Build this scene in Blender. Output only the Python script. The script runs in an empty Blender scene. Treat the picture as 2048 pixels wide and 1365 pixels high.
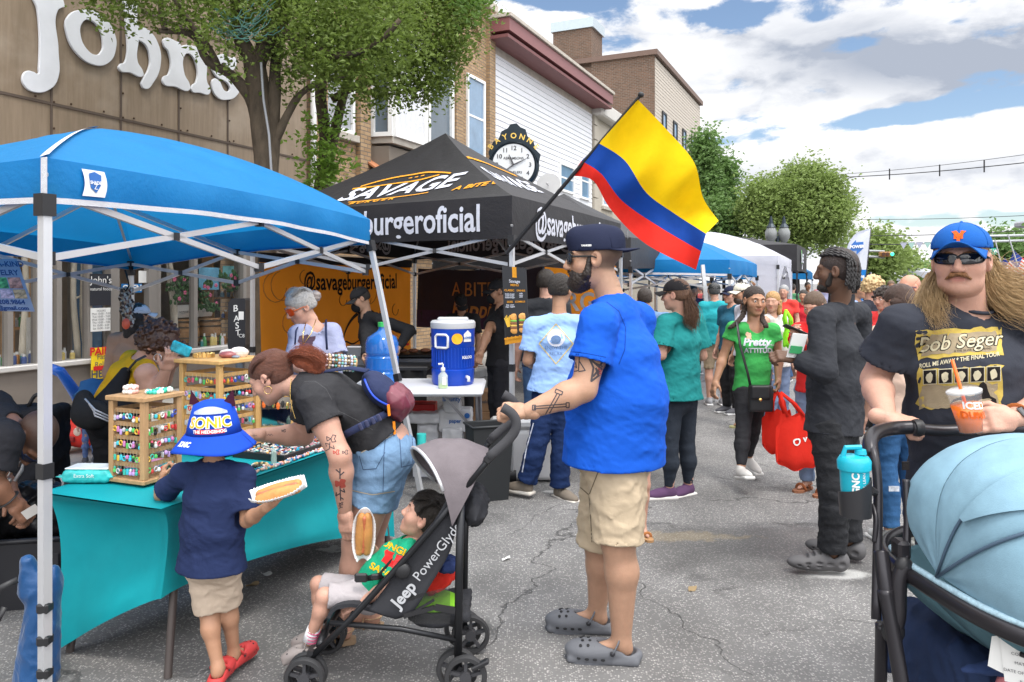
import bpy,math,random,sys
import numpy as np
from mathutils import Vector,Matrix
from mathutils.bvhtree import BVHTree
random.seed(7);RNG=np.random.default_rng(11)
SC=bpy.context.scene
H=1.54;F=1520.0
cam=bpy.data.cameras.new('camera');co=bpy.data.objects.new('camera',cam)
SC.collection.objects.link(co);co.location=(0,0,H);co.rotation_euler=(math.radians(90),0,0)
cam.sensor_width=36;cam.lens=F/2048*36;cam.shift_y=-115.5/2048
cam.clip_start=.05;cam.clip_end=3000
SC.camera=co
SUN_EL=math.radians(66);SUN_AZ=math.radians(30)
w=bpy.data.worlds.new('World');SC.world=w;w.use_nodes=True
nt=w.node_tree;nt.nodes.clear()
class NT:
 def __init__(s,nt):s.nt=nt
 def n(s,t,**k):
  x=s.nt.nodes.new(t)
  for a,v in k.items():setattr(x,a,v)
  return x
 def link(s,a,b):s.nt.links.new(a,b)
 def val(s,sock,v):
  if isinstance(v,(int,float)):sock.default_value=v
  elif isinstance(v,(tuple,list)):sock.default_value=v
  else:s.link(v,sock)
 def m(s,op,a,b=0.,c=0.,clamp=False):
  x=s.n('ShaderNodeMath',operation=op);x.use_clamp=clamp
  s.val(x.inputs[0],a);s.val(x.inputs[1],b);s.val(x.inputs[2],c)
  return x.outputs[0]
 def mix(s,f,a,b):
  x=s.n('ShaderNodeMix',data_type='RGBA')
  s.val(x.inputs[0],f);s.val(x.inputs[6],a if not isinstance(a,tuple) or len(a)==4 else(*a,1))
  s.val(x.inputs[7],b if not isinstance(b,tuple) or len(b)==4 else(*b,1))
  return x.outputs[2]
 def noise(s,vec,scale,detail=4,rough=.55,dist=0.,out=0):
  x=s.n('ShaderNodeTexNoise');s.val(x.inputs['Scale'],scale);x.inputs['Detail'].default_value=detail
  x.inputs['Roughness'].default_value=rough;x.inputs['Distortion'].default_value=dist
  if vec is not None:s.link(vec,x.inputs['Vector'])
  return x.outputs[out]
 def ramp(s,f,lo,hi):
  x=s.n('ShaderNodeMapRange');x.interpolation_type='SMOOTHSTEP'
  s.val(x.inputs[0],f);x.inputs[1].default_value=lo;x.inputs[2].default_value=hi
  return x.outputs[0]
 def vec(s,x,y,z):
  c=s.n('ShaderNodeCombineXYZ');s.val(c.inputs[0],x);s.val(c.inputs[1],y);s.val(c.inputs[2],z)
  return c.outputs[0]
W=NT(nt)
tc=W.n('ShaderNodeTexCoord');sx=W.n('ShaderNodeSeparateXYZ');W.link(tc.outputs['Generated'],sx.inputs[0])
X,Y,Z=sx.outputs
sky=W.n('ShaderNodeTexSky',sky_type='NISHITA');sky.sun_disc=False
sky.sun_elevation=SUN_EL;sky.sun_rotation=math.radians(180)-SUN_AZ;sky.air_density=1.0;sky.dust_density=.6
skyc=W.n('ShaderNodeVectorMath',operation='SCALE');W.link(sky.outputs[0],skyc.inputs[0]);skyc.inputs[3].default_value=.125
zz=W.m('ADD',W.m('MAXIMUM',Z,0.0),.16)
cu=W.m('DIVIDE',X,zz);cv=W.m('DIVIDE',Y,zz)
v3=W.vec(cu,cv,W.m('MULTIPLY',Z,3.))
cl=W.noise(v3,1.15,9,.6,.25)
v4=W.vec(W.m('MULTIPLY',X,1.),W.m('MULTIPLY',Y,1.),W.m('MULTIPLY',Z,2.2))
def billow(v,sc):
 a=W.m('ABSOLUTE',W.m('SUBTRACT',W.noise(v,sc,3,.5,.1),.5));b=W.noise(v,sc*2.6,10,.62,.25)
 return W.m('ADD',W.m('SUBTRACT',.62,W.m('MULTIPLY',a,1.5)),W.m('MULTIPLY',W.m('SUBTRACT',b,.5),.55))
puff=billow(v4,5.2)
v5=W.vec(W.m('ADD',W.m('MULTIPLY',X,1.),.012),Y,W.m('MULTIPLY',W.m('ADD',Z,.022),2.2))
relief=W.m('SUBTRACT',billow(v5,5.2),puff)
ya=W.m('MAXIMUM',W.m('ABSOLUTE',Y),.05)
U=W.m('DIVIDE',X,ya);Vv=W.m('DIVIDE',Z,ya)
def gauss(u0,v0,su,sv,slope=0.):
 du=W.m('SUBTRACT',U,u0)
 dv=W.m('SUBTRACT',W.m('SUBTRACT',Vv,v0),W.m('MULTIPLY',du,slope))
 a=W.m('POWER',W.m('ABSOLUTE',W.m('DIVIDE',du,su)),2.);b=W.m('POWER',W.m('ABSOLUTE',W.m('DIVIDE',dv,sv)),2.)
 return W.m('MULTIPLY',W.m('EXPONENT',W.m('MULTIPLY',W.m('ADD',a,b),-1.)),W.m('GREATER_THAN',Y,0.))
hole=W.m('ADD',gauss(.52,.222,.22,.017,.14),W.m('ADD',gauss(.06,.375,.12,.022,-.1),W.m('ADD',gauss(.285,.352,.06,.022),W.m('MULTIPLY',gauss(.60,.085,.2,.012,.02),.5))))
dens=W.m('ADD',W.m('MULTIPLY',cl,.55),W.m('MULTIPLY',puff,.5))
dens=W.m('SUBTRACT',dens,W.m('MULTIPLY',hole,.24))
mask=W.ramp(dens,.415,.475)
dk=W.m('ADD',gauss(.56,.30,.24,.052,.03),W.m('MULTIPLY',gauss(.62,.15,.2,.022,-.02),.38))
dk=W.m('ADD',dk,W.m('MULTIPLY',gauss(.28,.13,.2,.03),.25))
sh1=W.noise(v4,6.5,7,.6,.3)
shade=W.m('ADD',W.m('ADD',W.m('MULTIPLY',W.ramp(sh1,.42,.64),.22),W.m('MULTIPLY',W.m('MAXIMUM',relief,-.02),1.9)),W.m('MULTIPLY',W.m('MULTIPLY',dk,1.25),W.ramp(cl,.25,.45)),0.,True)
ccol=W.mix(shade,(.92,.92,.93),(.36,.40,.48))
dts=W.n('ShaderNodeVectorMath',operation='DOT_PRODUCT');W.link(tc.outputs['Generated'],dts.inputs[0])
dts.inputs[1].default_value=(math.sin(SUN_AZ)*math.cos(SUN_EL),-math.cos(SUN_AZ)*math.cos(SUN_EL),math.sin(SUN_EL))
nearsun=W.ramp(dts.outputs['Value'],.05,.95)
cs=W.n('ShaderNodeVectorMath',operation='SCALE');W.link(ccol,cs.inputs[0]);W.link(W.m('ADD',1.,W.m('MULTIPLY',nearsun,2.3)),cs.inputs[3]);ccol=cs.outputs[0]  # clouds boosted towards the sun, behind and overhead, as added fill light
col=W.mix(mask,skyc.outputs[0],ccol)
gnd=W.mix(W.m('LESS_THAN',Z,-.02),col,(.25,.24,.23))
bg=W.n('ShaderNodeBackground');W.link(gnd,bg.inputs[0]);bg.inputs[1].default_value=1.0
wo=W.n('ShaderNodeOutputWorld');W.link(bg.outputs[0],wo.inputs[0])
sd=bpy.data.lights.new('sun','SUN');sd.energy=1.5;sd.angle=math.radians(11);sd.color=(1,.955,.88)
so=bpy.data.objects.new('sun',sd);SC.collection.objects.link(so);so.location=(10,-10,30)
sdir=Vector((math.sin(SUN_AZ)*math.cos(SUN_EL),-math.cos(SUN_AZ)*math.cos(SUN_EL),math.sin(SUN_EL)))
so.rotation_euler=sdir.to_track_quat('Z','Y').to_euler()
SC.view_settings.view_transform='Standard';SC.view_settings.look='None'
SC.view_settings.exposure=0.40;SC.view_settings.gamma=1
try:SC.cycles.max_bounces=6;SC.cycles.transparent_max_bounces=12;SC.cycles.caustics_reflective=False;SC.cycles.caustics_refractive=False
except Exception:pass
A=lambda*a:np.array(a,float)
def P(px,py,d):return A((px-1024)/F*d,d,H-(py-567)/F*d)
def G(px,py,z=0.):return P(px,py,(H-z)*F/(py-567))
def nrm(v):v=np.asarray(v,float);return v/(np.linalg.norm(v)+1e-12)
def lerp(a,b,t):return np.asarray(a)*(1-t)+np.asarray(b)*t
def hexc(h):
 h=h.lstrip('#');c=[int(h[i:i+2],16)/255 for i in(0,2,4)]
 return tuple(x/12.92 if x<.04045 else((x+.055)/1.055)**2.4 for x in c)
MATS={}
def mat(name,col,rough=.7,metal=0.,var=.12,vs=6.,bump=0.,bs=120.,alpha=1.,spec=.4,emit=0.,attr=False,wave=0.,sheen=0.,sss=0.,stretch=None,trans=0.):
 if name in MATS:return MATS[name]
 if isinstance(col,str):col=hexc(col)
 m=bpy.data.materials.new(name);m.use_nodes=True;m.node_tree.nodes.clear();N=NT(m.node_tree)
 b=N.n('ShaderNodeBsdfPrincipled');o=N.n('ShaderNodeOutputMaterial');N.link(b.outputs[0],o.inputs[0])
 t=N.n('ShaderNodeTexCoord');v=t.outputs['Object']
 if stretch:
  mp=N.n('ShaderNodeMapping');mp.inputs['Scale'].default_value=stretch;N.link(v,mp.inputs[0]);v=mp.outputs[0]
 if attr:
  at=N.n('ShaderNodeAttribute',attribute_name='Col');base=at.outputs['Color']
 else:base=(*col,1)
 nz=N.noise(v,vs,5,.6)
 hv=N.n('ShaderNodeHueSaturation');N.val(hv.inputs['Color'],base)
 N.link(N.m('ADD',N.m('MULTIPLY',N.m('SUBTRACT',nz,.5),var*2.4),1.),hv.inputs['Value'])
 N.link(hv.outputs[0],b.inputs['Base Color'])
 b.inputs['Roughness'].default_value=rough;b.inputs['Metallic'].default_value=metal
 b.inputs['Specular IOR Level'].default_value=spec
 if alpha<1:b.inputs['Alpha'].default_value=alpha
 if sheen:b.inputs['Sheen Weight'].default_value=sheen
 if sss:b.inputs['Subsurface Weight'].default_value=sss;b.inputs['Subsurface Radius'].default_value=(.012,.005,.003);b.inputs['Subsurface Scale'].default_value=1.
 if emit:b.inputs['Emission Color'].default_value=(*col,1);b.inputs['Emission Strength'].default_value=emit
 if bump:
  bn=N.n('ShaderNodeBump');bn.inputs['Strength'].default_value=bump;bn.inputs['Distance'].default_value=.01
  h=N.noise(v,bs,3,.6)
  if wave:
   h=N.m('ADD',N.m('MULTIPLY',h,.25),N.m('MULTIPLY',N.noise(v,wave,4,.55,.6),1.6))
  N.link(h,bn.inputs['Height']);N.link(bn.outputs[0],b.inputs['Normal'])
 if trans:
  tl=N.n('ShaderNodeBsdfTranslucent');N.link(hv.outputs[0],tl.inputs[0]);ms=N.n('ShaderNodeMixShader');ms.inputs[0].default_value=trans
  N.link(b.outputs[0],ms.inputs[1]);N.link(tl.outputs[0],ms.inputs[2]);N.link(ms.outputs[0],o.inputs[0])
 MATS[name]=m;return m
def cloth(name,col,var=.08,wave=9.,bump=.7,rough=.85,**k):return mat(name,col,rough,var=var,vs=14,bump=bump,bs=420,wave=wave,spec=.2,**k)
def plast(name,col,rough=.35,var=.04,**k):return mat(name,col,rough,var=var,vs=9,bump=.04,bs=300,**k)
def metalm(name,col,rough=.35,metal=.9,**k):return mat(name,col,rough,metal,var=.08,bump=.03,bs=200,**k)
def link(o,parent=None):
 SC.collection.objects.link(o)
 if parent is not None:o.parent=parent
 return o
def tagp(o,label=None,cat=None,group=None,kind=None):
 if label:o['label']=label
 if cat:o['category']=cat
 if group:o['group']=group
 if kind:o['kind']=kind
 return o
def thing(name,label,cat,loc,group=None):
 o=bpy.data.objects.new(name,None);SC.collection.objects.link(o);o.location=tuple(float(x) for x in loc);o.empty_display_size=.1
 return tagp(o,label,cat,group)
def wpos(o):
 p=np.array(o.location)
 while o.parent:o=o.parent;p=p+np.array(o.location)
 return p
def meshobj(name,V,Fc,mats,parent=None,smooth=True,mi=None,col=None,uv=None,label=None,cat=None,group=None,kind=None):
 V=np.asarray(V,float).reshape(-1,3)
 if parent is None:
  org=A((V[:,0].min()+V[:,0].max())/2,(V[:,1].min()+V[:,1].max())/2,V[:,2].min());rel=org
 else:rel=wpos(parent);org=A(0,0,0)
 me=bpy.data.meshes.new(name)
 if isinstance(Fc,np.ndarray):
  n=Fc.shape[1];nf=len(Fc)
  me.vertices.add(len(V));me.vertices.foreach_set('co',(V-rel).ravel())
  me.loops.add(nf*n);me.loops.foreach_set('vertex_index',Fc.ravel().astype(np.int32))
  me.polygons.add(nf);me.polygons.foreach_set('loop_start',np.arange(0,nf*n,n,dtype=np.int32))
  me.update(calc_edges=True)
 else:me.from_pydata((V-rel).tolist(),[],Fc)
 if not isinstance(mats,(list,tuple)):mats=[mats]
 for m in mats:me.materials.append(m)
 if mi is not None:me.polygons.foreach_set('material_index',np.asarray(mi,np.int32))
 me.polygons.foreach_set('use_smooth',np.full(len(me.polygons),bool(smooth)))
 if col is not None:
  ca=me.color_attributes.new('Col','FLOAT_COLOR','POINT');ca.data.foreach_set('color',np.hstack([col,np.ones((len(V),1))]).ravel())
 if uv is not None:
  ul=me.uv_layers.new(name='UVMap');ul.data.foreach_set('uv',np.asarray(uv,float).ravel())
 me.update()
 o=bpy.data.objects.new(name,me);link(o,parent);o.location=tuple(org)
 return tagp(o,label,cat,group,kind)
class MB:
 def __init__(s):s.V=[];s.F=[];s.M=[];s.UV=[]
 def add(s,V,Fc,m=0,uv=None):
  b=len(s.V);s.V+=[tuple(map(float,v)) for v in V]
  for i,f in enumerate(Fc):
   s.F.append([b+int(k) for k in f]);s.M.append(m)
   s.UV+=uv[i] if uv else[(0,0)]*len(f)
  return s
 def box(s,c,size,R=None,m=0,bev=0.):
  0
  R=np.eye(3) if R is None else np.asarray(R,float);h=A(*size)/2;c=np.asarray(c,float)
  if bev<=0:
   V=[c+R.T@(A(i,j,k)*h) for i in(-1,1) for j in(-1,1) for k in(-1,1)]
   Fc=[(0,1,3,2),(4,6,7,5),(0,4,5,1),(2,3,7,6),(0,2,6,4),(1,5,7,3)]
   uv=[]
   for f in Fc:
    L=[A(*[(-1,1)[(q>>sh)&1] for sh in(2,1,0)])*h for q in f]
    L=np.array(L);ax=int(np.argmin(np.ptp(L,axis=0)))
    o=[a for a in(0,1,2) if a!=ax]
    uv.append([(p[o[0]]+h[o[0]],p[o[1]]+h[o[1]]) for p in L])
   return s.add(V,Fc,m,uv)
  b=min(bev,*(h*.98));V=[];
  idx={}
  for ix in(-1,1):
   for iy in(-1,1):
    for iz in(-1,1):
     for a in range(3):
      q=A(ix,iy,iz)*(h-b);q[a]+=(ix,iy,iz)[a]*b;idx[(ix,iy,iz,a)]=len(V);V.append(c+R.T@q)
  Fc=[]
  for a in range(3):
   o=[x for x in range(3) if x!=a]
   for sg in(-1,1):
    r=[]
    for(p,q) in((-1,-1),(1,-1),(1,1),(-1,1)):
     t=[0,0,0];t[a]=sg;t[o[0]]=p;t[o[1]]=q;r.append(idx[(*t,a)])
    Fc.append(r)
    for p in(-1,1):
     if sg==-1 or True:
      pass
   for p in(-1,1):
    for q in(-1,1):
     def I(e,ax):
      t=[0,0,0];t[a]=e;t[o[0]]=p;t[o[1]]=q;return idx[(*t,ax)]
     Fc.append([I(-1,o[0]),I(1,o[0]),I(1,o[1]),I(-1,o[1])])
  for ix in(-1,1):
   for iy in(-1,1):
    for iz in(-1,1):Fc.append([idx[(ix,iy,iz,a)] for a in range(3)])
  Vn=np.array(V)
  out=[]
  for f in Fc:
   p=Vn[f];n=np.cross(p[1]-p[0],p[2]-p[0]);
   if n@(p.mean(0)-c)<0:f=f[::-1]
   out.append(f)
  return s.add(V,out,m)
 def tube(s,pts,r,n=8,m=0,caps=True,closed=False,flat=None):
  pts=[np.asarray(p,float) for p in pts];K=len(pts);rr=r if hasattr(r,'__len__') else[r]*K
  V=[];up=None
  for i in range(K):
   t=nrm(pts[(i+1)%K]-pts[i-1]) if closed or 0<i<K-1 else nrm(pts[min(i+1,K-1)]-pts[max(i-1,0)])
   if up is None:up=A(0,0,1) if abs(t[2])<.9 else A(1,0,0)
   a=nrm(np.cross(t,up));b=np.cross(a,t);up=b
   if flat is not None:a=nrm(np.cross(t,flat));b=np.cross(a,t)
   for k in range(n):
    th=2*math.pi*k/n+math.pi/n;ra=rr[i]
    if isinstance(ra,tuple):V.append(pts[i]+a*math.cos(th)*ra[0]+b*math.sin(th)*ra[1])
    else:V.append(pts[i]+(a*math.cos(th)+b*math.sin(th))*ra)
  Fc=[]
  for i in range(K if closed else K-1):
   j=(i+1)%K
   for k in range(n):Fc.append((i*n+k,i*n+(k+1)%n,j*n+(k+1)%n,j*n+k))
  if caps and not closed:Fc+=[tuple(range(n))[::-1],tuple((K-1)*n+k for k in range(n))]
  return s.add(V,Fc,m)
 def rod(s,a,b,w,h=None,m=0,up=None):
  a=np.asarray(a,float);b=np.asarray(b,float);t=nrm(b-a);up=A(0,0,1) if up is None else np.asarray(up,float)
  if abs(t@up)>.95:up=A(1,0,0) if abs(t[0])<.9 else A(0,1,0)
  x=nrm(np.cross(t,up));y=np.cross(x,t)
  return s.box((a+b)/2,(w,h or w,np.linalg.norm(b-a)),[x,y,t],m)
 def ell(s,c,r,n=12,R=None,m=0,zr=(-1,1)):
  c=np.asarray(c,float);R=np.eye(3) if R is None else np.asarray(R);r=A(*r) if hasattr(r,'__len__') else A(r,r,r)
  V=[];K=max(n//2,3);p0,p1=math.asin(zr[0]),math.asin(zr[1])
  for i in range(K+1):
   ph=p0+(p1-p0)*i/K
   for k in range(n):
    th=2*math.pi*k/n;V.append(c+R.T@(A(math.cos(ph)*math.cos(th),math.cos(ph)*math.sin(th),math.sin(ph))*r))
  Fc=[(i*n+k,i*n+(k+1)%n,(i+1)*n+(k+1)%n,(i+1)*n+k) for i in range(K) for k in range(n)]
  return s.add(V,Fc,m)
 def lathe(s,c,prof,n=20,m=0,axis=None,sq=1.,caps=True):
  0
  c=np.asarray(c,float);ax=nrm(axis) if axis is not None else A(0,0,1)
  a=nrm(np.cross(ax,A(0,1,0) if abs(ax[1])<.9 else A(1,0,0)));b=np.cross(ax,a)
  V=[c+ax*z+(a*math.cos(2*math.pi*k/n)+b*math.sin(2*math.pi*k/n)*sq)*r for r,z in prof for k in range(n)]
  K=len(prof);Fc=[(i*n+k,i*n+(k+1)%n,(i+1)*n+(k+1)%n,(i+1)*n+k) for i in range(K-1) for k in range(n)]
  if caps and prof[0][0]>1e-4:Fc.append(tuple(range(n))[::-1])
  if caps and prof[-1][0]>1e-4:Fc.append(tuple((K-1)*n+k for k in range(n)))
  return s.add(V,Fc,m)
 def grid(s,fn,nu,nv,m=0,uv=False,thick=0.):
  V=[fn(i/nu,j/nv) for i in range(nu+1) for j in range(nv+1)]
  I=lambda i,j:i*(nv+1)+j
  Fc=[(I(i,j),I(i+1,j),I(i+1,j+1),I(i,j+1)) for i in range(nu) for j in range(nv)]
  if thick:
   Vn=np.array(V,float).reshape(nu+1,nv+1,3);du=np.gradient(Vn,axis=0);dv=np.gradient(Vn,axis=1)
   nn=np.cross(du,dv);nn/=(np.linalg.norm(nn,axis=2,keepdims=True)+1e-9)
   V2=(Vn-nn*thick).reshape(-1,3);o=len(V);V=list(V)+list(V2)
   Fc+=[tuple(k+o for k in f[::-1]) for f in Fc]
   rim=[I(i,0) for i in range(nu+1)]+[I(nu,j) for j in range(1,nv+1)]+[I(i,nv) for i in range(nu-1,-1,-1)]+[I(0,j) for j in range(nv-1,0,-1)]
   Fc+=[(rim[(k+1)%len(rim)],rim[k],rim[k]+o,rim[(k+1)%len(rim)]+o) for k in range(len(rim))]
  return s.add(V,Fc,m)
 def prism(s,poly,ext,m=0):
  0
  poly=[np.asarray(p,float) for p in poly];n=len(poly);e=np.asarray(ext,float)
  nn=sum(np.cross(poly[i],poly[(i+1)%n]) for i in range(n))
  if nn@e>0:poly=poly[::-1]
  V=poly+[p+e for p in poly]
  Fc=[tuple(range(n)),tuple(range(2*n-1,n-1,-1))]+[((i+1)%n,i,n+i,n+(i+1)%n) for i in range(n)]
  return s.add(V,Fc,m)
 def each(s,name,mats,parent=None,smooth=False):
  par=list(range(len(s.V)))
  def fd(a):
   while par[a]!=a:par[a]=par[par[a]];a=par[a]
   return a
  for f in s.F:
   for q in f[1:]:par[fd(q)]=fd(f[0])
  gr={};ui=0
  for f,m_ in zip(s.F,s.M):gr.setdefault(fd(f[0]),[]).append((f,m_,s.UV[ui:ui+len(f)]));ui+=len(f)
  for fs in gr.values():
   mb=MB();ids=sorted({q for f,_,_ in fs for q in f});mp={q:i for i,q in enumerate(ids)};mb.V=[s.V[q] for q in ids]
   for f,m_,uv in fs:mb.F.append([mp[q] for q in f]);mb.M.append(m_);mb.UV+=uv
   mb.build(name,mats,parent,smooth)
 def build(s,name,mats,parent=None,smooth=False,**k):
  o=meshobj(name,s.V,s.F,mats,parent,smooth,s.M,uv=s.UV if any(u!=(0,0) for u in s.UV) else None,**k)
  if smooth=='auto':
   o.data.polygons.foreach_set('use_smooth',np.ones(len(o.data.polygons),bool))
   try:o.data.set_sharp_from_angle(angle=math.radians(38))
   except Exception:pass
  return o
def text_geo(s,size=1.,bold=0.,xs=1.,shear=0.,maxlen=0.):
 cu=bpy.data.curves.new('t','FONT');cu.body=s;cu.size=size;cu.align_x='CENTER';cu.align_y='CENTER';cu.offset=bold;cu.shear=shear;cu.resolution_u=3
 o=bpy.data.objects.new('t',cu);SC.collection.objects.link(o)
 me=o.to_mesh();me2=me.copy();o.to_mesh_clear();bpy.data.objects.remove(o);bpy.data.curves.remove(cu)
 import bmesh
 bm=bmesh.new();bm.from_mesh(me2);bmesh.ops.triangulate(bm,faces=bm.faces[:])
 if maxlen:
  for _ in range(4):
   es=[e for e in bm.edges if e.calc_length()>maxlen]
   if not es:break
   bmesh.ops.subdivide_edges(bm,edges=es,cuts=1);bmesh.ops.triangulate(bm,faces=bm.faces[:])
 bm.verts.ensure_lookup_table();V=np.array([v.co[:] for v in bm.verts]) if bm.verts else np.zeros((0,3));Fc=[[v.index for v in f.verts] for f in bm.faces]
 bm.free();bpy.data.meshes.remove(me2)
 if len(V):V[:,0]*=xs
 return V,Fc
def text_on(name,s,fn,mt,parent,size=1.,bold=0.,xs=1.,shear=0.,maxlen=0.,**k):
 V,Fc=text_geo(s,size,bold,xs,shear,maxlen)
 if not len(V):return None
 return meshobj(name,[fn(v[0],v[1]) for v in V],Fc,mt,parent,False,**k)
def plane_fn(c,r,u,off=0.):
 c=np.asarray(c,float);r=np.asarray(r,float);u=np.asarray(u,float);n=nrm(np.cross(r,u))
 return lambda x,y:c+r*x+u*y+n*off
def rowfold(Pt,f,a,seed=0,d=(1,1,1)):
 r=np.random.default_rng(seed);out=0
 for i in range(5):
  k=r.normal(size=3)*np.array(d);k=k/np.linalg.norm(k)*f*(1+.45*i);w2=r.normal(size=3)*f*.45
  ph=r.uniform(0,6.3,2)
  s=np.sin(Pt@k+ph[0]+2.0*np.sin(Pt@w2+ph[1]))
  out=out+(1-np.abs(s))**1.5*(.9**i)-.4
 return out*a
class SDF:
 def __init__(s,h):s.h=h;s.ops=[]
 def add(s,fn,lo,hi,k=.02,sub=False):s.ops.append((fn,np.asarray(lo,float),np.asarray(hi,float),k,sub));return s
 def cap(s,a,b,ra,rb=None,k=.02,sub=False,flat=False,flata=False):
  a=np.asarray(a,float);b=np.asarray(b,float);rb=ra if rb is None else rb;ab=b-a;L=np.linalg.norm(ab)+1e-9;R=max(ra,rb)
  def fn(Q):
   t0=(Q-a)@ab/L**2;t=np.clip(t0,0,1)
   d=np.linalg.norm(Q-a-t[...,None]*ab,axis=-1)-(ra+(rb-ra)*t)
   if flat:d=np.maximum(d,(t0-1)*L)
   if flata:d=np.maximum(d,-t0*L)
   return d
  return s.add(fn,np.minimum(a,b)-R,np.maximum(a,b)+R,k,sub)
 def ecap(s,a,b,wa,da,wb,db,front,k=.03,sub=False,flat=False,flata=False,ax=None):
  a=np.asarray(a,float);b=np.asarray(b,float);ab=b-a;L=np.linalg.norm(ab)+1e-9;t_=ab/L
  fr=nrm(front-(front@t_)*t_);sd=np.cross(t_,fr);R=max(wa,wb,da,db)
  def fn(Q):
   q=Q-a;al=q@t_;t0=al/L;t=np.clip(t0,0,1);q_a=al-t*L
   w_=wa+(wb-wa)*t;d_=da+(db-da)*t;m_=np.minimum(w_,d_)*(ax or.8);e1=q@sd;e2=q@fr
   k0=np.sqrt((e1/w_)**2+(e2/d_)**2+(q_a/m_)**2)+1e-9;k1=np.sqrt((e1/w_**2)**2+(e2/d_**2)**2+(q_a/m_**2)**2)+1e-9
   d=k0*(k0-1)/k1
   if flat:d=np.maximum(d,(t0-1)*L)
   if flata:d=np.maximum(d,-t0*L)
   return d
  return s.add(fn,np.minimum(a,b)-R,np.maximum(a,b)+R,k,sub)
 def ell(s,c,r,R=None,k=.02,sub=False):
  c=np.asarray(c,float);r=A(*r) if hasattr(r,'__len__') else A(r,r,r);R=np.eye(3) if R is None else np.asarray(R)
  def fn(Q):
   q=(Q-c)@R.T;k0=np.linalg.norm(q/r,axis=-1)+1e-9;k1=np.linalg.norm(q/r**2,axis=-1)+1e-9
   return k0*(k0-1)/k1
  m=r.max();return s.add(fn,c-m,c+m,k,sub)
 def box(s,c,size,R=None,rd=.01,k=.01,sub=False):
  c=np.asarray(c,float);h=A(*size)/2-rd;R=np.eye(3) if R is None else np.asarray(R)
  def fn(Q):
   q=np.abs((Q-c)@R.T)-h
   return np.linalg.norm(np.maximum(q,0),axis=-1)+np.minimum(q.max(-1),0)-rd
  m=np.linalg.norm(h)+rd;return s.add(fn,c-m,c+m,k,sub)
 def late(s):s.lt=len(s.ops);return s
 def mesh(s,disp=None,clip=None,h=None):
  h=h or s.h;nl=getattr(s,'lt',len(s.ops));adds=[o for o in s.ops if not o[4]]
  lo=np.min([o[1] for o in adds],0)-3*h-.01;hi=np.max([o[2] for o in adds],0)+3*h+.01
  n=np.ceil((hi-lo)/h).astype(int)+1;D=np.full(n,.2)
  ax=[lo[i]+np.arange(n[i])*h for i in range(3)]
  def dodisp():
   near=np.argwhere(np.abs(D)<.035);D[tuple(near.T)]-=disp(lo+near*h)
  for oi,(fn,a,b,k,sub) in enumerate(s.ops):
   if oi==nl and disp is not None:dodisp()
   pad=max(k,3*h)+h
   i0=np.clip(((a-pad-lo)/h).astype(int),0,n);i1=np.clip(((b+pad-lo)/h).astype(int)+2,0,n)
   if(i1<=i0).any():continue
   sl=tuple(slice(i0[i],i1[i]) for i in range(3))
   Q=np.stack(np.meshgrid(*[ax[i][sl[i]] for i in range(3)],indexing='ij'),-1)
   d=fn(Q);o=D[sl]
   if sub:
    d=-d;hh=np.clip(.5-.5*(o-d)/k,0,1) if k>0 else None
    D[sl]=d*hh+o*(1-hh)+k*hh*(1-hh) if k>0 else np.maximum(o,d)
   else:
    hh=np.clip(.5+.5*(o-d)/k,0,1) if k>0 else None
    D[sl]=np.minimum(o,d) if k<=0 else o*(1-hh)+d*hh-k*hh*(1-hh)
  if disp is not None and nl>=len(s.ops):dodisp()
  if clip is not None:
   if clip is not None:
    near=np.argwhere(D<3*h);Q=lo+near*h
    D[tuple(near.T)]=np.maximum(D[tuple(near.T)],clip(Q))
  return nets(D,lo,h)
 def build(s,name,mt,parent,disp=None,clip=None,colf=None,h=None,**k):
  V,Fc=s.mesh(disp,clip,h)
  if not len(V):return None
  return meshobj(name,V,Fc,mt,parent,True,col=colf(V) if colf else None,**k)
def nets(D,lo,h):
 ins=D<0
 c=ins.astype(np.int8)
 S=sum(c[i:c.shape[0]-1+i,j:c.shape[1]-1+j,k:c.shape[2]-1+k] for i in(0,1) for j in(0,1) for k in(0,1))
 act=(S>0)&(S<8);idx=np.argwhere(act)
 if not len(idx):return np.zeros((0,3)),np.zeros((0,4),int)
 vid=np.full(act.shape,-1,np.int64);vid[tuple(idx.T)]=np.arange(len(idx))
 acc=np.zeros((len(idx),3));cnt=np.zeros(len(idx))
 C=[(i,j,k) for i in(0,1) for j in(0,1) for k in(0,1)]
 for a in C:
  for ax in range(3):
   if a[ax]:continue
   b=list(a);b[ax]=1
   da=D[tuple((idx+a).T)];db=D[tuple((idx+b).T)];m=(da<0)!=(db<0)
   t=np.where(m,da/np.where(m,da-db,1),0)
   p=np.tile(np.array(a,float),(len(idx),1));p[:,ax]=t
   acc+=p*m[:,None];cnt+=m
 V=lo+(idx+acc/cnt[:,None])*h
 Fs=[]
 for ax in range(3):
  o1,o2=(ax+1)%3,(ax+2)%3
  s0=[slice(None)]*3;s1=[slice(None)]*3;s0[ax]=slice(0,-1);s1[ax]=slice(1,None)
  m=ins[tuple(s0)]!=ins[tuple(s1)]
  e=np.argwhere(m);e=e[(e[:,o1]>0)&(e[:,o2]>0)&(e[:,o1]<D.shape[o1]-1)&(e[:,o2]<D.shape[o2]-1)]
  if not len(e):continue
  q=[]
  for(a,b) in((1,1),(0,1),(0,0),(1,0)):
   c_=e.copy();c_[:,o1]-=a;c_[:,o2]-=b;q.append(vid[tuple(c_.T)])
  q=np.stack(q,1);fl=~ins[tuple(e.T)]
  q[fl]=q[fl][:,::-1];Fs.append(q)
 return V,np.concatenate(Fs)
def subst(name,label,cat):pass
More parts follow.
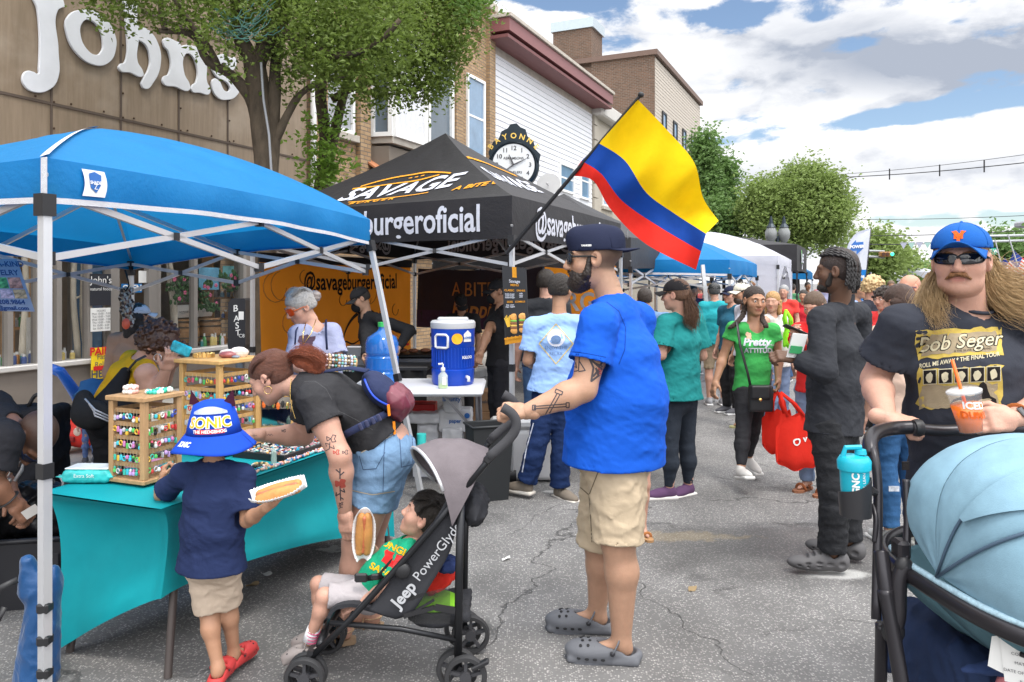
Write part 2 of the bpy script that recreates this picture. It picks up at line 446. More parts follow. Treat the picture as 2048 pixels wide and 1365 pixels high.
F0=A(-5.1,8.88,0);UU=A(.4165,.909,0);UU=UU/np.linalg.norm(UU);NN=A(UU[1],-UU[0],0);ZZ=A(0,0,1)
FR=np.array([UU,-NN,ZZ])
def fac(s,z,off=0.):return F0+UU*s+NN*off+ZZ*z
def s_at(px,off=0.):
 r=(px-1024)/F;o=F0+NN*off
 return(r*o[1]-o[0])/(UU[0]-UU[1]*r)
def fz(px,py,off=0.):
 d=fac(s_at(px,off),0,off)[1];return H-(py-567)/F*d
def fp(px,py,off=0.):return fac(s_at(px,off),fz(px,py,off),off)
KERB=2.75
m=bpy.data.materials.new('asphalt');m.use_nodes=True;m.node_tree.nodes.clear();N=NT(m.node_tree)
b=N.n('ShaderNodeBsdfPrincipled');o=N.n('ShaderNodeOutputMaterial');N.link(b.outputs[0],o.inputs[0])
tc=N.n('ShaderNodeTexCoord').outputs['Object']
st=N.n('ShaderNodeTexVoronoi');st.inputs['Scale'].default_value=105;N.link(tc,st.inputs['Vector'])
sc_=N.n('ShaderNodeSeparateColor');N.link(st.outputs['Color'],sc_.inputs[0])
stone=N.m('MULTIPLY',N.ramp(sc_.outputs[0],.35,.98),N.ramp(st.outputs['Distance'],.62,.25))
big=N.noise(tc,.55,6,.62);mid=N.noise(tc,4.5,5,.6)
fine=N.noise(tc,210,3,.6)
base=N.mix(stone,(.125,.122,.12),(.36,.345,.33))
hv=N.n('ShaderNodeHueSaturation');N.link(base,hv.inputs['Color'])
val=N.m('ADD',N.m('ADD',.88,N.m('MULTIPLY',N.ramp(big,.33,.68),.5)),N.m('MULTIPLY',N.m('SUBTRACT',mid,.5),.7))
def blobm(cx,cy,rx,ry,sc=1.6,amp=1.1,lo=.5,hi=.9):
 s_=N.n('ShaderNodeSeparateXYZ');N.link(tc,s_.inputs[0])
 a_=N.m('DIVIDE',N.m('SUBTRACT',s_.outputs[0],cx),rx);b_=N.m('DIVIDE',N.m('SUBTRACT',s_.outputs[1],cy),ry)
 r_=N.m('SQRT',N.m('ADD',N.m('MULTIPLY',a_,a_),N.m('MULTIPLY',b_,b_)))
 r_=N.m('ADD',r_,N.m('MULTIPLY',N.m('SUBTRACT',N.noise(tc,sc,6,.65),.5),amp))
 return N.ramp(r_,hi,lo)
ROAD0=N.nt
damp=blobm(1.62,4.35,1.05,.72)
oil=N.m('MAXIMUM',blobm(.7,6.1,.9,.35,2.4,1.2),blobm(-.4,5.0,.5,.3,3.,1.3))
yel=N.m('MULTIPLY',blobm(.98,4.62,.5,.12,9.,2.6),.14)
wht=N.m('MAXIMUM',blobm(1.72,4.02,.22,.11,7.,1.0),N.m('MAXIMUM',blobm(.31,5.62,.1,.04,9.,.8,.7,.95),blobm(-1.04,4.4,.14,.09,16.,2.2,.3,.6)))
val=N.m('MULTIPLY',val,N.m('SUBTRACT',1.,N.m('MULTIPLY',damp,.4)))
val=N.m('MULTIPLY',val,N.m('SUBTRACT',1.,N.m('MULTIPLY',oil,.3)))
N.link(val,hv.inputs['Value'])
c2=N.mix(yel,hv.outputs[0],(.5,.36,.13));c2=N.mix(N.m('MULTIPLY',wht,.6),c2,(.62,.62,.6))
wv=N.n('ShaderNodeVectorMath',operation='ADD');N.link(tc,wv.inputs[0])
nv=N.n('ShaderNodeTexNoise');nv.inputs['Scale'].default_value=3;nv.inputs['Detail'].default_value=6;N.link(tc,nv.inputs['Vector'])
sv=N.n('ShaderNodeVectorMath',operation='SCALE');N.link(nv.outputs['Color'],sv.inputs[0]);sv.inputs[3].default_value=.5;N.link(sv.outputs[0],wv.inputs[1])
vo=N.n('ShaderNodeTexVoronoi',feature='DISTANCE_TO_EDGE');vo.inputs['Scale'].default_value=.75;N.link(wv.outputs[0],vo.inputs['Vector'])
crack=N.m('MULTIPLY',N.ramp(vo.outputs['Distance'],.017,.005),N.ramp(N.noise(tc,1.1,3),.5,.62))
def linem(x0,y0,x1,y1,w_):
 L_=math.hypot(x1-x0,y1-y0);dx,dy=(x1-x0)/L_,(y1-y0)/L_;s_=N.n('ShaderNodeSeparateXYZ');N.link(wv.outputs[0],s_.inputs[0]);a_=N.m('SUBTRACT',s_.outputs[0],x0+.25);b_=N.m('SUBTRACT',s_.outputs[1],y0+.25)
 cr_=N.m('ABSOLUTE',N.m('SUBTRACT',N.m('MULTIPLY',a_,dy),N.m('MULTIPLY',b_,dx)));al=N.m('ADD',N.m('MULTIPLY',a_,dx),N.m('MULTIPLY',b_,dy))
 return N.m('MULTIPLY',N.ramp(cr_,w_,w_*.3),N.m('MULTIPLY',N.m('GREATER_THAN',al,0.),N.m('LESS_THAN',al,L_)))
crack=N.m('MAXIMUM',crack,N.m('MAXIMUM',linem(-.14,3.2,.62,5.6,.007),N.m('MAXIMUM',linem(-.05,4.6,.5,5.5,.005),N.m('MAXIMUM',linem(1.4,5.5,2.6,5.25,.009),linem(.35,4.6,.95,3.0,.006)))))
c3=N.mix(N.m('MULTIPLY',crack,.6),c2,(.02,.02,.02))
N.link(c3,b.inputs['Base Color'])
rg=N.m('SUBTRACT',.88,N.m('MULTIPLY',damp,.28));N.link(rg,b.inputs['Roughness'])
bn=N.n('ShaderNodeBump');bn.inputs['Strength'].default_value=.8;bn.inputs['Distance'].default_value=.006
hh=N.m('SUBTRACT',N.m('ADD',N.m('MULTIPLY',stone,.6),N.m('MULTIPLY',fine,.5)),N.m('MULTIPLY',crack,2.));N.link(hh,bn.inputs['Height']);N.link(bn.outputs[0],b.inputs['Normal'])
ASPH=m
def quadpts(pts):return[tuple(p) for p in pts]
MB().add([(-900,-1500,0),(900,-1500,0),(900,1500,0),(-900,1500,0)],[(0,1,2,3)]).build('road',ASPH,kind='structure')
CONC=mat('concrete',(.36,.34,.31),.9,var=.22,vs=2.5,bump=.4,bs=90)
mb=MB()
S0,S1=-14,70
a0,a1=S0,S1
mb.add([fac(a0,.13,0),fac(a1,.13,0),fac(a1,.13,KERB-.16),fac(a0,.13,KERB-.16)],[(0,3,2,1)])
sw=mb.build('sidewalk',CONC,kind='structure')
mb=MB()
s=a0
while s<a1:
 mb.box(fac(s+1.2,.069,KERB-.08),(2.39,.15,.138),FR,bev=.015);s+=2.4
mb.build('kerb',mat('kerb_stone',(.33,.32,.31),.85,var=.25,bump=.4),kind='structure')
mb=MB()
s=a0
while s<40:
 mb.box(fac(s,.132,1.3),(.012,2.55,.006),FR);s+=1.5
mb.box(fac(13,.132,1.35),(54,.012,.006),FR)
mb.build('sidewalk_joints',mat('joint_dark',(.12,.115,.11),.95),kind='structure')
mb=MB();mb.box(fac(s_at(130),.135,.42),(1.0,.7,.008),FR);mb.build('cellar_door',metalm('cellar_steel',(.08,.08,.085),.6),label='dark metal cellar hatch set in the pavement at the foot of the shop wall',cat='hatch')
def slab(mb,s0,s1,z0,z1,o0=0.,o1=-.3,m=0,bev=0.):
 return mb.box(fac((s0+s1)/2,(z0+z1)/2,(o0+o1)/2),(abs(s1-s0),abs(o1-o0),abs(z1-z0)),FR,m,bev)
def brickmat(name,c1,c2,mort,sw_=.215,sh=.075,rough=.9):
 m=bpy.data.materials.new(name);m.use_nodes=True;m.node_tree.nodes.clear();N=NT(m.node_tree)
 b=N.n('ShaderNodeBsdfPrincipled');o=N.n('ShaderNodeOutputMaterial');N.link(b.outputs[0],o.inputs[0])
 uv=N.n('ShaderNodeUVMap');br=N.n('ShaderNodeTexBrick');N.link(uv.outputs[0],br.inputs['Vector'])
 br.inputs['Scale'].default_value=1;br.inputs['Brick Width'].default_value=sw_;br.inputs['Row Height'].default_value=sh
 br.inputs['Mortar Size'].default_value=.007;br.inputs['Mortar Smooth'].default_value=.15;br.inputs['Bias'].default_value=-.1
 N.val(br.inputs['Color1'],(*c1,1));N.val(br.inputs['Color2'],(*c2,1));N.val(br.inputs['Mortar'],(*mort,1))
 nz=N.noise(uv.outputs[0],9,5,.6);n2=N.noise(uv.outputs[0],.8,4,.6)
 hv=N.n('ShaderNodeHueSaturation');N.link(br.outputs['Color'],hv.inputs['Color']);N.link(N.m('ADD',.62,N.m('ADD',N.m('MULTIPLY',nz,.36),N.m('MULTIPLY',n2,.4))),hv.inputs['Value'])
 N.link(hv.outputs[0],b.inputs['Base Color']);b.inputs['Roughness'].default_value=rough
 bn=N.n('ShaderNodeBump');bn.inputs['Strength'].default_value=.9;bn.inputs['Distance'].default_value=.012
 N.link(N.m('ADD',N.m('MULTIPLY',N.m('SUBTRACT',1.,br.outputs['Fac']),1.),N.m('MULTIPLY',nz,.3)),bn.inputs['Height']);N.link(bn.outputs[0],b.inputs['Normal'])
 MATS[name]=m;return m
def panelmat():
 m=bpy.data.materials.new('weathered_panel');m.use_nodes=True;m.node_tree.nodes.clear();N=NT(m.node_tree)
 b=N.n('ShaderNodeBsdfPrincipled');o=N.n('ShaderNodeOutputMaterial');N.link(b.outputs[0],o.inputs[0])
 uv=N.n('ShaderNodeUVMap').outputs[0]
 mp=N.n('ShaderNodeMapping');mp.inputs['Scale'].default_value=(7,.45,1);N.link(uv,mp.inputs[0])
 streak=N.noise(mp.outputs[0],2.2,7,.65);blot=N.noise(uv,1.1,5,.6)
 c=N.mix(N.ramp(streak,.3,.75),(.215,.160,.108),(.29,.218,.152))
 c=N.mix(N.m('MULTIPLY',N.ramp(blot,.5,.75),.5),c,(.40,.33,.26))
 N.link(c,b.inputs['Base Color']);b.inputs['Roughness'].default_value=.55;b.inputs['Metallic'].default_value=.15
 bn=N.n('ShaderNodeBump');bn.inputs['Strength'].default_value=.15;N.link(N.noise(uv,1.5,2),bn.inputs['Height']);N.link(bn.outputs[0],b.inputs['Normal'])
 return m
PANEL=panelmat()
WHITE=plast('white_paint',(.74,.74,.73),.45,var=.07);GLASSB=mat('dark_window_glass',(.10,.13,.16),.05,var=.5,vs=1.2,spec=.9)
SKYGL=mat('sky_window_glass',(.16,.26,.38),.04,var=.4,vs=2.,spec=1.)
CURT=cloth('white_curtain',(.62,.63,.66),wave=14)
STONE=mat('lime_stone',(.42,.38,.33),.85,var=.25,vs=5,bump=.3)
def window(parent,s0,s1,z0,z1,off=0.,glass=SKYGL,fw=.07,frame=None,sill=True,sash=True,curtain=False,R=None,label=None):
 frame=frame or WHITE
 mb=MB()
 slab(mb,s0,s0+fw,z0,z1,off+.05,off-.06);slab(mb,s1-fw,s1,z0,z1,off+.05,off-.06)
 slab(mb,s0+fw,s1-fw,z1-fw,z1,off+.05,off-.06);slab(mb,s0+fw,s1-fw,z0,z0+fw,off+.05,off-.06)
 if sash:slab(mb,s0+fw,s1-fw,(z0+z1)/2-.025,(z0+z1)/2+.025,off+.02,off-.05)
 w_=mb.build('window',frame,parent)
 mb=MB();slab(mb,s0+fw*.8,s1-fw*.8,z0+fw*.8,z1-fw*.8,off+.008,off-.03);mb.build('pane',glass,w_)
 if curtain:
  mb=MB();mb.grid(lambda u,v:fac(s0+fw+(s1-s0-2*fw)*u,z0+fw+(z1-z0-2*fw)*v,off+.014+.005*math.sin(u*40)),40,2);mb.build('curtain',CURT,w_,smooth=True)
 if sill:mb=MB();slab(mb,s0-.08,s1+.08,z0-.13,z0-.002,off+.1,off-.05,bev=.01);mb.build('sill',STONE,w_)
 return w_
shop=thing('shop_building','brown metal panelled shop building with big white letters over a long display window','building',fac(0,0,0))
sE=s_at(613);sW=-9.0
SILL=.645
mb=MB()
slab(mb,sW,sE,2.62,9.0,0,-.25)
mb.build('wall',PANEL,shop)
mb=MB()
for px in(-330,102,241,357,455,545):slab(mb,s_at(px)-.012,s_at(px)+.012,2.6,9,.012,.0)
slab(mb,sW,sE,3.56,3.59,.014,0);slab(mb,sW,sE,5.0,5.03,.014,0)
mb.build('seam',mat('seam_dark',(.09,.065,.05),.7),shop)
mb=MB()
for px in(-330,102,241,357,455,545):
 for z in np.arange(2.7,5.6,.3):mb.ell(fac(s_at(px)+.03,z,.01),.014,6)
for s_ in np.arange(-3,sE,.42):mb.ell(fac(s_,3.62,.01),.014,6)
mb.build('rivets',mat('rust_dark',(.07,.04,.025),.9),shop,kind='stuff')
BASEM=mat('base_brown',(.17,.145,.125),.6,var=.25,vs=3,bump=.1)
d0,d1=s_at(183),s_at(312)
wA=(sW,d0);wB=(d1,s_at(493))
for(a,b_) in(wA,wB):
 mb=MB();slab(mb,a,b_,.13,SILL-.06,0,-.12);mb.build('base_panel',BASEM,shop)
 mb=MB();slab(mb,a,b_,SILL-.06,SILL,.06,-.14,bev=.01);mb.build('window_ledge',metalm('pale_metal',(.6,.58,.56),.4,.3),shop)
mb=MB();slab(mb,s_at(493),sE,.13,2.62,0,-.25);mb.build('pier',BASEM,shop)
FRM=metalm('door_frame_metal',(.27,.25,.23),.5,.4)
mb=MB()
for px in(21,78,119,180):slab(mb,s_at(px)-.03,s_at(px)+.03,SILL,2.62,0,-.1)
for px in(318,392,490):slab(mb,s_at(px)-.03,s_at(px)+.03,SILL,2.62,0,-.1)
slab(mb,s_at(232)-.07,s_at(232)+.05,.13,2.62,0,-.1);slab(mb,s_at(305)-.05,s_at(305)+.08,.13,2.62,0,-.1)
mb.build('window_frame',FRM,shop)
GL=mat('shop_glass',(.02,.03,.03),.02,alpha=.12,var=0,spec=1.)
for i,(p0,p1) in enumerate(((-500,19),(23,76),(80,117),(121,178),(320,390),(394,488))):
 mb=MB();slab(mb,s_at(p0)+.03,s_at(p1)-.03,SILL,2.62,-.045,-.05);mb.build('shop_window',GL,shop)
mb=MB();slab(mb,sW,sE,.2,2.9,-1.9,-2.0);mb.build('inner_wall',mat('inner_wall_paint',(.25,.19,.14),.8,var=.6,vs=2),shop)
mb=MB();slab(mb,sW,sE,2.62,2.7,-.26,-1.9);mb.build('ceiling',mat('shop_ceiling',(.6,.6,.58),.8),shop)
mb=MB()
for(a,b_) in(wA,wB):slab(mb,a,b_,SILL-.08,SILL-.02,-.15,-.75)
slab(mb,sW,sE,.05,.14,-.0,-1.9)
mb.build('display_deck',mat('deck_white',(.62,.61,.58),.6),shop)
OAK=mat('oak_shelf',(.36,.20,.09),.6,var=.3,vs=4,stretch=(1,1,9));CHERRY=mat('wood_panel',(.42,.24,.11),.6,var=.25)
mb=MB();slab(mb,s_at(83),s_at(117),SILL+.05,2.5,-.3,-.34);mb.build('wood_board',CHERRY,shop)
mb=MB();slab(mb,s_at(83),s_at(117),SILL,1.15,-.26,-.30);mb.build('pale_board',mat('pale_board',(.5,.49,.46),.7),shop)
def shelf(px0,px1,off,zs,name='shelf_unit'):
 sh=MB();a,b_=s_at(px0,off),s_at(px1,off)
 for z in zs:slab(sh,a,b_,z,z+.03,off,off-.22)
 slab(sh,a-.03,a,zs[0],zs[-1],off,off-.22);slab(sh,b_,b_+.03,zs[0],zs[-1],off,off-.22)
 sh.build(name,OAK,shop)
BC=[(.75,.75,.72),(.08,.12,.30),(.05,.30,.28),(.35,.16,.05),(.7,.55,.2),(.1,.35,.12),(.6,.6,.65),(.2,.4,.55)]
BM=[plast('bottle_col_%d'%i,c) for i,c in enumerate(BC)]
def bottle_mesh(mb,p,h,r,mi):
 mb.lathe(p,[(r,0),(r,h*.68),(r*.55,h*.8)],8,mi);mb.lathe(p+A(0,0,h*.8),[(r*.6,0),(r*.6,h*.2)],8,0)
rr=random.Random(3)
def bottles(a,b_,z,off,n,hs=(.08,.15),name='supplement_bottle'):
 for i in range(n):
  mb=MB();p=fac(a+(b_-a)*(i+.5)/n+rr.uniform(-.01,.01),z,off+rr.uniform(-.06,.06));bottle_mesh(mb,p,rr.uniform(*hs),rr.uniform(.02,.034),rr.randrange(1,8))
  o_=mb.build(name,BM,shop,smooth='auto')
shelf(30,76,-.55,[SILL,1.0,1.35,1.7,2.05,2.4]);shelf(428,489,-.5,[SILL,.98,1.3,1.62,1.95,2.3])
for z in(1.03,1.38,1.73):bottles(s_at(34,-.6),s_at(74,-.6),z,-.66,5)
for z in(1.01,1.33,1.65,1.98):bottles(s_at(432,-.55),s_at(487,-.55),z,-.6,6)
bottles(s_at(2),s_at(20),SILL-.015,-.2,4);bottles(s_at(25),s_at(76),SILL-.015,-.2,7);bottles(s_at(86),s_at(178),SILL-.015,-.22,12);bottles(s_at(330),s_at(390),SILL-.015,-.2,7);bottles(s_at(396),s_at(488),SILL-.015,-.2,14,(.08,.2))
BIR=mat('birch_bark',(.62,.56,.46),.8,var=.5,vs=9,stretch=(1,1,.3),bump=.3)
def birch(px,px2,off,r=.035):
 mb=MB();a=fac(s_at(px,off),SILL-.02,off);b_=fac(s_at(px2,off),2.6,off)
 pts=[lerp(a,b_,t)+UU*.02*math.sin(t*9+px) for t in np.linspace(0,1,12)];mb.tube(pts,[r*(1.1-.35*t) for t in np.linspace(0,1,12)],9)
 mb.tube([pts[4],pts[4]+UU*.12+ZZ*.05],[.014,.01],6);mb.tube([pts[7],pts[7]-UU*.1+ZZ*.09],[.014,.01],6)
 mb.build('birch_pole',BIR,shop,smooth=True)
for a in((48,50,-.3),(152,145,-.3),(172,158,-.3),(356,330,-.32),(345,331,-.5,.02)):birch(*a)
for px in(372,417):
 mb=MB();off=-.42;mb.lathe(fac(s_at(px,off),SILL-.02,off),[(.15,0),(.17,.09),(.182,.2),(.17,.32),(.155,.4)],20)
 br_=mb.build('barrel',OAK,shop,smooth=True)
 mb=MB()
 for z in(.05,.13,.28,.36):mb.lathe(fac(s_at(px,off),SILL-.02+z,off),[(.179,0),(.181,.02)],20)
 mb.build('hoop',metalm('hoop_iron',(.18,.15,.12)),br_)
PAPER=mat('paper_white',(.72,.72,.70),.8,var=.03);PRINT=mat('print_dark',(.08,.08,.09),.8);BLACKP=plast('black_plastic',(.018,.018,.02),.45)
for px in(367,412):
 c_=fac(s_at(px,-.35),SILL+.5,-.35);mb=MB();mb.box(c_,(.28,.01,.2),[UU,nrm(-NN+ZZ*.5),nrm(ZZ+NN*.5)]);mb.build('display_card',PAPER,shop)
 text_on('card_text','NATURAL\nREMEDIES',plane_fn(c_,UU,nrm(ZZ-NN*.5),.012),PRINT,shop,.04)
off=-.04
def fsign(px0,px1,py0,py1,off,m_,name,parent,tk=.01):
 a,b_=s_at(px0,off),s_at(px1,off);z1=fz(px0,py0,off);z0=fz(px0,py1,off)
 mb=MB();slab(mb,a,b_,z0,z1,off,off-tk);o_=mb.build(name,m_,parent);return o_,fac((a+b_)/2,(z0+z1)/2,off+.004),b_-a,z1-z0
SB=mat('sign_black',(.02,.022,.03),.5)
_,c_,w_,h_=fsign(181,222,548,612,.02,SB,'hanging_board',shop)
text_on('board_text',"John's",plane_fn(c_+ZZ*h_*.3,UU,ZZ,.003),PAPER,shop,.12)
text_on('board_text',"natural foods",plane_fn(c_+ZZ*h_*.02,UU,ZZ,.003),PAPER,shop,.055)
_,c_,w_,h_=fsign(182,221,617,664,.02,PAPER,'hours_card',shop)
text_on('hours_text',"HOURS\nMon 10:00 - 7:00\nTue 10:00 - 7:00\nWed 10:00 - 7:00\nThu 10:00 - 7:00\nFri 10:00 - 6:00\nSat 10:00 - 5:00",plane_fn(c_,UU,ZZ,.003),PRINT,shop,.035)
mb=MB();slab(mb,s_at(240),s_at(300),.14,2.3,-.9,-.92);dr=mb.build('door',mat('door_glass',(.08,.16,.26),.08,var=.4,vs=1.5,spec=.9),shop)
mb=MB();slab(mb,s_at(236),s_at(240),.14,2.4,-.88,-.94);slab(mb,s_at(300),s_at(304),.14,2.4,-.88,-.94);slab(mb,s_at(240),s_at(300),2.3,2.4,-.88,-.94);mb.build('door_frame',FRM,dr)
_,c_,w_,h_=fsign(243,284,568,586,-.05,mat('open_blue',(.01,.16,.42),.4),'open_sign',shop)
text_on('open_text',"OPEN",plane_fn(c_,UU,ZZ,.003),PAPER,shop,h_*.95,.003)
fsign(278,300,542,566,-.05,PAPER,'notice',shop)
LEAFD=mat('plant_leaf',(.045,.11,.03),.6,var=.4,vs=20);PINK=mat('flower_pink',(.7,.16,.3),.6,var=.2)
def flowersprig(px0,px1,py0,py1,off,n):
 mb=MB()
 for i in range(n):
  c_=fp(rr.uniform(px0,px1),rr.uniform(py0,py1),off)+NN*rr.uniform(-.05,.05)
  for k in range(6):
   q=c_+A(rr.uniform(-.05,.05),rr.uniform(-.05,.05),rr.uniform(-.06,.04));mb.ell(q,(.022,.01,.03),6,m=0)
 for i in range(n//3):
  c_=fp(rr.uniform(px0,px1),rr.uniform(py0,py1),off)+NN*.05
  for k in range(5):mb.ell(c_+UU*.018*math.cos(k*1.256)+ZZ*.018*math.sin(k*1.256),(.014,.008,.014),6,m=1)
 mb.build('flower_garland',[LEAFD,PINK],shop,smooth=True)
flowersprig(340,388,545,600,-.2,26);flowersprig(398,428,560,620,-.2,16);flowersprig(444,484,540,580,-.2,14)
_,c_,w_,h_=fsign(398,438,535,580,-.25,mat('poster_blue',(.16,.42,.62),.5,var=.6,vs=5),'poster',shop);fsign(446,486,532,560,-.25,mat('poster_teal',(.2,.5,.55),.5,var=.8,vs=9),'poster',shop)
_,c_,w_,h_=fsign(183,223,697,760,.12,mat('pain_yellow',(.85,.62,.02),.5),'sandwich_board',None)
_['label']='yellow pain relief sign board standing against the shop base by the door';_['category']='sign'
RED=plast('red_ink',(.55,.02,.02))
text_on('headline','PAIN?',plane_fn(c_+ZZ*h_*.38,UU,ZZ,.012),RED,_,.13,.004)
text_on('headline','Fast\nRelief',plane_fn(c_+ZZ*h_*.08,UU,ZZ,.012),PRINT,_,.09)
text_on('headline','HERE',plane_fn(c_-ZZ*h_*.34,UU,ZZ,.012),PRINT,_,.13,.004)
mb=MB();mb.box(c_-ZZ*h_*.15+NN*.014,(w_*.9,.004,.05),FR);mb.build('stripe',RED,_)
LET=mat('letter_white',(.66,.67,.70),.5,var=.16,vs=2.2,bump=.05)
def glyph(name,outer,inner=None):
 0
 import bmesh
 cu=bpy.data.curves.new(name,'CURVE');cu.dimensions='2D';cu.fill_mode='BOTH';cu.extrude=.012;cu.bevel_depth=.006;cu.bevel_resolution=1
 for ol in[outer]+(inner or[]):
  sp=cu.splines.new('BEZIER');sp.use_cyclic_u=True;sp.bezier_points.add(len(ol)-1)
  for bp,p in zip(sp.bezier_points,ol):
   bp.co=(p[0],p[1],0);bp.handle_left_type=bp.handle_right_type='AUTO' if len(p)<3 else 'VECTOR'
 o_=bpy.data.objects.new(name,cu);SC.collection.objects.link(o_);me=o_.to_mesh().copy();o_.to_mesh_clear();bpy.data.objects.remove(o_)
 V=np.array([v.co[:] for v in me.vertices]);Fc=[list(p.vertices) for p in me.polygons];bpy.data.meshes.remove(me)
 W_=[fac(v[0],v[1],.03+v[2]) for v in V]
 return meshobj('letter',W_,Fc,LET,shop,False)
def px2w(pts):return[(s_at(p[0]),fz(p[0],p[1]))+tuple(p[2:]) for p in pts]
glyph('J',px2w([(62,-14),(120,0,1),(124,14,1),(110,22),(111,100),(111,155),(96,178),(62,184),(45,172),(41,156),(50,144),(62,146,1),(72,150),(74,138),(71,20)]))
glyph('o',px2w([(163,22),(200,34),(224,70),(226,100),(212,126),(186,131),(150,108),(129,66),(130,38)]),[px2w([(172,40),(158,48),(155,70),(168,100),(186,112),(198,106),(202,88),(192,54)])])
glyph('h',px2w([(243,-20),(270,-20,1),(270,50),(272,56,1),(292,62),(312,92),(316,128),(302,165),(285,178),(279,170),(281,162),(293,140),(296,118),(288,92),(272,80,1),(270,125),(280,143),(281,152),(256,146),(234,139),(236,131),(246,126),(246,20)]))
glyph('n',px2w([(324,80),(352,86,1),(358,94,1),(374,92),(400,106),(408,130),(409,165),(415,178),(414,188),(396,186),(379,181),(381,172),(388,166),(387,125),(374,108),(364,112),(364,150),(374,170),(374,180),(346,174),(322,166),(323,156),(333,150),(333,104),(324,92)]))
glyph('s',px2w([(425,118),(440,110),(458,118),(466,118),(464,138),(456,140),(444,126),(436,132),(440,146),(462,158),(474,176),(468,192),(450,200),(432,196),(421,178),(423,160),(432,162),(446,184),(456,180),(452,168),(430,154),(420,136)]))
mb=MB();mb.tube([fac(sE+.08,.2,.08),fac(sE+.08,8.5,.08)],.05,8);mb.build('drain_pipe',WHITE,shop,smooth=True)
BR1=brickmat('buff_brick',(.37,.25,.14),(.27,.17,.09),(.16,.135,.11));BR2=brickmat('brown_brick',(.15,.085,.055),(.10,.06,.04),(.21,.19,.16))
bb=thing('brick_building','two storey buff brick building with white bay window behind the street trees','building',fac(7,0,0))
b0,b1=sE+.16,s_at(985)
mb=MB();slab(mb,b0,b1,0,8.25,0,-8,m=0);mb.build('wall',BR1,bb)
mb=MB()
for a in(s_at(622),s_at(712),s_at(905),b1-.35):slab(mb,a,a+.32,2.9,8.3,.1,0.002)
mb.each('pilaster',BR1,bb)
mb=MB();slab(mb,b0-.05,b1+.05,8.25,8.45,.15,-8.1,bev=.02);mb.build('coping',STONE,bb)
mb=MB()
for s_,z in((s_at(950),7.35),):
 for k in range(4):
  q=fac(s_,z,.012);r_=.42-.1*k;mb.tube([q+UU*r_*.7,q+ZZ*r_,q-UU*r_*.7,q-ZZ*r_,q+UU*r_*.7],.018,4)
mb.build('diamond_brickwork',mat('brick_dark',(.18,.11,.06),.9),bb)  # diamond pattern in a darker brick brown
zb=fz(672,262)
window(bb,s_at(641),s_at(706),zb,zb+1.75,.0,glass=mat('grey_glass',(.35,.36,.38),.1,var=.3))
window(bb,s_at(932),s_at(968),fz(950,315),fz(950,315)+1.9,.0)
ba,bc=s_at(742),s_at(893);z0,z1=fz(800,292),fz(800,292)+2.0
mb=MB();pj=.42
pl=[fac(ba,z0-.12,0),fac(ba+.1,z0-.12,pj),fac(bc-.5,z0-.12,pj),fac(bc+.1,z0-.12,0)]
mb.prism(pl,ZZ*.12);mb.prism([p+ZZ*(z1-z0+.12) for p in pl],ZZ*.2);mb.each('bay_base',STONE,bb)
mb=MB();tz=z0-.14
mb.prism([p-ZZ*.75 for p in[fac(ba,z0-.12,0),fac(ba+.1,z0-.12,pj*.8),fac(bc-.5,z0-.12,pj*.8),fac(bc+.1,z0-.12,0)]],ZZ*.7);mb.build('bay_brick',BR1,bb)
def bayface(a,b_,fw=.08,curtain=True,glass=None):
 a=np.asarray(a);b_=np.asarray(b_);x=nrm(b_-a);L=np.linalg.norm(b_-a);nrm_=np.cross(x,ZZ);R_=[x,-nrm_,ZZ];hz=z1-z0;mb=MB()
 for(u0,u1,v0,v1) in((0,fw,0,hz),(L-fw,L,0,hz),(fw,L-fw,0,fw),(fw,L-fw,hz-fw,hz)):mb.box(a+x*(u0+u1)/2+ZZ*((v0+v1)/2),(u1-u0,.1,v1-v0),R_)
 if curtain:mb.box(a+x*L/2+ZZ*hz*.46,(L-2*fw,.06,.05),R_)
 w_=mb.build('window',WHITE,bb)
 mb=MB();mb.box(a+x*L/2+ZZ*hz/2-nrm_*.02,(L-fw*1.8,.01,hz-fw*1.8),R_);mb.build('pane',glass or GLASSB,w_)
 if curtain:
  mb=MB();mb.grid(lambda u,v:a+x*(fw+(L-2*fw)*u)+ZZ*(fw+(hz-2*fw)*v)-nrm_*(.002+.006*math.sin(u*35)),40,1);mb.build('curtain',CURT,w_,smooth=True)
q0,q1,q2,q3=pl[0]+ZZ*.12,pl[1]+ZZ*.12,pl[2]+ZZ*.12,pl[3]+ZZ*.12
bayface(q0,q1,curtain=False);bayface(q1+UU*.02,lerp(q1,q2,.52));bayface(lerp(q1,q2,.54),q2,curtain=False);bayface(q2,q3,curtain=False,glass=mat('pale_glass',(.4,.44,.5),.15,var=.4,vs=3))  # last angled pane gets a paler blue-grey glass
mb=MB();slab(mb,b0,s_at(735),3.0,3.3,.18,0.002,bev=.03);mb.build('lintel',mat('lintel_mauve',(.34,.29,.28),.8),bb)
mb=MB();slab(mb,s_at(727),s_at(900),2.2,3.55,.3,0.002);mb.build('shopfront_infill',BR1,bb)
mb=MB();q=[fac(s_at(727),3.85,0.003),fac(s_at(727),3.56,.42),fac(s_at(900),3.56,.42),fac(s_at(900),3.85,0.003)];mb.prism(q,ZZ*-.04);mb.build('tile_strip',mat('terracotta',(.42,.17,.08),.8),bb)
wb=thing('clapboard_building','white clapboard building with a maroon roof edge behind the street clock','building',fac(14,0,0))
w0,w1=b1+.02,s_at(1185)
mb=MB();slab(mb,w0,w1,0,7.5,-.05,-8);mb.build('wall',WHITE,wb)
mb=MB();z=2.6
while z<7.3:
 mb.prism([fac(w0,z,-.045),fac(w0,z,-.011),fac(w0,z+.152,-.03),fac(w0,z+.152,-.045)],UU*(w1-w0));z+=.155
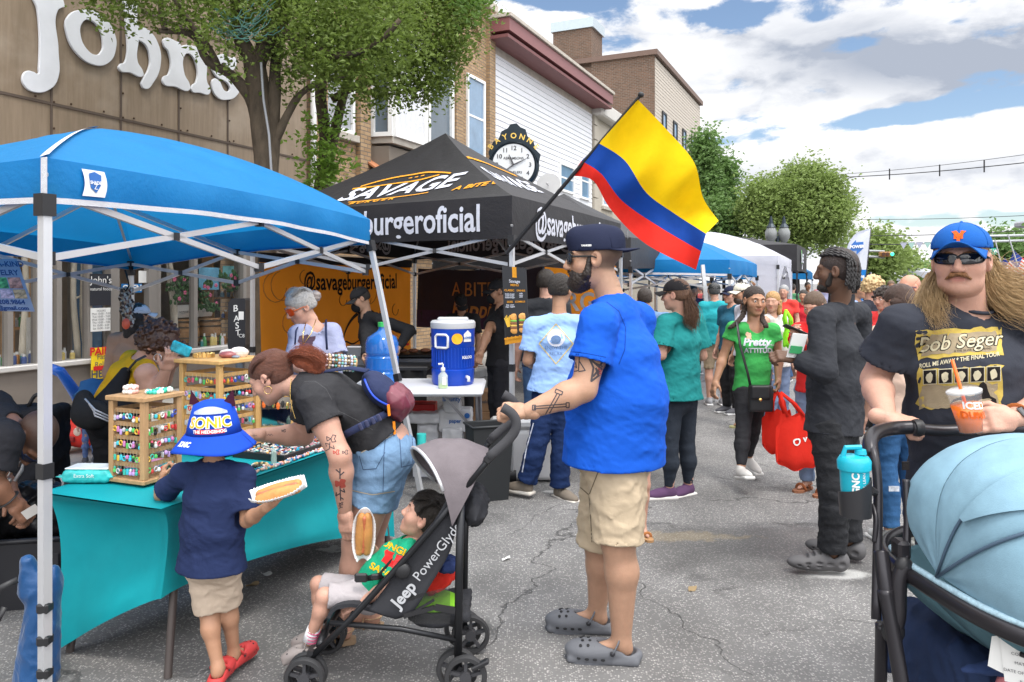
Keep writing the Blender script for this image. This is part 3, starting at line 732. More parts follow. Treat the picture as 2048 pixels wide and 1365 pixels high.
mb.build('clapboards',mat('clapboard_white',(.70,.71,.74),.5,var=.08,vs=4),wb)
mb=MB();slab(mb,w0,w1,7.3,7.52,-.02,-.05);mb.build('frieze',STONE,wb)
mb=MB();slab(mb,w0-.35,w1+.35,7.68,7.99,.62,-.1);mb.build('fascia',mat('maroon_metal',(.21,.08,.08),.45,var=.1),wb)
mb=MB();slab(mb,w0-.35,w1+.35,7.52,7.6,.58,-.1)
mb.build('soffit',mat('maroon_soffit',(.16,.06,.06),.6),wb)
mb=MB();slab(mb,w0-.4,w1+.4,8.0,8.1,.68,-8,bev=.01);mb.build('roof',STONE,wb)
window(wb,s_at(1118),s_at(1147),fz(1130,385),fz(1130,335)+.1,.0,sill=False)
window(wb,s_at(1160),s_at(1178),fz(1170,400),fz(1170,345)+.3,.0,sill=False)
dc=fp(1098,372,.6);mb=MB();mb.lathe(dc,[(.0,0),(.16,.015),(.29,.06),(.33,.1)],20,axis=nrm(A(-.2,-.9,.35)));mb.tube([dc,dc+nrm(A(-.2,-.9,.35))*.35-ZZ*.12],.012,6);mb.ell(dc+nrm(A(-.2,-.9,.35))*.35-ZZ*.1,.035,8)
mb.tube([dc,dc-ZZ*.3-NN*.55],.02,6);mb.build('satellite_dish',metalm('dish_grey',(.36,.36,.36),.5,.2),smooth='auto',label='grey satellite dish on the clapboard wall right of the clock',cat='satellite dish')
cbld=thing('plaster_building','beige plaster building with grey cornice beyond the clapboard one','building',fac(22,0,0))
c0,c1=w1+.05,s_at(1309)-.05
BEI=mat('beige_plaster',(.40,.36,.30),.8,var=.12,vs=1.5)
mb=MB();slab(mb,c0,c1,0,7.3,0,-8);mb.build('wall',BEI,cbld)
mb=MB();slab(mb,c0-.02,c1,7.3,7.8,.35,-8,bev=.05);mb.build('cornice',mat('pale_cornice',(.5,.48,.45),.7),cbld)
mb=MB()
for k in range(14):slab(mb,c0+.0,c0+.45-.12*(k%2),.5+k*.5,.96+k*.5,.06,0.003)
mb.build('quoin',BEI,cbld)
for k in range(3):window(cbld,c0+1.+2.2*k,c0+2.1+2.2*k,4.3,6.1,0.)
tb=thing('tall_building','tall building with brown brick side wall and beige siding street front','building',fac(32,0,0))
t0,t1=s_at(1309),s_at(1400)
mb=MB();mb.box(fac(t0+.2,5.95,-7.01),(.4,14.,11.9),FR);mb.build('side_wall',BR2,tb)
mb=MB();slab(mb,t0+.42,t1,0,11.7,-.03,-13.9);mb.build('wall',BEI,tb)
mb=MB();z=3.
while z<11.6:
 mb.prism([fac(t0+.1,z,-.02),fac(t0+.1,z,.012),fac(t0+.1,z+.155,.0),fac(t0+.1,z+.155,-.02)],UU*(t1-t0-.1));z+=.16
mb.build('siding',mat('beige_siding',(.44,.39,.33),.6,var=.05),tb)
mb=MB();slab(mb,t0-.12,t1+.15,11.72,11.95,.15,-14.1);mb.build('roof',mat('brown_trim',(.14,.09,.07),.6),tb)
for px in(1327,1349,1367,1384):
 a=s_at(px);window(tb,a-.40,a+.40,8.0,9.5,.03,frame=mat('dark_frame',(.03,.03,.03),.5),fw=.1,sill=False)
ch=fac(t0+.6,0,-5.2)
mb=MB();mb.box(fac(t0+.8,12.3,-3.9),(1.6,1.9,2.3),FR);chm=mb.build('chimney',BR2,tb)
mb=MB();mb.box(fac(t0+.8,13.6,-3.9),(1.75,2.1,.45),FR);mb.build('cap',metalm('flashing',(.45,.52,.56),.4,.5),chm)
fb=thing('corner_building','mauve painted house corner with cornice at the right edge beyond the crossing','building',(38,46,0))
mb=MB();mb.box((38,46,2.6),(8,8,5.2));mb.build('wall',mat('mauve_wall',(.34,.30,.36),.8),fb)
mb=MB();mb.box((37.8,46,5.4),(9,9,.4),bev=.1);mb.build('cornice',mat('grey_cornice',(.3,.3,.33),.7),fb)
mb=MB();mb.box((38,46,5.75),(8.2,8.2,.5));mb.build('roof',mat('grey_roof',(.2,.2,.22),.7),fb)
def leafmesh(name,parent,C,rad,n,size,mt,seed=1,gap=.5,flatz=1.,droop=0.):
 0
 r=np.random.default_rng(seed);C=np.asarray(C,float);rad=np.asarray(rad,float)
 w_=rad**2/np.sum(rad**2);k=r.choice(len(C),n,p=w_)
 d=r.normal(size=(n,3));d/=np.linalg.norm(d,axis=1,keepdims=True)
 q=C[k]+d*A(1,1,flatz)*(rad[k]*(r.uniform(0,1,n)**.45)*(1+.25*r.normal(size=n)*.5))[:,None]
 sub=q[r.integers(0,n,n//14)];j=r.integers(0,len(sub),n);jit=r.normal(size=(n,3))*size*1.9
 use=r.uniform(size=n)<.72;q=np.where(use[:,None],sub[j]+jit,q)
 a=r.normal(size=(n,3));a[:,2]*=.6;a[:,2]-=droop;a/=np.linalg.norm(a,axis=1,keepdims=True)
 b_=np.cross(a,r.normal(size=(n,3)));b_/=np.linalg.norm(b_,axis=1,keepdims=True);nn=np.cross(a,b_)
 s_=size*r.uniform(.6,1.35,n)[:,None]
 V=np.stack([q-a*s_*.5,q+b_*s_*.3+nn*s_*.1-a*s_*.05,q+a*s_*.6-nn*s_*.06,q-b_*s_*.3+nn*s_*.1-a*s_*.05],1).reshape(-1,3)
 Fc=np.arange(n*4).reshape(-1,4)
 return meshobj(name,V,Fc,mt,parent,False)
def leafmat(name,c,var=.5,trans=.4):return mat(name,c,.5,var=var,vs=2.2,spec=.35,trans=trans)
BARK=mat('bark_lichen',(.085,.065,.045),.95,var=.7,vs=14,bump=1.0,bs=40,stretch=(1,1,.35))
BARK2=mat('bark_dark',(.035,.028,.022),.95,var=.5,vs=10,bump=.8,bs=40)
L1=leafmat('leaf_olive',(.16,.225,.045),.6,.5);L2=leafmat('leaf_green',(.12,.21,.04));L3=leafmat('leaf_light',(.20,.34,.05))
def limb(parent,pts,r0,r1,name='limb',mt=None):
 pts=[np.asarray(p,float) for p in pts];K=18;out=[];n=len(pts)
 for t in np.linspace(0,n-1,K):
  i=min(int(t),n-2);f=t-i;p0,p1,p2,p3=pts[max(i-1,0)],pts[i],pts[i+1],pts[min(i+2,n-1)]
  out.append(.5*((2*p1)+(-p0+p2)*f+(2*p0-5*p1+4*p2-p3)*f*f+(-p0+3*p1-3*p2+p3)*f**3))
 mb=MB();rs=[(r0+(r1-r0)*(t**.8))*(1+.06*math.sin(t*23+r0*90)) for t in np.linspace(0,1,K)]
 mb.tube(out,rs,10);return mb.build(name,mt or BARK,parent,smooth=True)
tr=thing('street_tree','thick forked street tree with olive foliage and string lights before the brown shop','tree',P(528,567,8.6)*A(1,1,0)+A(0,0,.13))
D_=8.6
g0=P(528,567,D_)*A(1,1,0)+ZZ*.13
limb(tr,[g0,P(530,450,D_),P(532,350,D_),P(524,240,D_),P(515,170,D_),P(505,110,D_)],.15,.12,'trunk')
limb(tr,[P(540,400,D_-.1),P(546,300,D_),P(549,200,D_),P(553,110,D_+.2),P(575,10,D_+.6)],.085,.06,'trunk')
for pts,r0,r1 in(([P(515,235,D_),P(497,190,D_),P(462,150,D_-.1),P(415,122,D_-.3),P(385,70,D_-.5),P(318,62,D_-.7)],.085,.028),([P(437,138,D_-.2),P(420,100,D_-.4),P(380,45,D_-.7),P(330,-30,D_-.9)],.045,.02),([P(505,120,D_),P(478,70,D_),P(470,0,D_),P(440,-90,D_)],.10,.05),([P(515,130,D_),P(540,70,D_),P(560,10,D_),P(575,-80,D_)],.10,.05),([P(548,285,D_),P(575,230,D_),P(600,190,D_+.1),P(640,165,D_+.2),P(700,150,D_+.4)],.06,.02),([P(520,90,D_),P(560,62,D_-.2),P(610,90,D_-.3),P(680,112,D_-.5),P(750,90,D_-.7),P(800,40,D_-.8)],.065,.025),([P(330,60,D_-.7),P(322,20,D_-.7),P(316,-60,D_-.8)],.035,.02)):limb(tr,pts,r0,r1)
def clumps(lst):return[P(a,b_,d) for a,b_,d,r in lst],[r for a,b_,d,r in lst]
cl_=[(185,-20,7.9,.22),(235,18,7.9,.28),(290,-10,8,.35),(345,18,7.8,.22),(395,8,8,.28),(440,45,8,.24),(470,10,8.4,.4),(330,-90,8,.6),(200,-110,8,.4),(450,-100,8.5,.7),(560,30,8.3,.5),(610,80,8.1,.45),(600,-60,8.6,.7),(650,40,8.3,.5),(455,105,7.8,.11),(415,75,7.7,.13),(500,40,8.8,.35),(640,130,8,.3),(590,120,8.6,.25),(690,150,8.1,.3),(700,20,8.2,.55),(740,90,8,.42),(770,140,7.9,.3),(800,60,8,.45),(760,-80,8.4,.7),(540,-180,8.6,.9),(350,-220,8.2,.8),(560,190,8.7,.1),(585,150,8.6,.16),(470,130,8.2,.13),(375,45,8.1,.14)]
c_,r_=clumps(cl_);leafmesh('crown',tr,c_,r_,27000,.054,[L1],3)
tr2=thing('street_tree','slender twin stemmed street tree with ivy like sprouts in front of the brick building','tree',P(628,567,10.4)*A(1,1,0)+A(0,0,.13))
D_=10.4;g0=P(628,567,D_)*A(1,1,0)+ZZ*.13
limb(tr2,[g0,P(632,450,D_),P(641,370,D_),P(652,290,D_),P(641,190,D_),P(650,100,D_),P(660,0,D_)],.11,.07,'trunk')
limb(tr2,[g0+UU*.1,P(648,400,D_),P(660,310,D_),P(680,220,D_),P(700,150,D_),P(740,60,D_)],.10,.05,'trunk')
limb(tr2,[P(663,200,D_),P(720,170,D_),P(800,140,D_-.3),P(850,100,D_-.5)],.06,.02);limb(tr2,[P(690,170,D_),P(760,190,D_-.2),P(830,180,D_-.4)],.04,.015)
cl_=[(700,100,10,.5),(760,120,9.8,.55),(820,90,9.6,.6),(870,120,9.6,.45),(850,180,9.6,.28),(800,180,9.6,.26),(750,185,9.6,.24),(700,170,9.8,.2),(900,60,9.6,.5),(940,20,9.7,.28),(880,10,9.8,.7),(800,-20,10,.8),(720,0,10,.8),(900,-90,10,.7),(780,-150,10,1.1),(660,120,10.2,.35),(870,160,9.4,.3),(908,105,9.4,.2),(920,-20,9.6,.35),(905,150,9.6,.12)]
c_,r_=clumps(cl_);r_=[q*.9 for q in r_];leafmesh('crown',tr2,c_,r_,31000,.055,[L1],5)
cl_=[(665,262,10.1,.13),(672,235,10.1,.12),(630,300,10.1,.1),(622,262,10.1,.1),(648,320,10.,.14),(675,310,10.,.11),(655,345,10.,.17),(640,370,10,.16),(670,345,10,.12),(628,335,10,.08),(650,290,10,.1),(608,235,10,.08)]
c_,r_=clumps(cl_);leafmesh('sprouts',tr2,c_,r_,900,.075,[L3],6)
cl_=[(955,8,8.6,.08),(975,5,8.6,.06),(930,0,8.8,.12)]
c_,r_=clumps(cl_);leafmesh('leaf_sprig',tr,c_,r_,220,.07,[L2],9)['kind']='stuff'
mb=MB();r=random.Random(5)
for k in range(16):
 a=P(r.uniform(400,470),r.uniform(15,60),8.0);b_=P(r.uniform(500,570),r.uniform(-10,60),8.1);mb.tube([lerp(a,b_,t)-ZZ*.16*math.sin(math.pi*t)+A(r.uniform(-.02,.02),0,r.uniform(-.02,.02)) for t in np.linspace(0,1,14)],.005,4)
mb.build('string_light',plast('green_wire',(.05,.17,.14)),tr)
mb=MB();mb.tube([P(522,125,8.35),P(527,200,8.38),P(538,270,8.38),P(543,350,8.38),P(548,460,8.4)],.014,6);mb.build('cable',plast('grey_cable',(.3,.31,.33)),tr,smooth=True)
def fartree(label,px,py0,py1,wpx,d,mt,n,size,seed,shape='round',group='trees further down the street',name='roadside_tree'):
 base=P(px,567,d)*A(1,1,0);t_=thing(name,label,'tree',base,group)
 ztop=H-(py0-567)/F*d;zbot=H-(py1-567)/F*d;R_=wpx/2/F*d;zc=(ztop+zbot)/2;hz=(ztop-zbot)/2
 limb(t_,[base,base+A(0,0,zbot),base+A(.1,0,zc)],.16*R_/2+.06,.05*R_/2+.03,'trunk',BARK2)
 r=np.random.default_rng(seed);C=[];rad=[]
 for i in range(70):
  v=r.normal(size=3);v/=np.linalg.norm(v);s_=r.uniform(.3,1)**.35*.84
  if shape=='round':c_=base+A(v[0]*R_*s_,v[1]*R_*s_,zc+np.sign(v[2])*abs(v[2])**.75*hz*s_*.84)
  else:
   hh_=r.uniform(0,1);c_=base+A(v[0]*R_*(1-hh_*.85),v[1]*R_*(1-hh_*.85),zbot+hh_*(ztop-zbot))
  C.append(c_);rad.append(R_*r.uniform(.16,.27) if shape=='round' else R_*.22)
 leafmesh('crown',t_,C,rad,n,size,[mt],seed)
 return t_
LF1=leafmat('far_leaf',(.22,.30,.085),.45);LF2=leafmat('far_leaf_dark',(.14,.24,.07),.4)
fartree('large rounded clipped tree above the white tents',1590,328,508,226,28,LF1,60000,.125,21)
fartree('narrow upright tree left of the rounded tree',1408,268,470,36,30,LF2,9000,.16,22,'cone')
fartree('slim tree top between the flag and the rounded tree',1448,322,470,26,31,LF2,7000,.16,23,'cone')
fartree('bushy tree just behind the flag',1424,395,500,70,29,LF2,12000,.16,29)
fartree('tree behind the blue and white feather banner',1745,458,570,110,45,LF1,9000,.25,24)
fartree('smaller tree right of the feather banner',1782,492,570,80,52,LF1,6000,.28,25)
fartree('low tree at the far end of the street',1806,520,572,60,70,LF2,4000,.35,26)
fartree('dense tree behind the street name sign',2010,462,600,130,33,LF2,16000,.2,27)
fartree('tree at the right edge beside the mauve house',2075,480,600,140,36,LF1,9000,.22,28)
fartree('pale small tree glimpsed behind the bald man',1850,532,590,44,80,LF1,3000,.4,30)
def tentcloth(name,col,trans=.35,**k):return mat(name,col,.55,var=.09,vs=3,bump=.9,bs=60,wave=3.2,spec=.35,trans=trans,**k)
ALU=metalm('aluminium_leg',(.62,.63,.65),.35,.55);TAPE=cloth('white_tape',(.66,.66,.70),wave=0)
def hip(a,b,t,bulge):return lerp(a,b,t)+ZZ*bulge*math.sin(math.pi*min(1,t))**.8
class Tent:
 def __init__(s,label,corners,ztop,zhem,peak,mt,bulge=.05,sag=.06,arch=.03,legs=None,group='canopies',name='canopy_tent',legm=None,wr=.012,bars=True,seg=28,hems=None,leglist=(0,1,2,3),drape=False):
  s.E=[A(c[0],c[1],z) for c,z in zip(corners,ztop)];s.Hm=[A(c[0],c[1],z) for c,z in zip(corners,zhem)];s.pk=np.asarray(peak,float)
  s.bulge,s.sag,s.arch,s.wr=bulge,sag,arch,wr
  c=sum(s.E)/4;s.T=thing(name,label,'tent',(c[0],c[1],0),group)
  mb=MB();
  for i in range(4):mb.grid(lambda u,v,i=i:s.roof(i,u,v),seg,seg//2)
  mb.build('canopy',mt,s.T,smooth=True)
  mb=MB()
  for i in range(4):mb.grid(lambda u,v,i=i:s.val(i,u,v),seg,5)
  s.valance=mb.build('valance',mt,s.T,smooth=True)
  legm=legm or ALU
  for i in leglist:
   top=s.Hm[i]+ZZ*.02;bot=(legs or{}).get(i,A(top[0],top[1],0.));d=nrm(bot-top)
   mb=MB();mb.rod(top,bot,.033,m=0,up=UU);lg=mb.build('leg',legm,s.T)
   mb=MB();mb.rod(top-d*.01,top+d*.07,.052,up=UU);mb.rod(lerp(top,bot,.52),lerp(top,bot,.55),.042,up=UU);mb.box(bot+ZZ*.006,(.09,.09,.01));mb.each('bracket',BLACKP,lg)
  if bars:
   mb=MB();jt=MB();ins=.06
   ctr=sum(s.Hm)/4
   for i in range(4):
    a=lerp(s.Hm[i],ctr,.02);b_=lerp(s.Hm[(i+1)%4],ctr,.02);zt,zl=ZZ*.05,ZZ*-.2
    for(u0,u1) in((0,.5),(.5,1)):
     p,q=lerp(a,b_,u0),lerp(a,b_,u1);mb.rod(p+zt,q+zl+NN*.0,.016,.026);mb.rod(p+zl,q+zt,.016,.026);jt.box((p+q)/2+(zt+zl)/2,(.035,.035,.035));jt.box(q+zt,(.04,.04,.05));jt.box(q+zl,(.04,.04,.05))
   hub=A(s.pk[0],s.pk[1],s.pk[2]-.12)
   for i in range(4):
    md=lerp(s.Hm[i],s.Hm[(i+1)%4],.5);mb.rod(lerp(md,ctr,.03)+ZZ*.05,hub-ZZ*.3,.016,.026)
    mb.tube([s.Hm[i]+ZZ*.1,lerp(s.Hm[i],hub,.5)+ZZ*.04,hub],.011,6)
   mb.build('scissor_bars',legm,s.T);jt.each('bar_joint',BLACKP,s.T)
 def wv(s,i,u,v):return s.wr*(math.sin(11*u+5*v+i*2)*math.sin(7*v+3*u)+.5*math.sin(23*u-9*v+i)*math.cos(17*v))
 def roof(s,i,u,v):
  a,b=s.E[i],s.E[(i+1)%4];bg=s.bulge if hasattr(s.bulge,'__len__') else[s.bulge]*4;h0=hip(a,s.pk,v,bg[i]);h1=hip(b,s.pk,v,bg[(i+1)%4])
  p=lerp(h0,h1,u);k=math.sin(math.pi*u)*(1-v)
  return p-ZZ*s.sag*k*math.sin(math.pi*min(v*1.0+.0,1))**.7+ZZ*(s.arch*.5*k*(v<.001)+s.wv(i,u,v)*math.sin(math.pi*u)*math.sin(math.pi*min(1,v+.02)))
 def val(s,i,u,v):
  a=s.roof(i,u,0);j=(i+1)%4;b=lerp(s.Hm[i],s.Hm[j],u)+ZZ*s.arch*math.sin(math.pi*u)
  ed=nrm(s.E[j]-s.E[i]);out=A(ed[1],-ed[0],0);
  c=sum(s.E)/4
  if out@(s.E[i]-c)<0:out=-out
  k=math.sin(math.pi*u)**.5 if 0<u<1 else 0
  return lerp(a,b,v)+out*k*(s.wr*.9*math.sin(26*u+i)*v+.012*math.sin(math.pi*v))
 def onval(s,i,u0,width,zc,sz,off=.006):
  0
  L=np.linalg.norm(s.E[(i+1)%4]-s.E[i]);ed=nrm(s.E[(i+1)%4]-s.E[i]);out=A(ed[1],-ed[0],0);c=sum(s.E)/4
  if out@(s.E[i]-c)<0:out=-out
  right=np.cross(ZZ,out);sg=1 if right@ed>0 else-1
  def fn(x,y):
   u=min(max(u0+sg*x/L,0),1);h=s.E[i][2]-s.Hm[i][2];v=min(max(zc-y/h,0),1);return s.val(i,u,v)+out*off
  return fn
 def onroof(s,i,u0,v0,off=.008,rot=0.):
  L=np.linalg.norm(s.E[(i+1)%4]-s.E[i]);ed=nrm(s.E[(i+1)%4]-s.E[i]);mid=(s.E[(i+1)%4]+s.E[i])/2;Hh=np.linalg.norm(s.pk-mid);nn=np.cross(ed,s.pk-mid);nn=nrm(nn if nn[2]>0 else-nn)
  right=np.cross(s.pk-mid,nn);sg=1 if right@ed>0 else-1;cr,sr=math.cos(rot),math.sin(rot)
  def fn(x,y):
   x,y=x*cr-y*sr,x*sr+y*cr
   v=min(max(v0+y/Hh,0),.98);u=.5+(u0-.5+sg*x/L)/(1-v);u=min(max(u,0.),1.)
   return s.roof(i,u,v)+nn*off
  return fn
BLUE1=tentcloth('canopy_blue',(.010,.235,.56),.42,);BLACKT=tentcloth('canopy_black',(.022,.021,.024),.12);WHT=tentcloth('canopy_white',(.66,.67,.74),.4)
cN,cR,cB,cL=(-1.69,2.75),(-1.046,5.6),(-3.41,6.8),(-4.05,3.95)
bt=Tent('near royal blue canopy tent with white taped hem over the jewellery table',[cN,cR,cB,cL],[1.996,2.008,1.86,1.93],[1.833,1.824,1.66,1.75],(-2.58,4.72,2.50),BLUE1,bulge=(.03,.12,.09,.02),sag=-.02,arch=.045,legs={1:A(-.64,5.42,0),2:A(-3.38,6.8,.13)},wr=.016,seg=60,leglist=(0,1,2))
def strip(T,pts,w_,nrmv,name='tape',mt=TAPE,par=None):
 mb=MB();n=len(pts)
 V=[];Fc=[]
 for k,p in enumerate(pts):
  t=nrm(np.asarray(pts[min(k+1,n-1)])-np.asarray(pts[max(k-1,0)]));nv_=nrmv(k) if callable(nrmv) else nrmv;b_=nrm(np.cross(t,nv_));V+=[p+b_*w_/2+np.asarray(nv_)*.004,p-b_*w_/2+np.asarray(nv_)*.004]
 for k in range(n-1):Fc.append((2*k,2*k+1,2*k+3,2*k+2))
 mb.add(V,Fc);return mb.build(name,mt,par or T.T,smooth=True)
for i in(0,1,2,3):
 ed=nrm(bt.E[(i+1)%4]-bt.E[i]);out=nrm(A(ed[1],-ed[0],0));c=sum(bt.E)/4
 if out@(bt.E[i]-c)<0:out=-out
 strip(bt,[bt.val(i,u,.95) for u in np.linspace(0,1,40)],.022,out,'hem_tape')
strip(bt,[hip(bt.E[0],bt.pk,t,bt.bulge[0])+ZZ*.004 for t in np.linspace(0,1,24)],.032,nrm(A(-.2,-.6,1)),'hip_tape')
strip(bt,[lerp(bt.E[0],bt.Hm[0],t) for t in np.linspace(0,1,6)],.03,nrm(A(-.3,-1,0)),'corner_tape')
f_=bt.onval(0,.075,1,.45,1,.009)
PATCH=plast('patch_white',(.75,.76,.78));LBLUE=plast('logo_blue',(.02,.12,.40))
mb=MB();mb.grid(lambda u,v:f_(-.062+.115*u+.012*math.sin(3*v),-.055+.105*v),8,8);lp=mb.build('logo_patch',PATCH,bt.T,smooth=True)
f2=bt.onval(0,.075,1,.45,1,.012)
sh_=[(-.03,.035),(.0,.044),(.034,.033),(.03,-.005),(.004,-.04),(-.024,-.02)]
mb=MB();mb.add([f2(*p) for p in sh_],[tuple(range(6))]);mb.build('logo_shield',LBLUE,lp)
f3=bt.onval(0,.075,1,.45,1,.014);text_on('logo_word','SHADE',f3,PATCH,lp,.018,.0006);text_on('logo_word','Z',lambda x,y:f3(x,y-.017),PATCH,lp,.03)
C0,R2,B2,L2=(0.0,5.88),(1.24,8.67),(-1.32,10.3),(-2.56,7.5)
st=Tent('black burger stall canopy tent with white lettering on roof and valance',[L2,C0,R2,B2],[2.22]*4,[1.885,1.885,1.885,1.86],(-.70,8.0,3.12),BLACKT,bulge=-.05,sag=.05,arch=.01,wr=.008,seg=40)
CRM=cloth('print_white',(.62,.64,.72),wave=0);ORG=cloth('print_orange',(.75,.33,.03),wave=0)
text_on('valance_text','@savageburgeroficial',st.onval(0,.55,1,.52,1),CRM,st.T,.305,.006,.82,0,.12)
text_on('valance_text','@savageburgeroficial',st.onval(1,.5,1,.52,1),CRM,st.T,.305,.006,.82,0,.12)
for i in(2,3):text_on('valance_text','@savageburgeroficial',st.onval(i,.5,1,.52,1,-.012),mat('print_through',(.5,.48,.5),.8),st.T,.27,.006,.82,0,.12)
rf=st.onroof(0,.52,.27,rot=.10)
text_on('roof_text','SAVAGE',rf,CRM,st.T,.42,.010,.85,.35,.08)
text_on('roof_text','B U R G E R',lambda x,y:rf(x-.15,y-.26),ORG,st.T,.10,.003,1.,.2,.08)
text_on('roof_text','A BITE OF',lambda x,y:rf(x+.98,y-.22),ORG,st.T,.12,.004,1.,.3,.08)
mb=MB();mb.grid(lambda u,v:rf(-.52+1.05*u,.19+.17*math.sin(math.pi*u)+(.03+.0*u)*v),26,1);mb.grid(lambda u,v:rf(-.6+1.0*u,.15+.05*u+.03*v),14,1);mb.grid(lambda u,v:rf(-.45+.9*u,-.21-.03*math.sin(math.pi*u)+.022*v),20,1)
for k in range(3):mb.grid(lambda u,v,k=k:rf(.02+.07*k+.04*u,.28+.02*v),2,1)
mb.build('burger_emblem',ORG,st.T)
rf2=st.onroof(1,.45,.42,rot=.0)
text_on('roof_text','SAVAGE',rf2,CRM,st.T,.38,.010,.85,.35,.08)
mb=MB();mb.grid(lambda u,v:rf2(-.6+1.2*u,.25+.16*math.sin(math.pi*u)+.04*v),20,1);mb.build('burger_emblem',ORG,st.T)
def hang(label,a,b_,z1,z0,mt,name='cloth_banner',cat='banner',wv=.02,seg=24,z1b=None):
 a=A(a[0],a[1],0);b_=A(b_[0],b_[1],0);out=nrm(np.cross(b_-a,ZZ));z1b=z1b if z1b is not None else z1
 def fn(u,v):return lerp(a,b_,u)+ZZ*((z1*(1-u)+z1b*u)*(1-v)+z0*v-.03*math.sin(math.pi*u)*(1-v))+out*wv*(math.sin(u*17+v)+.6*math.sin(31*u+2*v))*min(1,.3+v)
 mb=MB();mb.grid(fn,seg,8);o_=mb.build(name,mt,None,smooth=True,label=label,cat=cat);return o_,fn,out
OBAN=tentcloth('banner_orange',(.85,.30,.025),.6);PBAN=tentcloth('banner_dark',(.025,.018,.024),.1)
def childtext(o_,fn,out,s_,u0,v0,size,mt,L,Hh,off=.01,**k):
 def f(x,y):
  u=min(max(u0+x/L,0),1);v=min(max(v0-y/Hh,0),1);return fn(u,v)+out*off
 return text_on('banner_text',s_,f,mt,o_,size,**k),f
cL2,cB2,cR2=A(*L2,0),A(*B2,0),A(*R2,0)
a_,b_=lerp(cL2,cB2,.03),lerp(cL2,cB2,.97)
o1,fn1,out1=hang('orange burger banner with black lettering hung on the left side of the stall',a_,b_,1.78,.55,OBAN)
INK=cloth('ink_black',(.015,.012,.012),wave=0)
out1=out1 if out1@(A(0,0,0)-a_)>0 else-out1
childtext(o1,fn1,out1,'@savageburgeroficial',.55,.17,.27,INK,3.0,1.23,bold=.006,xs=.82,maxlen=.15)
_,fb_=childtext(o1,fn1,out1,'BURGER',.62,.93,.3,INK,3.0,1.23,bold=.008,maxlen=.15)
mb=MB()
mb.grid(lambda u,v:fb_(-.46+1.0*u,.22+.34*math.sin(math.pi*u)**.7+.05*v),30,1);mb.grid(lambda u,v:fb_(-.46+1.03*u,.16-.12*math.sin(math.pi*u)*v),20,2)
mb.grid(lambda u,v:fb_(-.46+1.03*u,.20+.02*math.sin(20*u)+.02*v),30,1)
for k in range(3):mb.lathe(fb_(-.1+.14*k,.46),[(.0,0),(.022,.001)],8,axis=out1)
mb.build('burger_drawing',INK,o1)
mb=MB()
for k in range(14):
 u0=.05+.9*RNG.random();v0=.1+.85*RNG.random();r_=.05+.08*RNG.random();mb.tube([fn1(min(1,max(0,u0+r_*.5*math.cos(t))),min(1,max(0,v0+r_*math.sin(t))))+out1*.006 for t in np.linspace(0,4.5,12)],.006,4)
mb.build('line_art',mat('brown_line',(.42,.15,.02),.8),o1)
mb=MB();mb.rod(a_+ZZ*1.8,b_+ZZ*1.8,.03,.10);mb.build('top_band',BLACKT,o1)
a_,b_=lerp(cB2,cR2,.02),lerp(cB2,cR2,.66)
o2,fn2,out2=hang('dark banner reading a bite of happiness at the back of the stall',a_,b_,1.74,.95,PBAN)
out2=out2 if out2@(A(0,0,0)-a_)>0 else-out2
ORL=cloth('letter_orange',(.62,.24,.06),wave=0)
childtext(o2,fn2,out2,'A BITE OF',.56,.34,.27,ORL,2.0,.79,maxlen=.15,xs=.9);childtext(o2,fn2,out2,'Happiness',.56,.68,.32,ORL,2.0,.79,maxlen=.15,bold=.006,shear=.3,xs=.85)
mb=MB();mb.grid(lambda u,v:fn2(u,.7+.3*v)+out2*.004,16,3);mb.build('purple_band',cloth('smoky_purple',(.06,.03,.06)),o2)
a_,b_=lerp(cB2,cR2,.67),lerp(cB2,cR2,.98)
o3,fn3,out3=hang('second orange banner showing a white letter at the rear right of the stall',a_,b_,1.74,.6,OBAN)
out3=out3 if out3@(A(0,0,0)-a_)>0 else-out3
childtext(o3,fn3,out3,'BURGER',.5,.36,.3,CRM,1.0,1.1,bold=.006,maxlen=.15)
def streettent(label,c,size,zt,zh,pz,mt,**k):
 c=A(*c,0);u=UU*size;l=-NN*size;cs=[c+l,c,c+u,c+u+l]
 pk=c+(u+l)/2+ZZ*pz;return Tent(label,[(p[0],p[1]) for p in cs],[zt]*4,[zh]*4,pk,mt,**k)
GREYT=tentcloth('canopy_grey',(.05,.05,.055),.2)
t3=streettent('dark grey canopy tent right behind the burger stall',(1.5,9.6),2.9,2.12,1.72,2.9,GREYT,bulge=-.03)
t4=streettent('bright blue canopy tent with white hem beyond the flag',(2.95,10.3),3.0,1.86,1.64,2.4,BLUE1,bulge=.08,sag=0,wr=.02,leglist=(0,1,2))
strip(t4,[t4.val(0,u,.95) for u in np.linspace(0,1,20)],.03,A(0,-1,0),'hem_tape')
mb=MB();mb.rod(P(1405,530,9.9),P(1414,567,9.9)*A(1,1,0)+A(.12,0,0),.045);mb.build('leg',ALU,t4.T)
t5=streettent('white canopy tent with draped corner legs beyond the blue one',(4.9,14),3.0,2.05,1.85,2.62,WHT,bulge=.08,sag=-.02,wr=.02)
for i in(1,2):
 for sgn in(-1,1):
  j=(i+sgn)%4;e0=t5.Hm[i];e1=t5.Hm[j];d_=nrm(e1-e0)
  mb=MB();mb.grid(lambda u,v:e0+d_*(.36*u*(.9-.3*v) if v<.99 else.26*u)+d_*(u*max(0,.18-v)*5)+ZZ*(.02-(e0[2])*v),10,14);mb.build('corner_drape',WHT,t5.T,smooth=True)
t6=streettent('black flat topped canopy tent with green logo beyond the white one',(6.45,17.2),3.4,2.42,1.8,2.75,BLACKT,bulge=0,sag=.02,bars=False,legm=BLACKP)
GRN=plast('logo_green',(.10,.45,.08));f_=t6.onval(1,.35,1,.5,1,.03)
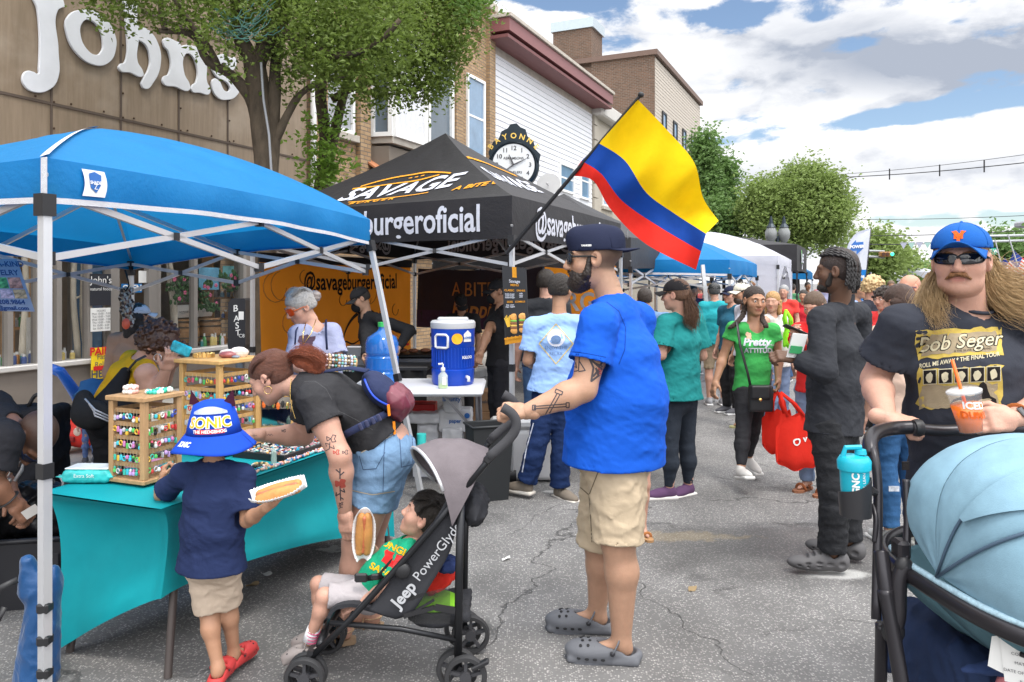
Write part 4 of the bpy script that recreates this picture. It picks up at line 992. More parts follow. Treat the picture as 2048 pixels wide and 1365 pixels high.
mb=MB();mb.add([f_(*p) for p in((-.35,-.12),(-.2,-.12),(-.12,.2),(-.35,.2))],[(0,1,2,3)]);mb.build('leaf_logo',GRN,t6.T)
text_on('tent_text','LA FE',f_,CRM,t6.T,.3,.01);text_on('tent_text','Tienda',lambda x,y:f_(x,y-.2),CRM,t6.T,.16,.01)
t7=streettent('far blue canopy tent seen under the black one',(10.5,27.),3.2,1.95,1.68,2.5,BLUE1,bars=False);t8=streettent('farther blue canopy tent beside the feather banner',(13.2,34),3.4,2.1,1.8,2.9,BLUE1,bars=False)
t9=streettent('small white peaked tent far down the street',(24.2,47.),3.2,1.95,1.7,3.3,WHT,bars=False,bulge=-.15);t10=streettent('distant white tent between bald man and capped man',(28,50),7,2.3,1.9,3.4,WHT,bars=False)
fl=thing('flag','large yellow blue and red flag on an angled black pole above the burger stall','flag',P(1030,490,5.8))
PT,PB=P(1282,190,5.25),P(1012,508,5.82)
mb=MB();mb.tube([PB,lerp(PB,PT,.5),PT],[.017,.014,.012],8);mb.ell(PT,.022,10);mb.tube([lerp(PB,PT,.22),lerp(PB,PT,.28)],.022,8);mb.build('pole',BLACKP,fl,smooth='auto')
def curve(pts,t):
 n=len(pts)-1;x=t*n;i=min(int(x),n-1);f=x-i;g=lambda k:A(*pts[min(max(k,0),n)]);p0,p1,p2,p3=g(i-1),g(i),g(i+1),g(i+2)
 return.5*((2*p1)+(-p0+p2)*f+(2*p0-5*p1+4*p2-p3)*f*f+(-p0+3*p1-3*p2+p3)*f**3)
e0=[(1276,200),(1332,258),(1388,325),(1406,395),(1437,442)];e1=[(1198,287),(1250,322),(1292,385),(1345,425),(1412,468)];e2=[(1163,322),(1202,348),(1245,403),(1320,455),(1402,503)];e3=[(1142,352),(1186,362),(1222,420),(1290,487),(1392,540)]
def fdep(u,w_):return 5.25+.28*(1-u)*w_+.07*math.sin(u*9+w_*3.)*(.3+u)+.035*math.sin(u*21-w_*6)
def band(ea,eb,wa,wb,nm,c):
 mb=MB()
 def fn(u,v):
  p=lerp(curve(ea,u),curve(eb,u),v);w_=wa+(wb-wa)*v;return P(p[0],p[1],fdep(u,w_))
 mb.grid(fn,44,16);mb.build(nm,cloth('flag_'+nm,c,wave=5,bump=.5,trans=.3),fl,smooth=True)
band(e0,e1,0,.5,'yellow_band',(.85,.56,.005));band(e1,e2,.5,.75,'blue_band',(.008,.055,.30));band(e2,e3,.75,1,'red_band',(.72,.03,.02))
ck=thing('street_clock','black ornate street clock with white face between the brick and clapboard buildings','clock',P(1030,567,14)*A(1,1,0)+A(0,0,.13))
D_=14.;cc=P(1027,332,D_);px=D_/F
CBL=metalm('clock_black',(.015,.025,.035),.35,.4);GOLD=metalm('gold_paint',(.75,.5,.12),.35,.6)
mb=MB();mb.lathe(cc,[(.0,-.2),(46*px,-.2),(50*px,-.14),(52*px,.0),(50*px,.1),(45*px,.13),(41*px,.1),(0,.1)],40,axis=A(-.0,-1,0));mb.build('case',CBL,ck,smooth='auto')
mb=MB();mb.lathe(cc+A(0,-.106,0),[(42*px,0),(0,.001)],40,axis=A(0,-1,0));face=mb.build('dial',plast('dial_white',(.72,.74,.76)),ck)
mb=MB();cr=[(-46,12),(-50,24),(-40,46),(-30,50),(-24,66),(-12,72),(-6,80),(6,82),(14,74),(24,70),(28,56),(40,46),(44,30),(54,20),(50,4),(42,22),(28,38),(10,46),(-10,46),(-28,38),(-40,24)]
n_=len(cr)
Vf=[cc+A(a*px,-.13,b_*px) for a,b_ in cr];mb.prism(Vf,A(0,.22,0));mb.build('crest',CBL,ck)
for k,ch_ in enumerate('BAYONNE'):
 th=math.radians(90+52-k*52/3);r_=57*px;c_=cc+A(math.cos(th)*r_,-.137,math.sin(th)*r_*.98+1*px);rt=A(math.sin(th),0,-math.cos(th));up_=A(math.cos(th),0,math.sin(th));text_on('crest_letter',ch_,plane_fn(c_,rt,up_),GOLD,ck,15*px,.003)
for k in range(12):
 th=math.radians(90-30*(k+1));c_=cc+A(math.cos(th)*33*px,-.112,math.sin(th)*33*px);text_on('numeral',str(k+1),plane_fn(c_,A(1,0,0),ZZ),PRINT,face,12*px,.002)
text_on('dial_text','ABRAMSONS',plane_fn(cc+A(0,-.112,13*px),A(1,0,0),ZZ),PRINT,face,7*px,.001);text_on('dial_text','JEWELERS',plane_fn(cc+A(2*px,-.112,-15*px),A(1,0,0),ZZ),PRINT,face,7*px,.001)
mb=MB();mb.tube([cc+A(0,-.122,0),cc+A(25*px,-.122,12*px)],[.016,.006],4);mb.tube([cc+A(0,-.122,0),cc+A(-13*px,-.122,-9*px)],[.016,.01],4);mb.build('minute_hand',PRINT,face)
mb=MB();mb.tube([cc+A(0,-.128,0),cc+A(-9*px,-.128,20*px)],[.02,.008],4);mb.build('hour_hand',PRINT,face)
mb=MB();mb.lathe(A(cc[0],cc[1],.13),[(.3,0),(.3,.2),(.2,.3),(.2,.9),(.12,1.0),(.09,1.2),(.08,cc[2]-.8),(.14,cc[2]-.7),(.12,cc[2]-.55)],16);mb.build('post',CBL,ck,smooth='auto')
pm=thing('parking_meter','black twin sided parking meter with white stickers on a grey post by the kerb','parking meter',P(480,567,7.6)*A(1,1,0)+A(0,0,.13));b0_=P(480,567,7.6)*A(1,1,0)
mb=MB();mb.tube([b0_+ZZ*.13,b0_+ZZ*.95],.045,10);mb.build('post',metalm('meter_post',(.13,.16,.19),.5,.3),pm,smooth='auto')
mb=MB();zt=1.39;mb.prism([b0_+A(a,-.09,z) for a,z in((-.075,.86),(.05,.85),(.085,.93),(.085,zt-.02),(.075,zt),(-.045,zt),(-.085,zt-.04),(-.09,.92))],A(0,.18,0));hd=mb.build('head',plast('meter_black',(.02,.02,.024),.4),pm)
for i,(t_,dz,sz) in enumerate((('B',.43,.09),('A',.33,.08),('S',.26,.09),('T',.19,.08))):text_on('scrawl',t_,plane_fn(b0_+A(-.01+.008*i,-.095,.86+dz),nrm(A(1,0,.2)),ZZ),PAPER,hd,sz,.001)
text_on('scrawl','C8',plane_fn(b0_+A(.05,-.095,1.02),A(1,0,0),ZZ),PAPER,hd,.05)
mb=MB();mb.box(b0_+A(.045,-.093,1.22),(.05,.004,.08));mb.build('sticker',PAPER,hd)
bn_=thing('bench','low black plank bench with grey legs behind the display racks','bench',P(482,567,6.9)*A(1,1,0)+A(0,0,.0));q=P(482,567,6.9)*A(1,1,0)
mb=MB();mb.box(q+ZZ*.58,(.62,.3,.05),bev=.012);mb.build('seat',BLACKP,bn_)
for sx_ in(-.24,.24):mb=MB();mb.rod(q+A(sx_,-.1,0),q+A(sx_,-.1,.555),.04);mb.rod(q+A(sx_,.1,0),q+A(sx_,.1,.555),.04);mb.rod(q+A(sx_,-.1,.2),q+A(sx_,.1,.2),.03);mb.build('leg',metalm('leg_grey',(.2,.21,.22)),bn_)
lm=thing('street_lamp','black lamp post with twin pale glass globes before the rounded tree','street lamp',P(1555,567,20)*A(1,1,0));q=P(1555,567,20)*A(1,1,0);zt=H+(567-495)/F*20
mb=MB();mb.lathe(q,[(.18,0),(.18,.5),(.09,.6),(.06,2.2),(.08,zt-.3),(.05,zt),(.05,zt+.3)],12);mb.tube([q+A(-.2,0,zt+.1),q+A(.2,0,zt+.1)],.03,6);mb.build('post',CBL,lm,smooth='auto')
for sx_ in(-.17,.17):
 mb=MB();mb.lathe(q+A(sx_,0,zt+.1),[(.06,0),(.15,.15),(.16,.3),(.1,.42)],12);gl=mb.build('globe',plast('globe_glass',(.20,.21,.21),.2),lm,smooth='auto')
 mb=MB();mb.lathe(q+A(sx_,0,zt+.52),[(.13,0),(.06,.1),(.02,.3)],10);mb.build('finial',CBL,gl)
GLOW=mat('signal_green',(.05,.9,.45),emit=1.6);POLE=metalm('galvanised',(.42,.44,.45),.5,.5);SIGY=plast('signal_amber_case',(.28,.13,.03))
def signal(label,px_,py_,d,x1,horiz=True,arms=2):
 t_=thing('traffic_light',label,'traffic light',P(px_,py_,d));c_=P(px_,py_,d);k=d/F
 mb=MB();mb.box(c_,((26 if horiz else 9)*k,.25,(10 if horiz else 26)*k),bev=.04);mb.build('case',SIGY,t_)
 mb=MB();mb.lathe(c_+A((9 if horiz else 0)*k,-.16,(0 if horiz else-8)*k),[(3.8*k,0),(2.5*k,.04),(0,.05)],12,axis=A(0,-1,0));mb.build('green_lens',GLOW,t_,smooth=True)
 mb=MB();mb.lathe(c_+A((-8 if horiz else 0)*k,-.13,(0 if horiz else 8)*k),[(3.8*k,0),(3.8*k,.02)],12,axis=A(0,-1,0));mb.lathe(c_+A(0,-.13,0),[(3.8*k,0),(3.8*k,.02)],12,axis=A(0,-1,0));mb.build('dark_lens',plast('lens_dark',(.06,.02,.01)),t_)
 mb=MB();q_=P(x1,py_,d)
 for j in range(arms):mb.tube([c_+ZZ*(6-12*j)*k+A(0,.15,0),A(q_[0],c_[1]+.15,c_[2]+(10-10*j)*k)],.05,6)
 mb.tube([A(q_[0],d+.15,0),A(q_[0],d+.15,c_[2]+.6)],.1,8);mb.build('mast',POLE,t_,smooth=True);return t_
signal('amber cased traffic light showing green right of the feather banner',1772,509,34,1662);signal('small traffic light showing green above the bald man',1786,546,60,1700)
sg=signal('traffic light showing green at the cap of the moustached man',1886,480,30,2090)
sn=thing('street_name_sign','green street name sign reading 22nd hanging from the mast arm','sign',P(1973,503,29.8));k=29.8/F
mb=MB();mb.box(P(1973,503,29.8),(38*k,.04,13*k));mb.build('plate',plast('sign_green',(.02,.30,.20)),sn);text_on('sign_text','22ND ST W',plane_fn(P(1973,503,29.76),A(1,0,0),ZZ),PAPER,sn,9*k,.005)
mb=MB();mb.rod(P(1962,496,29.8),P(1962,482,29.8),.03);mb.rod(P(1984,496,29.8),P(1984,482,29.8),.03);mb.build('hanger',POLE,sn)
sn=thing('regulation_sign','white sign reading no turn on red above the street name sign','sign',P(1966,484,29.6))
mb=MB();mb.box(P(1966,482,29.6),(24*k,.04,25*k));mb.build('plate',PAPER,sn);text_on('sign_text','NO\nTURN\nON RED',plane_fn(P(1966,482,29.56),A(1,0,0),ZZ),PRINT,sn,7*k,.004)
def wire(label,a,b_,sag,r_=.022,ticks=()):
 pts=[lerp(P(*a),P(*b_),t)-ZZ*sag*math.sin(math.pi*t) for t in np.linspace(0,1,24)];mb=MB();mb.tube(pts,r_,5)
 for t in ticks:p=pts[int(t*23)];mb.tube([p-ZZ*.2,p+ZZ*.25],.028,6)
 mb.build('overhead_wire',BLACKP,label=label,cat='wire',group='overhead wires')
wire('thick overhead cable with three insulators',(1640,357,34),(2120,318,26),.1,.018,(.37,.58,.75));wire('overhead wire just above the thick cable',(1640,352,34),(2120,300,26),.1,.01)
wire('thin wire running left behind the upright trees',(1400,382,34),(1720,352,34),.3,.012)
wire('overhead wire level with the top of the far hedge trees',(1640,438,34),(2120,428,28),.1,.012);wire('overhead wire passing behind the blue cap',(1640,472,36),(2120,458,30),.1,.018);wire('lower overhead wire carrying the pennants',(1640,487,36),(1960,483,36),.1,.022)
for i,(a,b_,n_,lb) in enumerate(((P(1800,486,35),P(1880,484,35),5,'string of grey pennants on the lower wire'),(P(1815,548,60),P(1880,546,60),4,'string of pale pennants far down the street'))):
 mb=MB()
 for j in range(n_):
  p,q_=lerp(a,b_,j/n_),lerp(a,b_,(j+.9)/n_);L_=np.linalg.norm(q_-p);mb.add([p,q_,(p+q_)/2-ZZ*L_*.9],[(0,1,2)],j%2)
 mb.tube([a,b_],.01,4);mb.build('pennant_string',[cloth('pennant_grey',(.35,.36,.45)),cloth('pennant_green',(.3,.45,.42))],label=lb,cat='pennants')
ft=thing('feather_banner','white and blue feather banner reading power beyond the man with braids','banner',P(1735,567,16)*A(1,1,0));k=16/F
ed=[(1741,458),(1725,459),(1708,470),(1697,487),(1690,510)];
def fth(u,v):
 y0=458+(640-458)*v;xl=np.interp(y0,[458,459,470,487,510,640],[1738,1725,1708,1697,1690,1682]);xr=np.interp(y0,[458,640],[1741,1722]);return P(xl+(xr-xl)*u,y0,16+.03*math.sin(6*v+4*u))
mb=MB();mb.grid(fth,8,40);o_=mb.build('cloth',[cloth('banner_white',(.62,.65,.74),wave=2,trans=.3),cloth('banner_blue',(.015,.19,.55),wave=2,trans=.3)],ft,smooth=True)
mi=[1 if(f%40)>17 else 0 for f in range(320)];o_.data.polygons.foreach_set('material_index',mi)
mb=MB();mb.tube([P(1741,456,16.03),P(1735,520,16.03),P(1725,620,16.03),P(1712,567,16)*A(1,1,0)],.02,6);mb.build('pole',BLACKP,ft,smooth=True)
mb=MB();mb.add([P(a,b_,15.9) for a,b_ in((1700,493),(1712,480),(1712,485),(1727,484),(1727,497),(1713,510),(1713,502),(1700,503))],[tuple(range(8))]);mb.build('hexagon_logo',LBLUE,ft)
text_on('banner_word','POWER',plane_fn(P(1714,494,15.88),nrm(A(1,0,.05)),ZZ),PAPER,ft,8*k,.004);text_on('banner_word','Solutions',plane_fn(P(1712,553,15.88),A(1,0,0),ZZ),PAPER,ft,9*k,.003)
def usflag(label,pole0,pole1,pts,d):
 t_=thing('small_flag',label,'flag',P(*pole0,d),'striped flags');mb=MB();mb.tube([P(*pole0,d),P(*pole1,d)],.012,6);mb.build('staff',POLE,t_)
 (x0,y0),(x1,y1),(x2,y2),(x3,y3)=pts
 def fn(u,v):
  a=lerp((x0,y0),(x1,y1),u);b_=lerp((x3,y3),(x2,y2),u);p=lerp(a,b_,v);return P(p[0],p[1]+2*math.sin(u*7),d+.08*math.sin(u*8+v*2))
 mb=MB();nu,nv=14,13;mb.grid(fn,nu,nv);mi=[]
 for i in range(nu):
  for j in range(nv):mi.append(2 if(i<5 and j<7) else(0 if j%2==0 else 1))
 mb.M=mi;mb.build('cloth',[cloth('stripe_red',(.6,.04,.05),wave=0),cloth('stripe_white',(.68,.68,.72),wave=0),cloth('canton_blue',(.03,.06,.25),wave=0)],t_,smooth=True)
usflag('striped flag at the right edge beside the capped man',(2016,470),(2060,610),((2028,500),(2075,540),(2062,580),(2012,540)),12)
usflag('smaller striped flag hanging left of the one at the edge',(1990,480),(2010,560),((2010,515),(2030,540),(2008,570),(1974,565)),12.5)
usflag('tiny striped flag over the blond woman',(1742,545),(1748,575),((1741,544),(1746,556),(1740,562),(1732,556)),20)
def skinm():return mat('skin',(.5,.5,.5),.48,var=.13,vs=38,bump=.22,bs=230,attr=True,spec=.35,sss=.08)
SKIN=None
TONE=dict(light=(.48,.265,.19),fair=(.50,.28,.205),tan=(.38,.205,.125),olive=(.43,.25,.165),brown=(.26,.135,.075),dark=(.12,.062,.038))
def orth(f,u):
 f=nrm(f);u=np.asarray(u,float);r=nrm(np.cross(f,u));return r,f,np.cross(r,f)
def std(x,y,f,h,z0=0.,lean=0.):
 f=nrm(A(f[0],f[1],0));R=np.cross(f,ZZ);b=A(x,y,z0)
 at=lambda r,ff,u:b+R*r*h+f*ff*h+ZZ*u*h
 return dict(f=f,h=h,base=b,pelvis=at(0,0,.53),chest=at(0,.0+lean,.72),neck=at(0,-.012+lean,.835),head=at(0,.012+lean,.925),hf=f,hu=ZZ,sR=at(.102,-.008+lean,.80),sL=at(-.102,-.008+lean,.80),eR=at(.128,-.02,.63),eL=at(-.128,-.02,.63),wR=at(.135,.03,.49),wL=at(-.135,.03,.49),hR=at(.05,0,.51),hL=at(-.05,0,.51),kR=at(.055,.012,.285),kL=at(-.055,.012,.285),aR=at(.055,-.012,.045),aL=at(-.055,-.012,.045),tR=f,tL=f)
def hand_sdf(S,w_,d,n,right,curl,s,thumb=.5):
 d=nrm(d);n=nrm(n-(n@d)*d);t=np.cross(n,d)*(1 if right else-1)
 R_=[d,t,n]
 S.cap(w_-d*.03*s,w_+d*.02*s,.026*s,.027*s,k=.02);S.box(w_+d*.05*s,(.085*s,.076*s,.026*s),R_,rd=.012*s,k=.018)
 S.ell(w_+d*.03*s+t*.022*s-n*.006*s,(.03*s,.018*s,.016*s),R_,k=.012)
 for i,(off,L) in enumerate(((.029,.072),(.0098,.080),(-.0098,.075),(-.028,.058))):
  p=w_+d*.086*s+t*off*s+n*.002*s;a=0.;dirs=[]
  cu=curl*(1+.06*i) if not hasattr(curl,'__len__') else curl[i]
  ang=[cu*75,cu*95,cu*60];rr_=(.0098,.0088,.0078);q=p-d*.02*s;first=True
  for seg,(fr,da) in enumerate(zip((.46,.30,.24),ang)):
   a+=math.radians(da);dd=d*math.cos(a)-n*math.sin(a)+t*off*(1.2-curl if not hasattr(curl,'__len__') else.5)*1.5
   dd=nrm(dd);nx=p+dd*L*fr*s
   S.cap(q if first else p,nx,rr_[seg]*s*1.02,rr_[seg]*s*.9,k=.0045 if not first else.008);first=False;p=nx;q=nx
 b0=w_+d*.022*s+t*.028*s-n*.004*s;c=thumb
 m=b0+(d*.55+t*.75*(1-c*.5)-n*(.15+.5*c))*.042*s;e=m+nrm(d*.85+t*.25*(1-c)-n*(.2+.8*c))*.032*s;S.cap(b0,m,.0125*s,.0105*s,k=.012);S.cap(m,e,.0105*s,.0085*s,k=.004)
def headframe(J,hs):
 r,f,u=orth(J['hf'],J['hu']);sx,sy,sz=(hs if hasattr(hs,'__len__') else(hs,hs,hs));c=J['head']
 return dict(c=c,r=r,f=f,u=u,s=A(sx,sy,sz),pt=lambda a,b,d:c+r*a*sx+f*b*sy+u*d*sz,R=np.array([r,f,u]),m=(sx+sy+sz)/3,loc=lambda V:((np.asarray(V)-c)@np.array([r,f,u]).T)/A(sx,sy,sz))
def head_sdf(S,H_,face=True,chin=0.,nose=1.,round_=0.,mouth=0.):
 p,R_,s,m=H_['pt'],H_['R'],H_['s'],H_['m'];e=lambda c,r,k,sub=False:S.ell(p(*c),A(*r)*s,R_,k,sub)
 e((0,-.014,.036),(.074,.094,.080),.02);e((0,.028,-.018),(.061+.006*round_,.066,.082),.03);e((0,.030,-.072),(.050+.008*round_,.050,.040),.025);e((0,.062,-.098),(.026,.022,.018),.022)
 if round_:e((0,.02,-.085),(.056,.05,.035),.03)
 for a in(-1,1):
  e((a*.041,.052,-.028),(.026,.026,.026),.022);S.cap(p(a*.012,.088,.022),p(a*.045,.072,.021),.0085*m,.008*m,k=.014)
  e((a*.0315,.098,.001),(.017,.016,.013),.010,True)
  e((a*.0305,.0735,.001),(.0165,.0165,.0155),.003)
  e((a*.011,.096,-.036),(.0085*nose,.012,.0085),.007)
  e((a*.077,-.006,-.006),(.010,.021,.033),.006);e((a*.084,.002,-.002),(.007,.010,.018),.004,True)
  e((a*.011,.100,-.0445),(.004,.005,.004),.002,True)
 S.cap(p(0,.087,.018),p(0,.108,-.030),.0075*m*nose,.0115*m*nose,k=.011)
 S.cap(p(-.017,.085,-.061),p(.017,.085,-.061),.0055*m,k=.007);S.cap(p(-.015,.083,-.0715),p(.015,.083,-.0715),.0065*m,k=.007)
 S.cap(p(-.024,.0935,-.0665),p(.024,.0935,-.0665),.0022*m,k=.002,sub=True)
 if mouth:e((0,.092,-.067),(.014,.012,.006),.003,True)
def hair_base(S,H_,t=.008,front=.045,low=-.055,side=.0,k=.01):
 0
 p,R_,s=H_['pt'],H_['R'],H_['s']
 S.ell(p(0,-.016,.038),A(.076+t,.096+t,.082+t)*s,R_,k);S.ell(p(0,-.045,-.005),A(.070+t*.8,.062+t,.068)*s,R_,.02)
 S.ell(p(0,.105,front-.098),A(.085,.085,.098)*s,R_,.008,True)
 S.ell(p(.088,.034+side,-.048),A(.03,.046,.060)*s,R_,.008,True);S.ell(p(-.088,.034+side,-.048),A(.03,.046,.060)*s,R_,.008,True)
 S.box(p(0,-.02,low-.1),A(.3,.3,.2)*s,R_,rd=.002,k=.015,sub=True)
def hairmat(name,c,var=.35,rough=.45,st=(14,14,1.5)):return mat('hair_'+name,c,rough,var=var,vs=6,bump=.8,bs=30,stretch=st,spec=.5)
def strands(name,parent,guides,n,rad,th,mt,seed=1,segs=12,frizz=.0,taper=True,sheet=True):
 0
 r=np.random.default_rng(seed);g=[np.array([curve3(q,t) for t in np.linspace(0,1,segs)]) for q in guides];V=[];Fc=[]
 for i in range(n):
  if sheet and len(g)>1:a=r.uniform(0,len(g)-1);k=min(int(a),len(g)-2);L=lerp(g[k],g[k+1],a-k)
  else:L=g[r.integers(len(g))].copy()
  ra=rad if not callable(rad) else None;T=np.linspace(0,1,segs);off=r.normal(size=3)
  prof=np.array([rad(t) for t in T]) if ra is None else np.full(segs,rad)
  w1=r.normal(size=3)*frizz;w2=r.uniform(2,6);ph=r.uniform(0,6)
  L=L+off[None]*prof[:,None]*.55+w1[None]*np.sin(T*w2*2+ph)[:,None]*T[:,None]
  end=int(segs*r.uniform(.75,1)) if taper else segs;L=L[:max(end,4)];m_=len(L)
  d=np.gradient(L,axis=0);d/=np.linalg.norm(d,axis=1,keepdims=True)+1e-9;a_=np.cross(d,r.normal(size=3));a_/=np.linalg.norm(a_,axis=1,keepdims=True)+1e-9;b_=np.cross(d,a_)
  w_=th*(1-.75*np.linspace(0,1,m_)**2)[:,None] if taper else np.full((m_,1),th);o=len(V)*1
  base=sum(len(x) for x in V);ring=np.stack([L+a_*w_,L-a_*w_*.5+b_*w_*.86,L-a_*w_*.5-b_*w_*.86],1).reshape(-1,3);V.append(ring)
  for j in range(m_-1):
   for k in range(3):Fc.append((base+j*3+k,base+j*3+(k+1)%3,base+(j+1)*3+(k+1)%3,base+(j+1)*3+k))
 return meshobj(name,np.concatenate(V),np.array(Fc),mt,parent,True)
def curve3(pts,t):
 n=len(pts)-1;x=t*n;i=min(int(x),n-1);f=x-i;g=lambda k:np.asarray(pts[min(max(k,0),n)],float);p0,p1,p2,p3=g(i-1),g(i),g(i+1),g(i+2)
 return.5*((2*p1)+(-p0+p2)*f+(2*p0-5*p1+4*p2-p3)*f*f+(-p0+3*p1-3*p2+p3)*f**3)
def surf_decal(target,fn,name,mt,parent,V2,F2,dirn,off=.003,maxd=1.):
 0
 me=target.data;w_=wpos(target);bv=BVHTree.FromPolygons([Vector(np.array(v.co)+w_) for v in me.vertices],[list(p.vertices) for p in me.polygons]);d=Vector(nrm(dirn));out=[]
 ok=[]
 for v in V2:
  p=Vector(fn(v[0],v[1]));h_=bv.ray_cast(p-d*maxd*.5,d,maxd)
  if h_[0] is None:out.append(np.array(p));ok.append(False)
  else:out.append(np.array(h_[0]-d*off));ok.append(True)
 F_=[f for f in F2 if all(ok[i] for i in f)]
 if not F_:return None
 return meshobj(name,out,F_,mt,parent,False)
def surf_text(target,s,fn,mt,parent,size,dirn,name='print_text',off=.003,maxd=1.,**k):
 V,Fc=text_geo(s,size,maxlen=size*.35,**k);return surf_decal(target,fn,name,mt,parent,V,Fc,dirn,off,maxd)
def gridgeo(x0,y0,x1,y1,nx,ny,wob=0.,seed=0):
 r=np.random.default_rng(seed);V=[(x0+(x1-x0)*i/nx,y0+(y1-y0)*j/ny) for i in range(nx+1) for j in range(ny+1)]
 if wob:V=[(x+r.normal()*wob*(i%(ny+1) in(0,ny) or i<ny+1 or i>=nx*(ny+1)),y+r.normal()*wob*(i%(ny+1) in(0,ny) or i<ny+1 or i>=nx*(ny+1))) for i,(x,y) in enumerate(V)]
 return V,[(i*(ny+1)+j,(i+1)*(ny+1)+j,(i+1)*(ny+1)+j+1,i*(ny+1)+j+1) for i in range(nx) for j in range(ny)]
def strokes(lines,w_):
 0
 V=[];Fc=[]
 for L in lines:
  L=[np.array(p,float) for p in L];M=[]
  for a,b in zip(L[:-1],L[1:]):
   n_=max(1,int(np.linalg.norm(b-a)/.01));M+=[lerp(a,b,k/n_) for k in range(n_)]
  M.append(L[-1]);b0=len(V)
  for k,p in enumerate(M):
   t=M[min(k+1,len(M)-1)]-M[max(k-1,0)];t=t/(np.linalg.norm(t)+1e-9);nn=np.array([-t[1],t[0]])*w_/2;V+=[p+nn,p-nn]
  for k in range(len(M)-1):Fc.append((b0+2*k,b0+2*k+1,b0+2*k+3,b0+2*k+2))
 return V,Fc
def foot(kind,T,ank,d,s,col,sole,body=None,name=None):
 0
 d=nrm(d);z=nrm(ZZ-(ZZ@d)*d) if abs(d[2])<.95 else A(0,0,1);y=np.cross(z,d);R_=[d,y,z];o=ank-z*.078*s+d*.02*s;at=lambda a,b,c:o+d*a*s+y*b*s+z*c*s
 m1=plast('shoe_'+str(col),col,.6) if kind in('croc','foam') else cloth('shoe_'+str(col),col,wave=0,bump=.1);m2=plast('sole_'+str(sole),sole,.7)
 S=SDF(.0058*max(s,.7));nm=name or{'croc':'clog','foam':'foam_clog','slide':'slide','sandal':'sandal'}.get(kind,'shoe')
 if kind=='croc':
  S.ell(at(.10,0,.038),A(.082,.052,.036)*s,R_,.02);S.ell(at(.03,0,.04),A(.075,.047,.034)*s,R_,.03);S.ell(at(-.05,0,.028),A(.045,.040,.026)*s,R_,.03);S.box(at(.045,0,.014),A(.255,.088,.028)*s,R_,.013*s,.012)
  S.ell(at(-.012,0,.085),A(.080,.036,.055)*s,R_,.01,True);S.cap(at(-.04,0,.05),at(-.04,0,.1),.033*s,k=.01,sub=True)
  o_=S.build(nm,m1,T)
  mb=MB()
  for i in range(3):
   for j in range(4):
    a_,b_=.065+.026*i+.006*(j%2),-.033+.022*j;c_=.038+.036*math.sqrt(max(0,1-((a_-.10)/.082)**2-(b_/.052)**2));nn_=nrm(np.array(R_).T@A((a_-.1)/.082**2,b_/.052**2,(c_-.038)/.036**2));q_=at(a_,b_,c_);mb.lathe(q_+nn_*.0035*s,[(.0055*s,-.003),(.0055*s,0)],8,axis=nn_)
  for sg in(-1,1):
   for k in range(4):mb.ell(at(.045+.028*k,sg*(.0505-.004*max(0,k-2)),.026),A(.008,.002,.005)*s,8,R_)
  mb.build('vent_holes',mat('hole_dark',(.02,.02,.022),.9),o_)
  mb=MB();pts=[at(.012+.0*t,0,0)+y*(.049*math.cos(t))*s-d*(.075*max(0,math.sin(t)))*s*.0+z*s*(.05+.045*math.sin(t))+d*(-.03*math.sin(t))*s for t in np.linspace(0,math.pi,16)]
  mb.tube(pts,[(.010*s,.0035*s)]*16,8,flat=d);st=mb.build('strap',m1,o_,smooth=True)
  mb=MB()
  for sg in(-1,1):mb.ell(at(.012,sg*.052,.05),A(.010,.004,.010)*s,10,R_)
  mb.build('rivet',plast('rivet_dark',(.03,.03,.035)),o_)
  mb=MB();mb.prism([at(a,b,-.002) for a,b in((-.078,-.02),(-.084,0),(-.078,.02),(-.05,.034),(.02,.038),(.09,.047),(.14,.044),(.17,.028),(.18,0),(.17,-.028),(.14,-.044),(.09,-.047),(.02,-.038),(-.05,-.034))],z*.014*s);mb.build('sole',m2,o_)
  return o_
 if kind=='foam':
  S.ell(at(.09,0,.035),A(.10,.048,.036)*s,R_,.02);S.ell(at(.01,0,.05),A(.085,.046,.050)*s,R_,.03);S.ell(at(-.055,0,.045),A(.045,.045,.05)*s,R_,.03);S.cap(at(-.02,0,.07),at(-.02,0,.13),.036*s,k=.01,sub=True)
  for i,(a,b,c,rx,rz) in enumerate([(-.055,.05,.04,.020,.015),(.0,.05,.04,.018,.009),(.05,.05,.045,.016,.006),(.05,.05,.028,.016,.006),(.1,.045,.04,.014,.005),(.1,.046,.026,.010,.005),(.14,.038,.03,.009,.005)]):
   for sg in(-1,1):S.ell(at(a,b*sg,c),A(rx,.016,rz)*s,R_,.004,True)
  for k in range(3):S.ell(at(.04+.03*k,0,.085-.008*k),A(.009,.03,.012)*s,R_,.004,True)
  o_=S.build(nm,m1,T);return o_
 if kind in('sandal','slide'):
  mb=MB();pl=[at(a,b,0) for a,b in((-.075,-.02),(-.08,0),(-.075,.02),(-.03,.034),(.05,.036),(.11,.046),(.155,.03),(.17,0),(.155,-.03),(.11,-.044),(.05,-.034),(-.03,-.034))];mb.prism(pl,z*.022*s);o_=mb.build(nm,m2,T)
  mb=MB()
  for a0,wd in(((.07,.022),(.0,.012)) if kind=='sandal' else((.06,.045),)):
   mb.tube([at(a0+.01*math.sin(t),.045*math.cos(t),.012+.052*math.sin(t)) for t in np.linspace(0,math.pi,12)],[(wd*s*.6,.003*s)]*12,8,flat=d)
  if kind=='sandal':mb.tube([at(-.005-.06*math.sin(t),.036*math.cos(t),.055) for t in np.linspace(0,math.pi,12)],[(.008*s,.003*s)]*12,6,flat=z)
  mb.build('strap',m1,o_,smooth=True);return o_
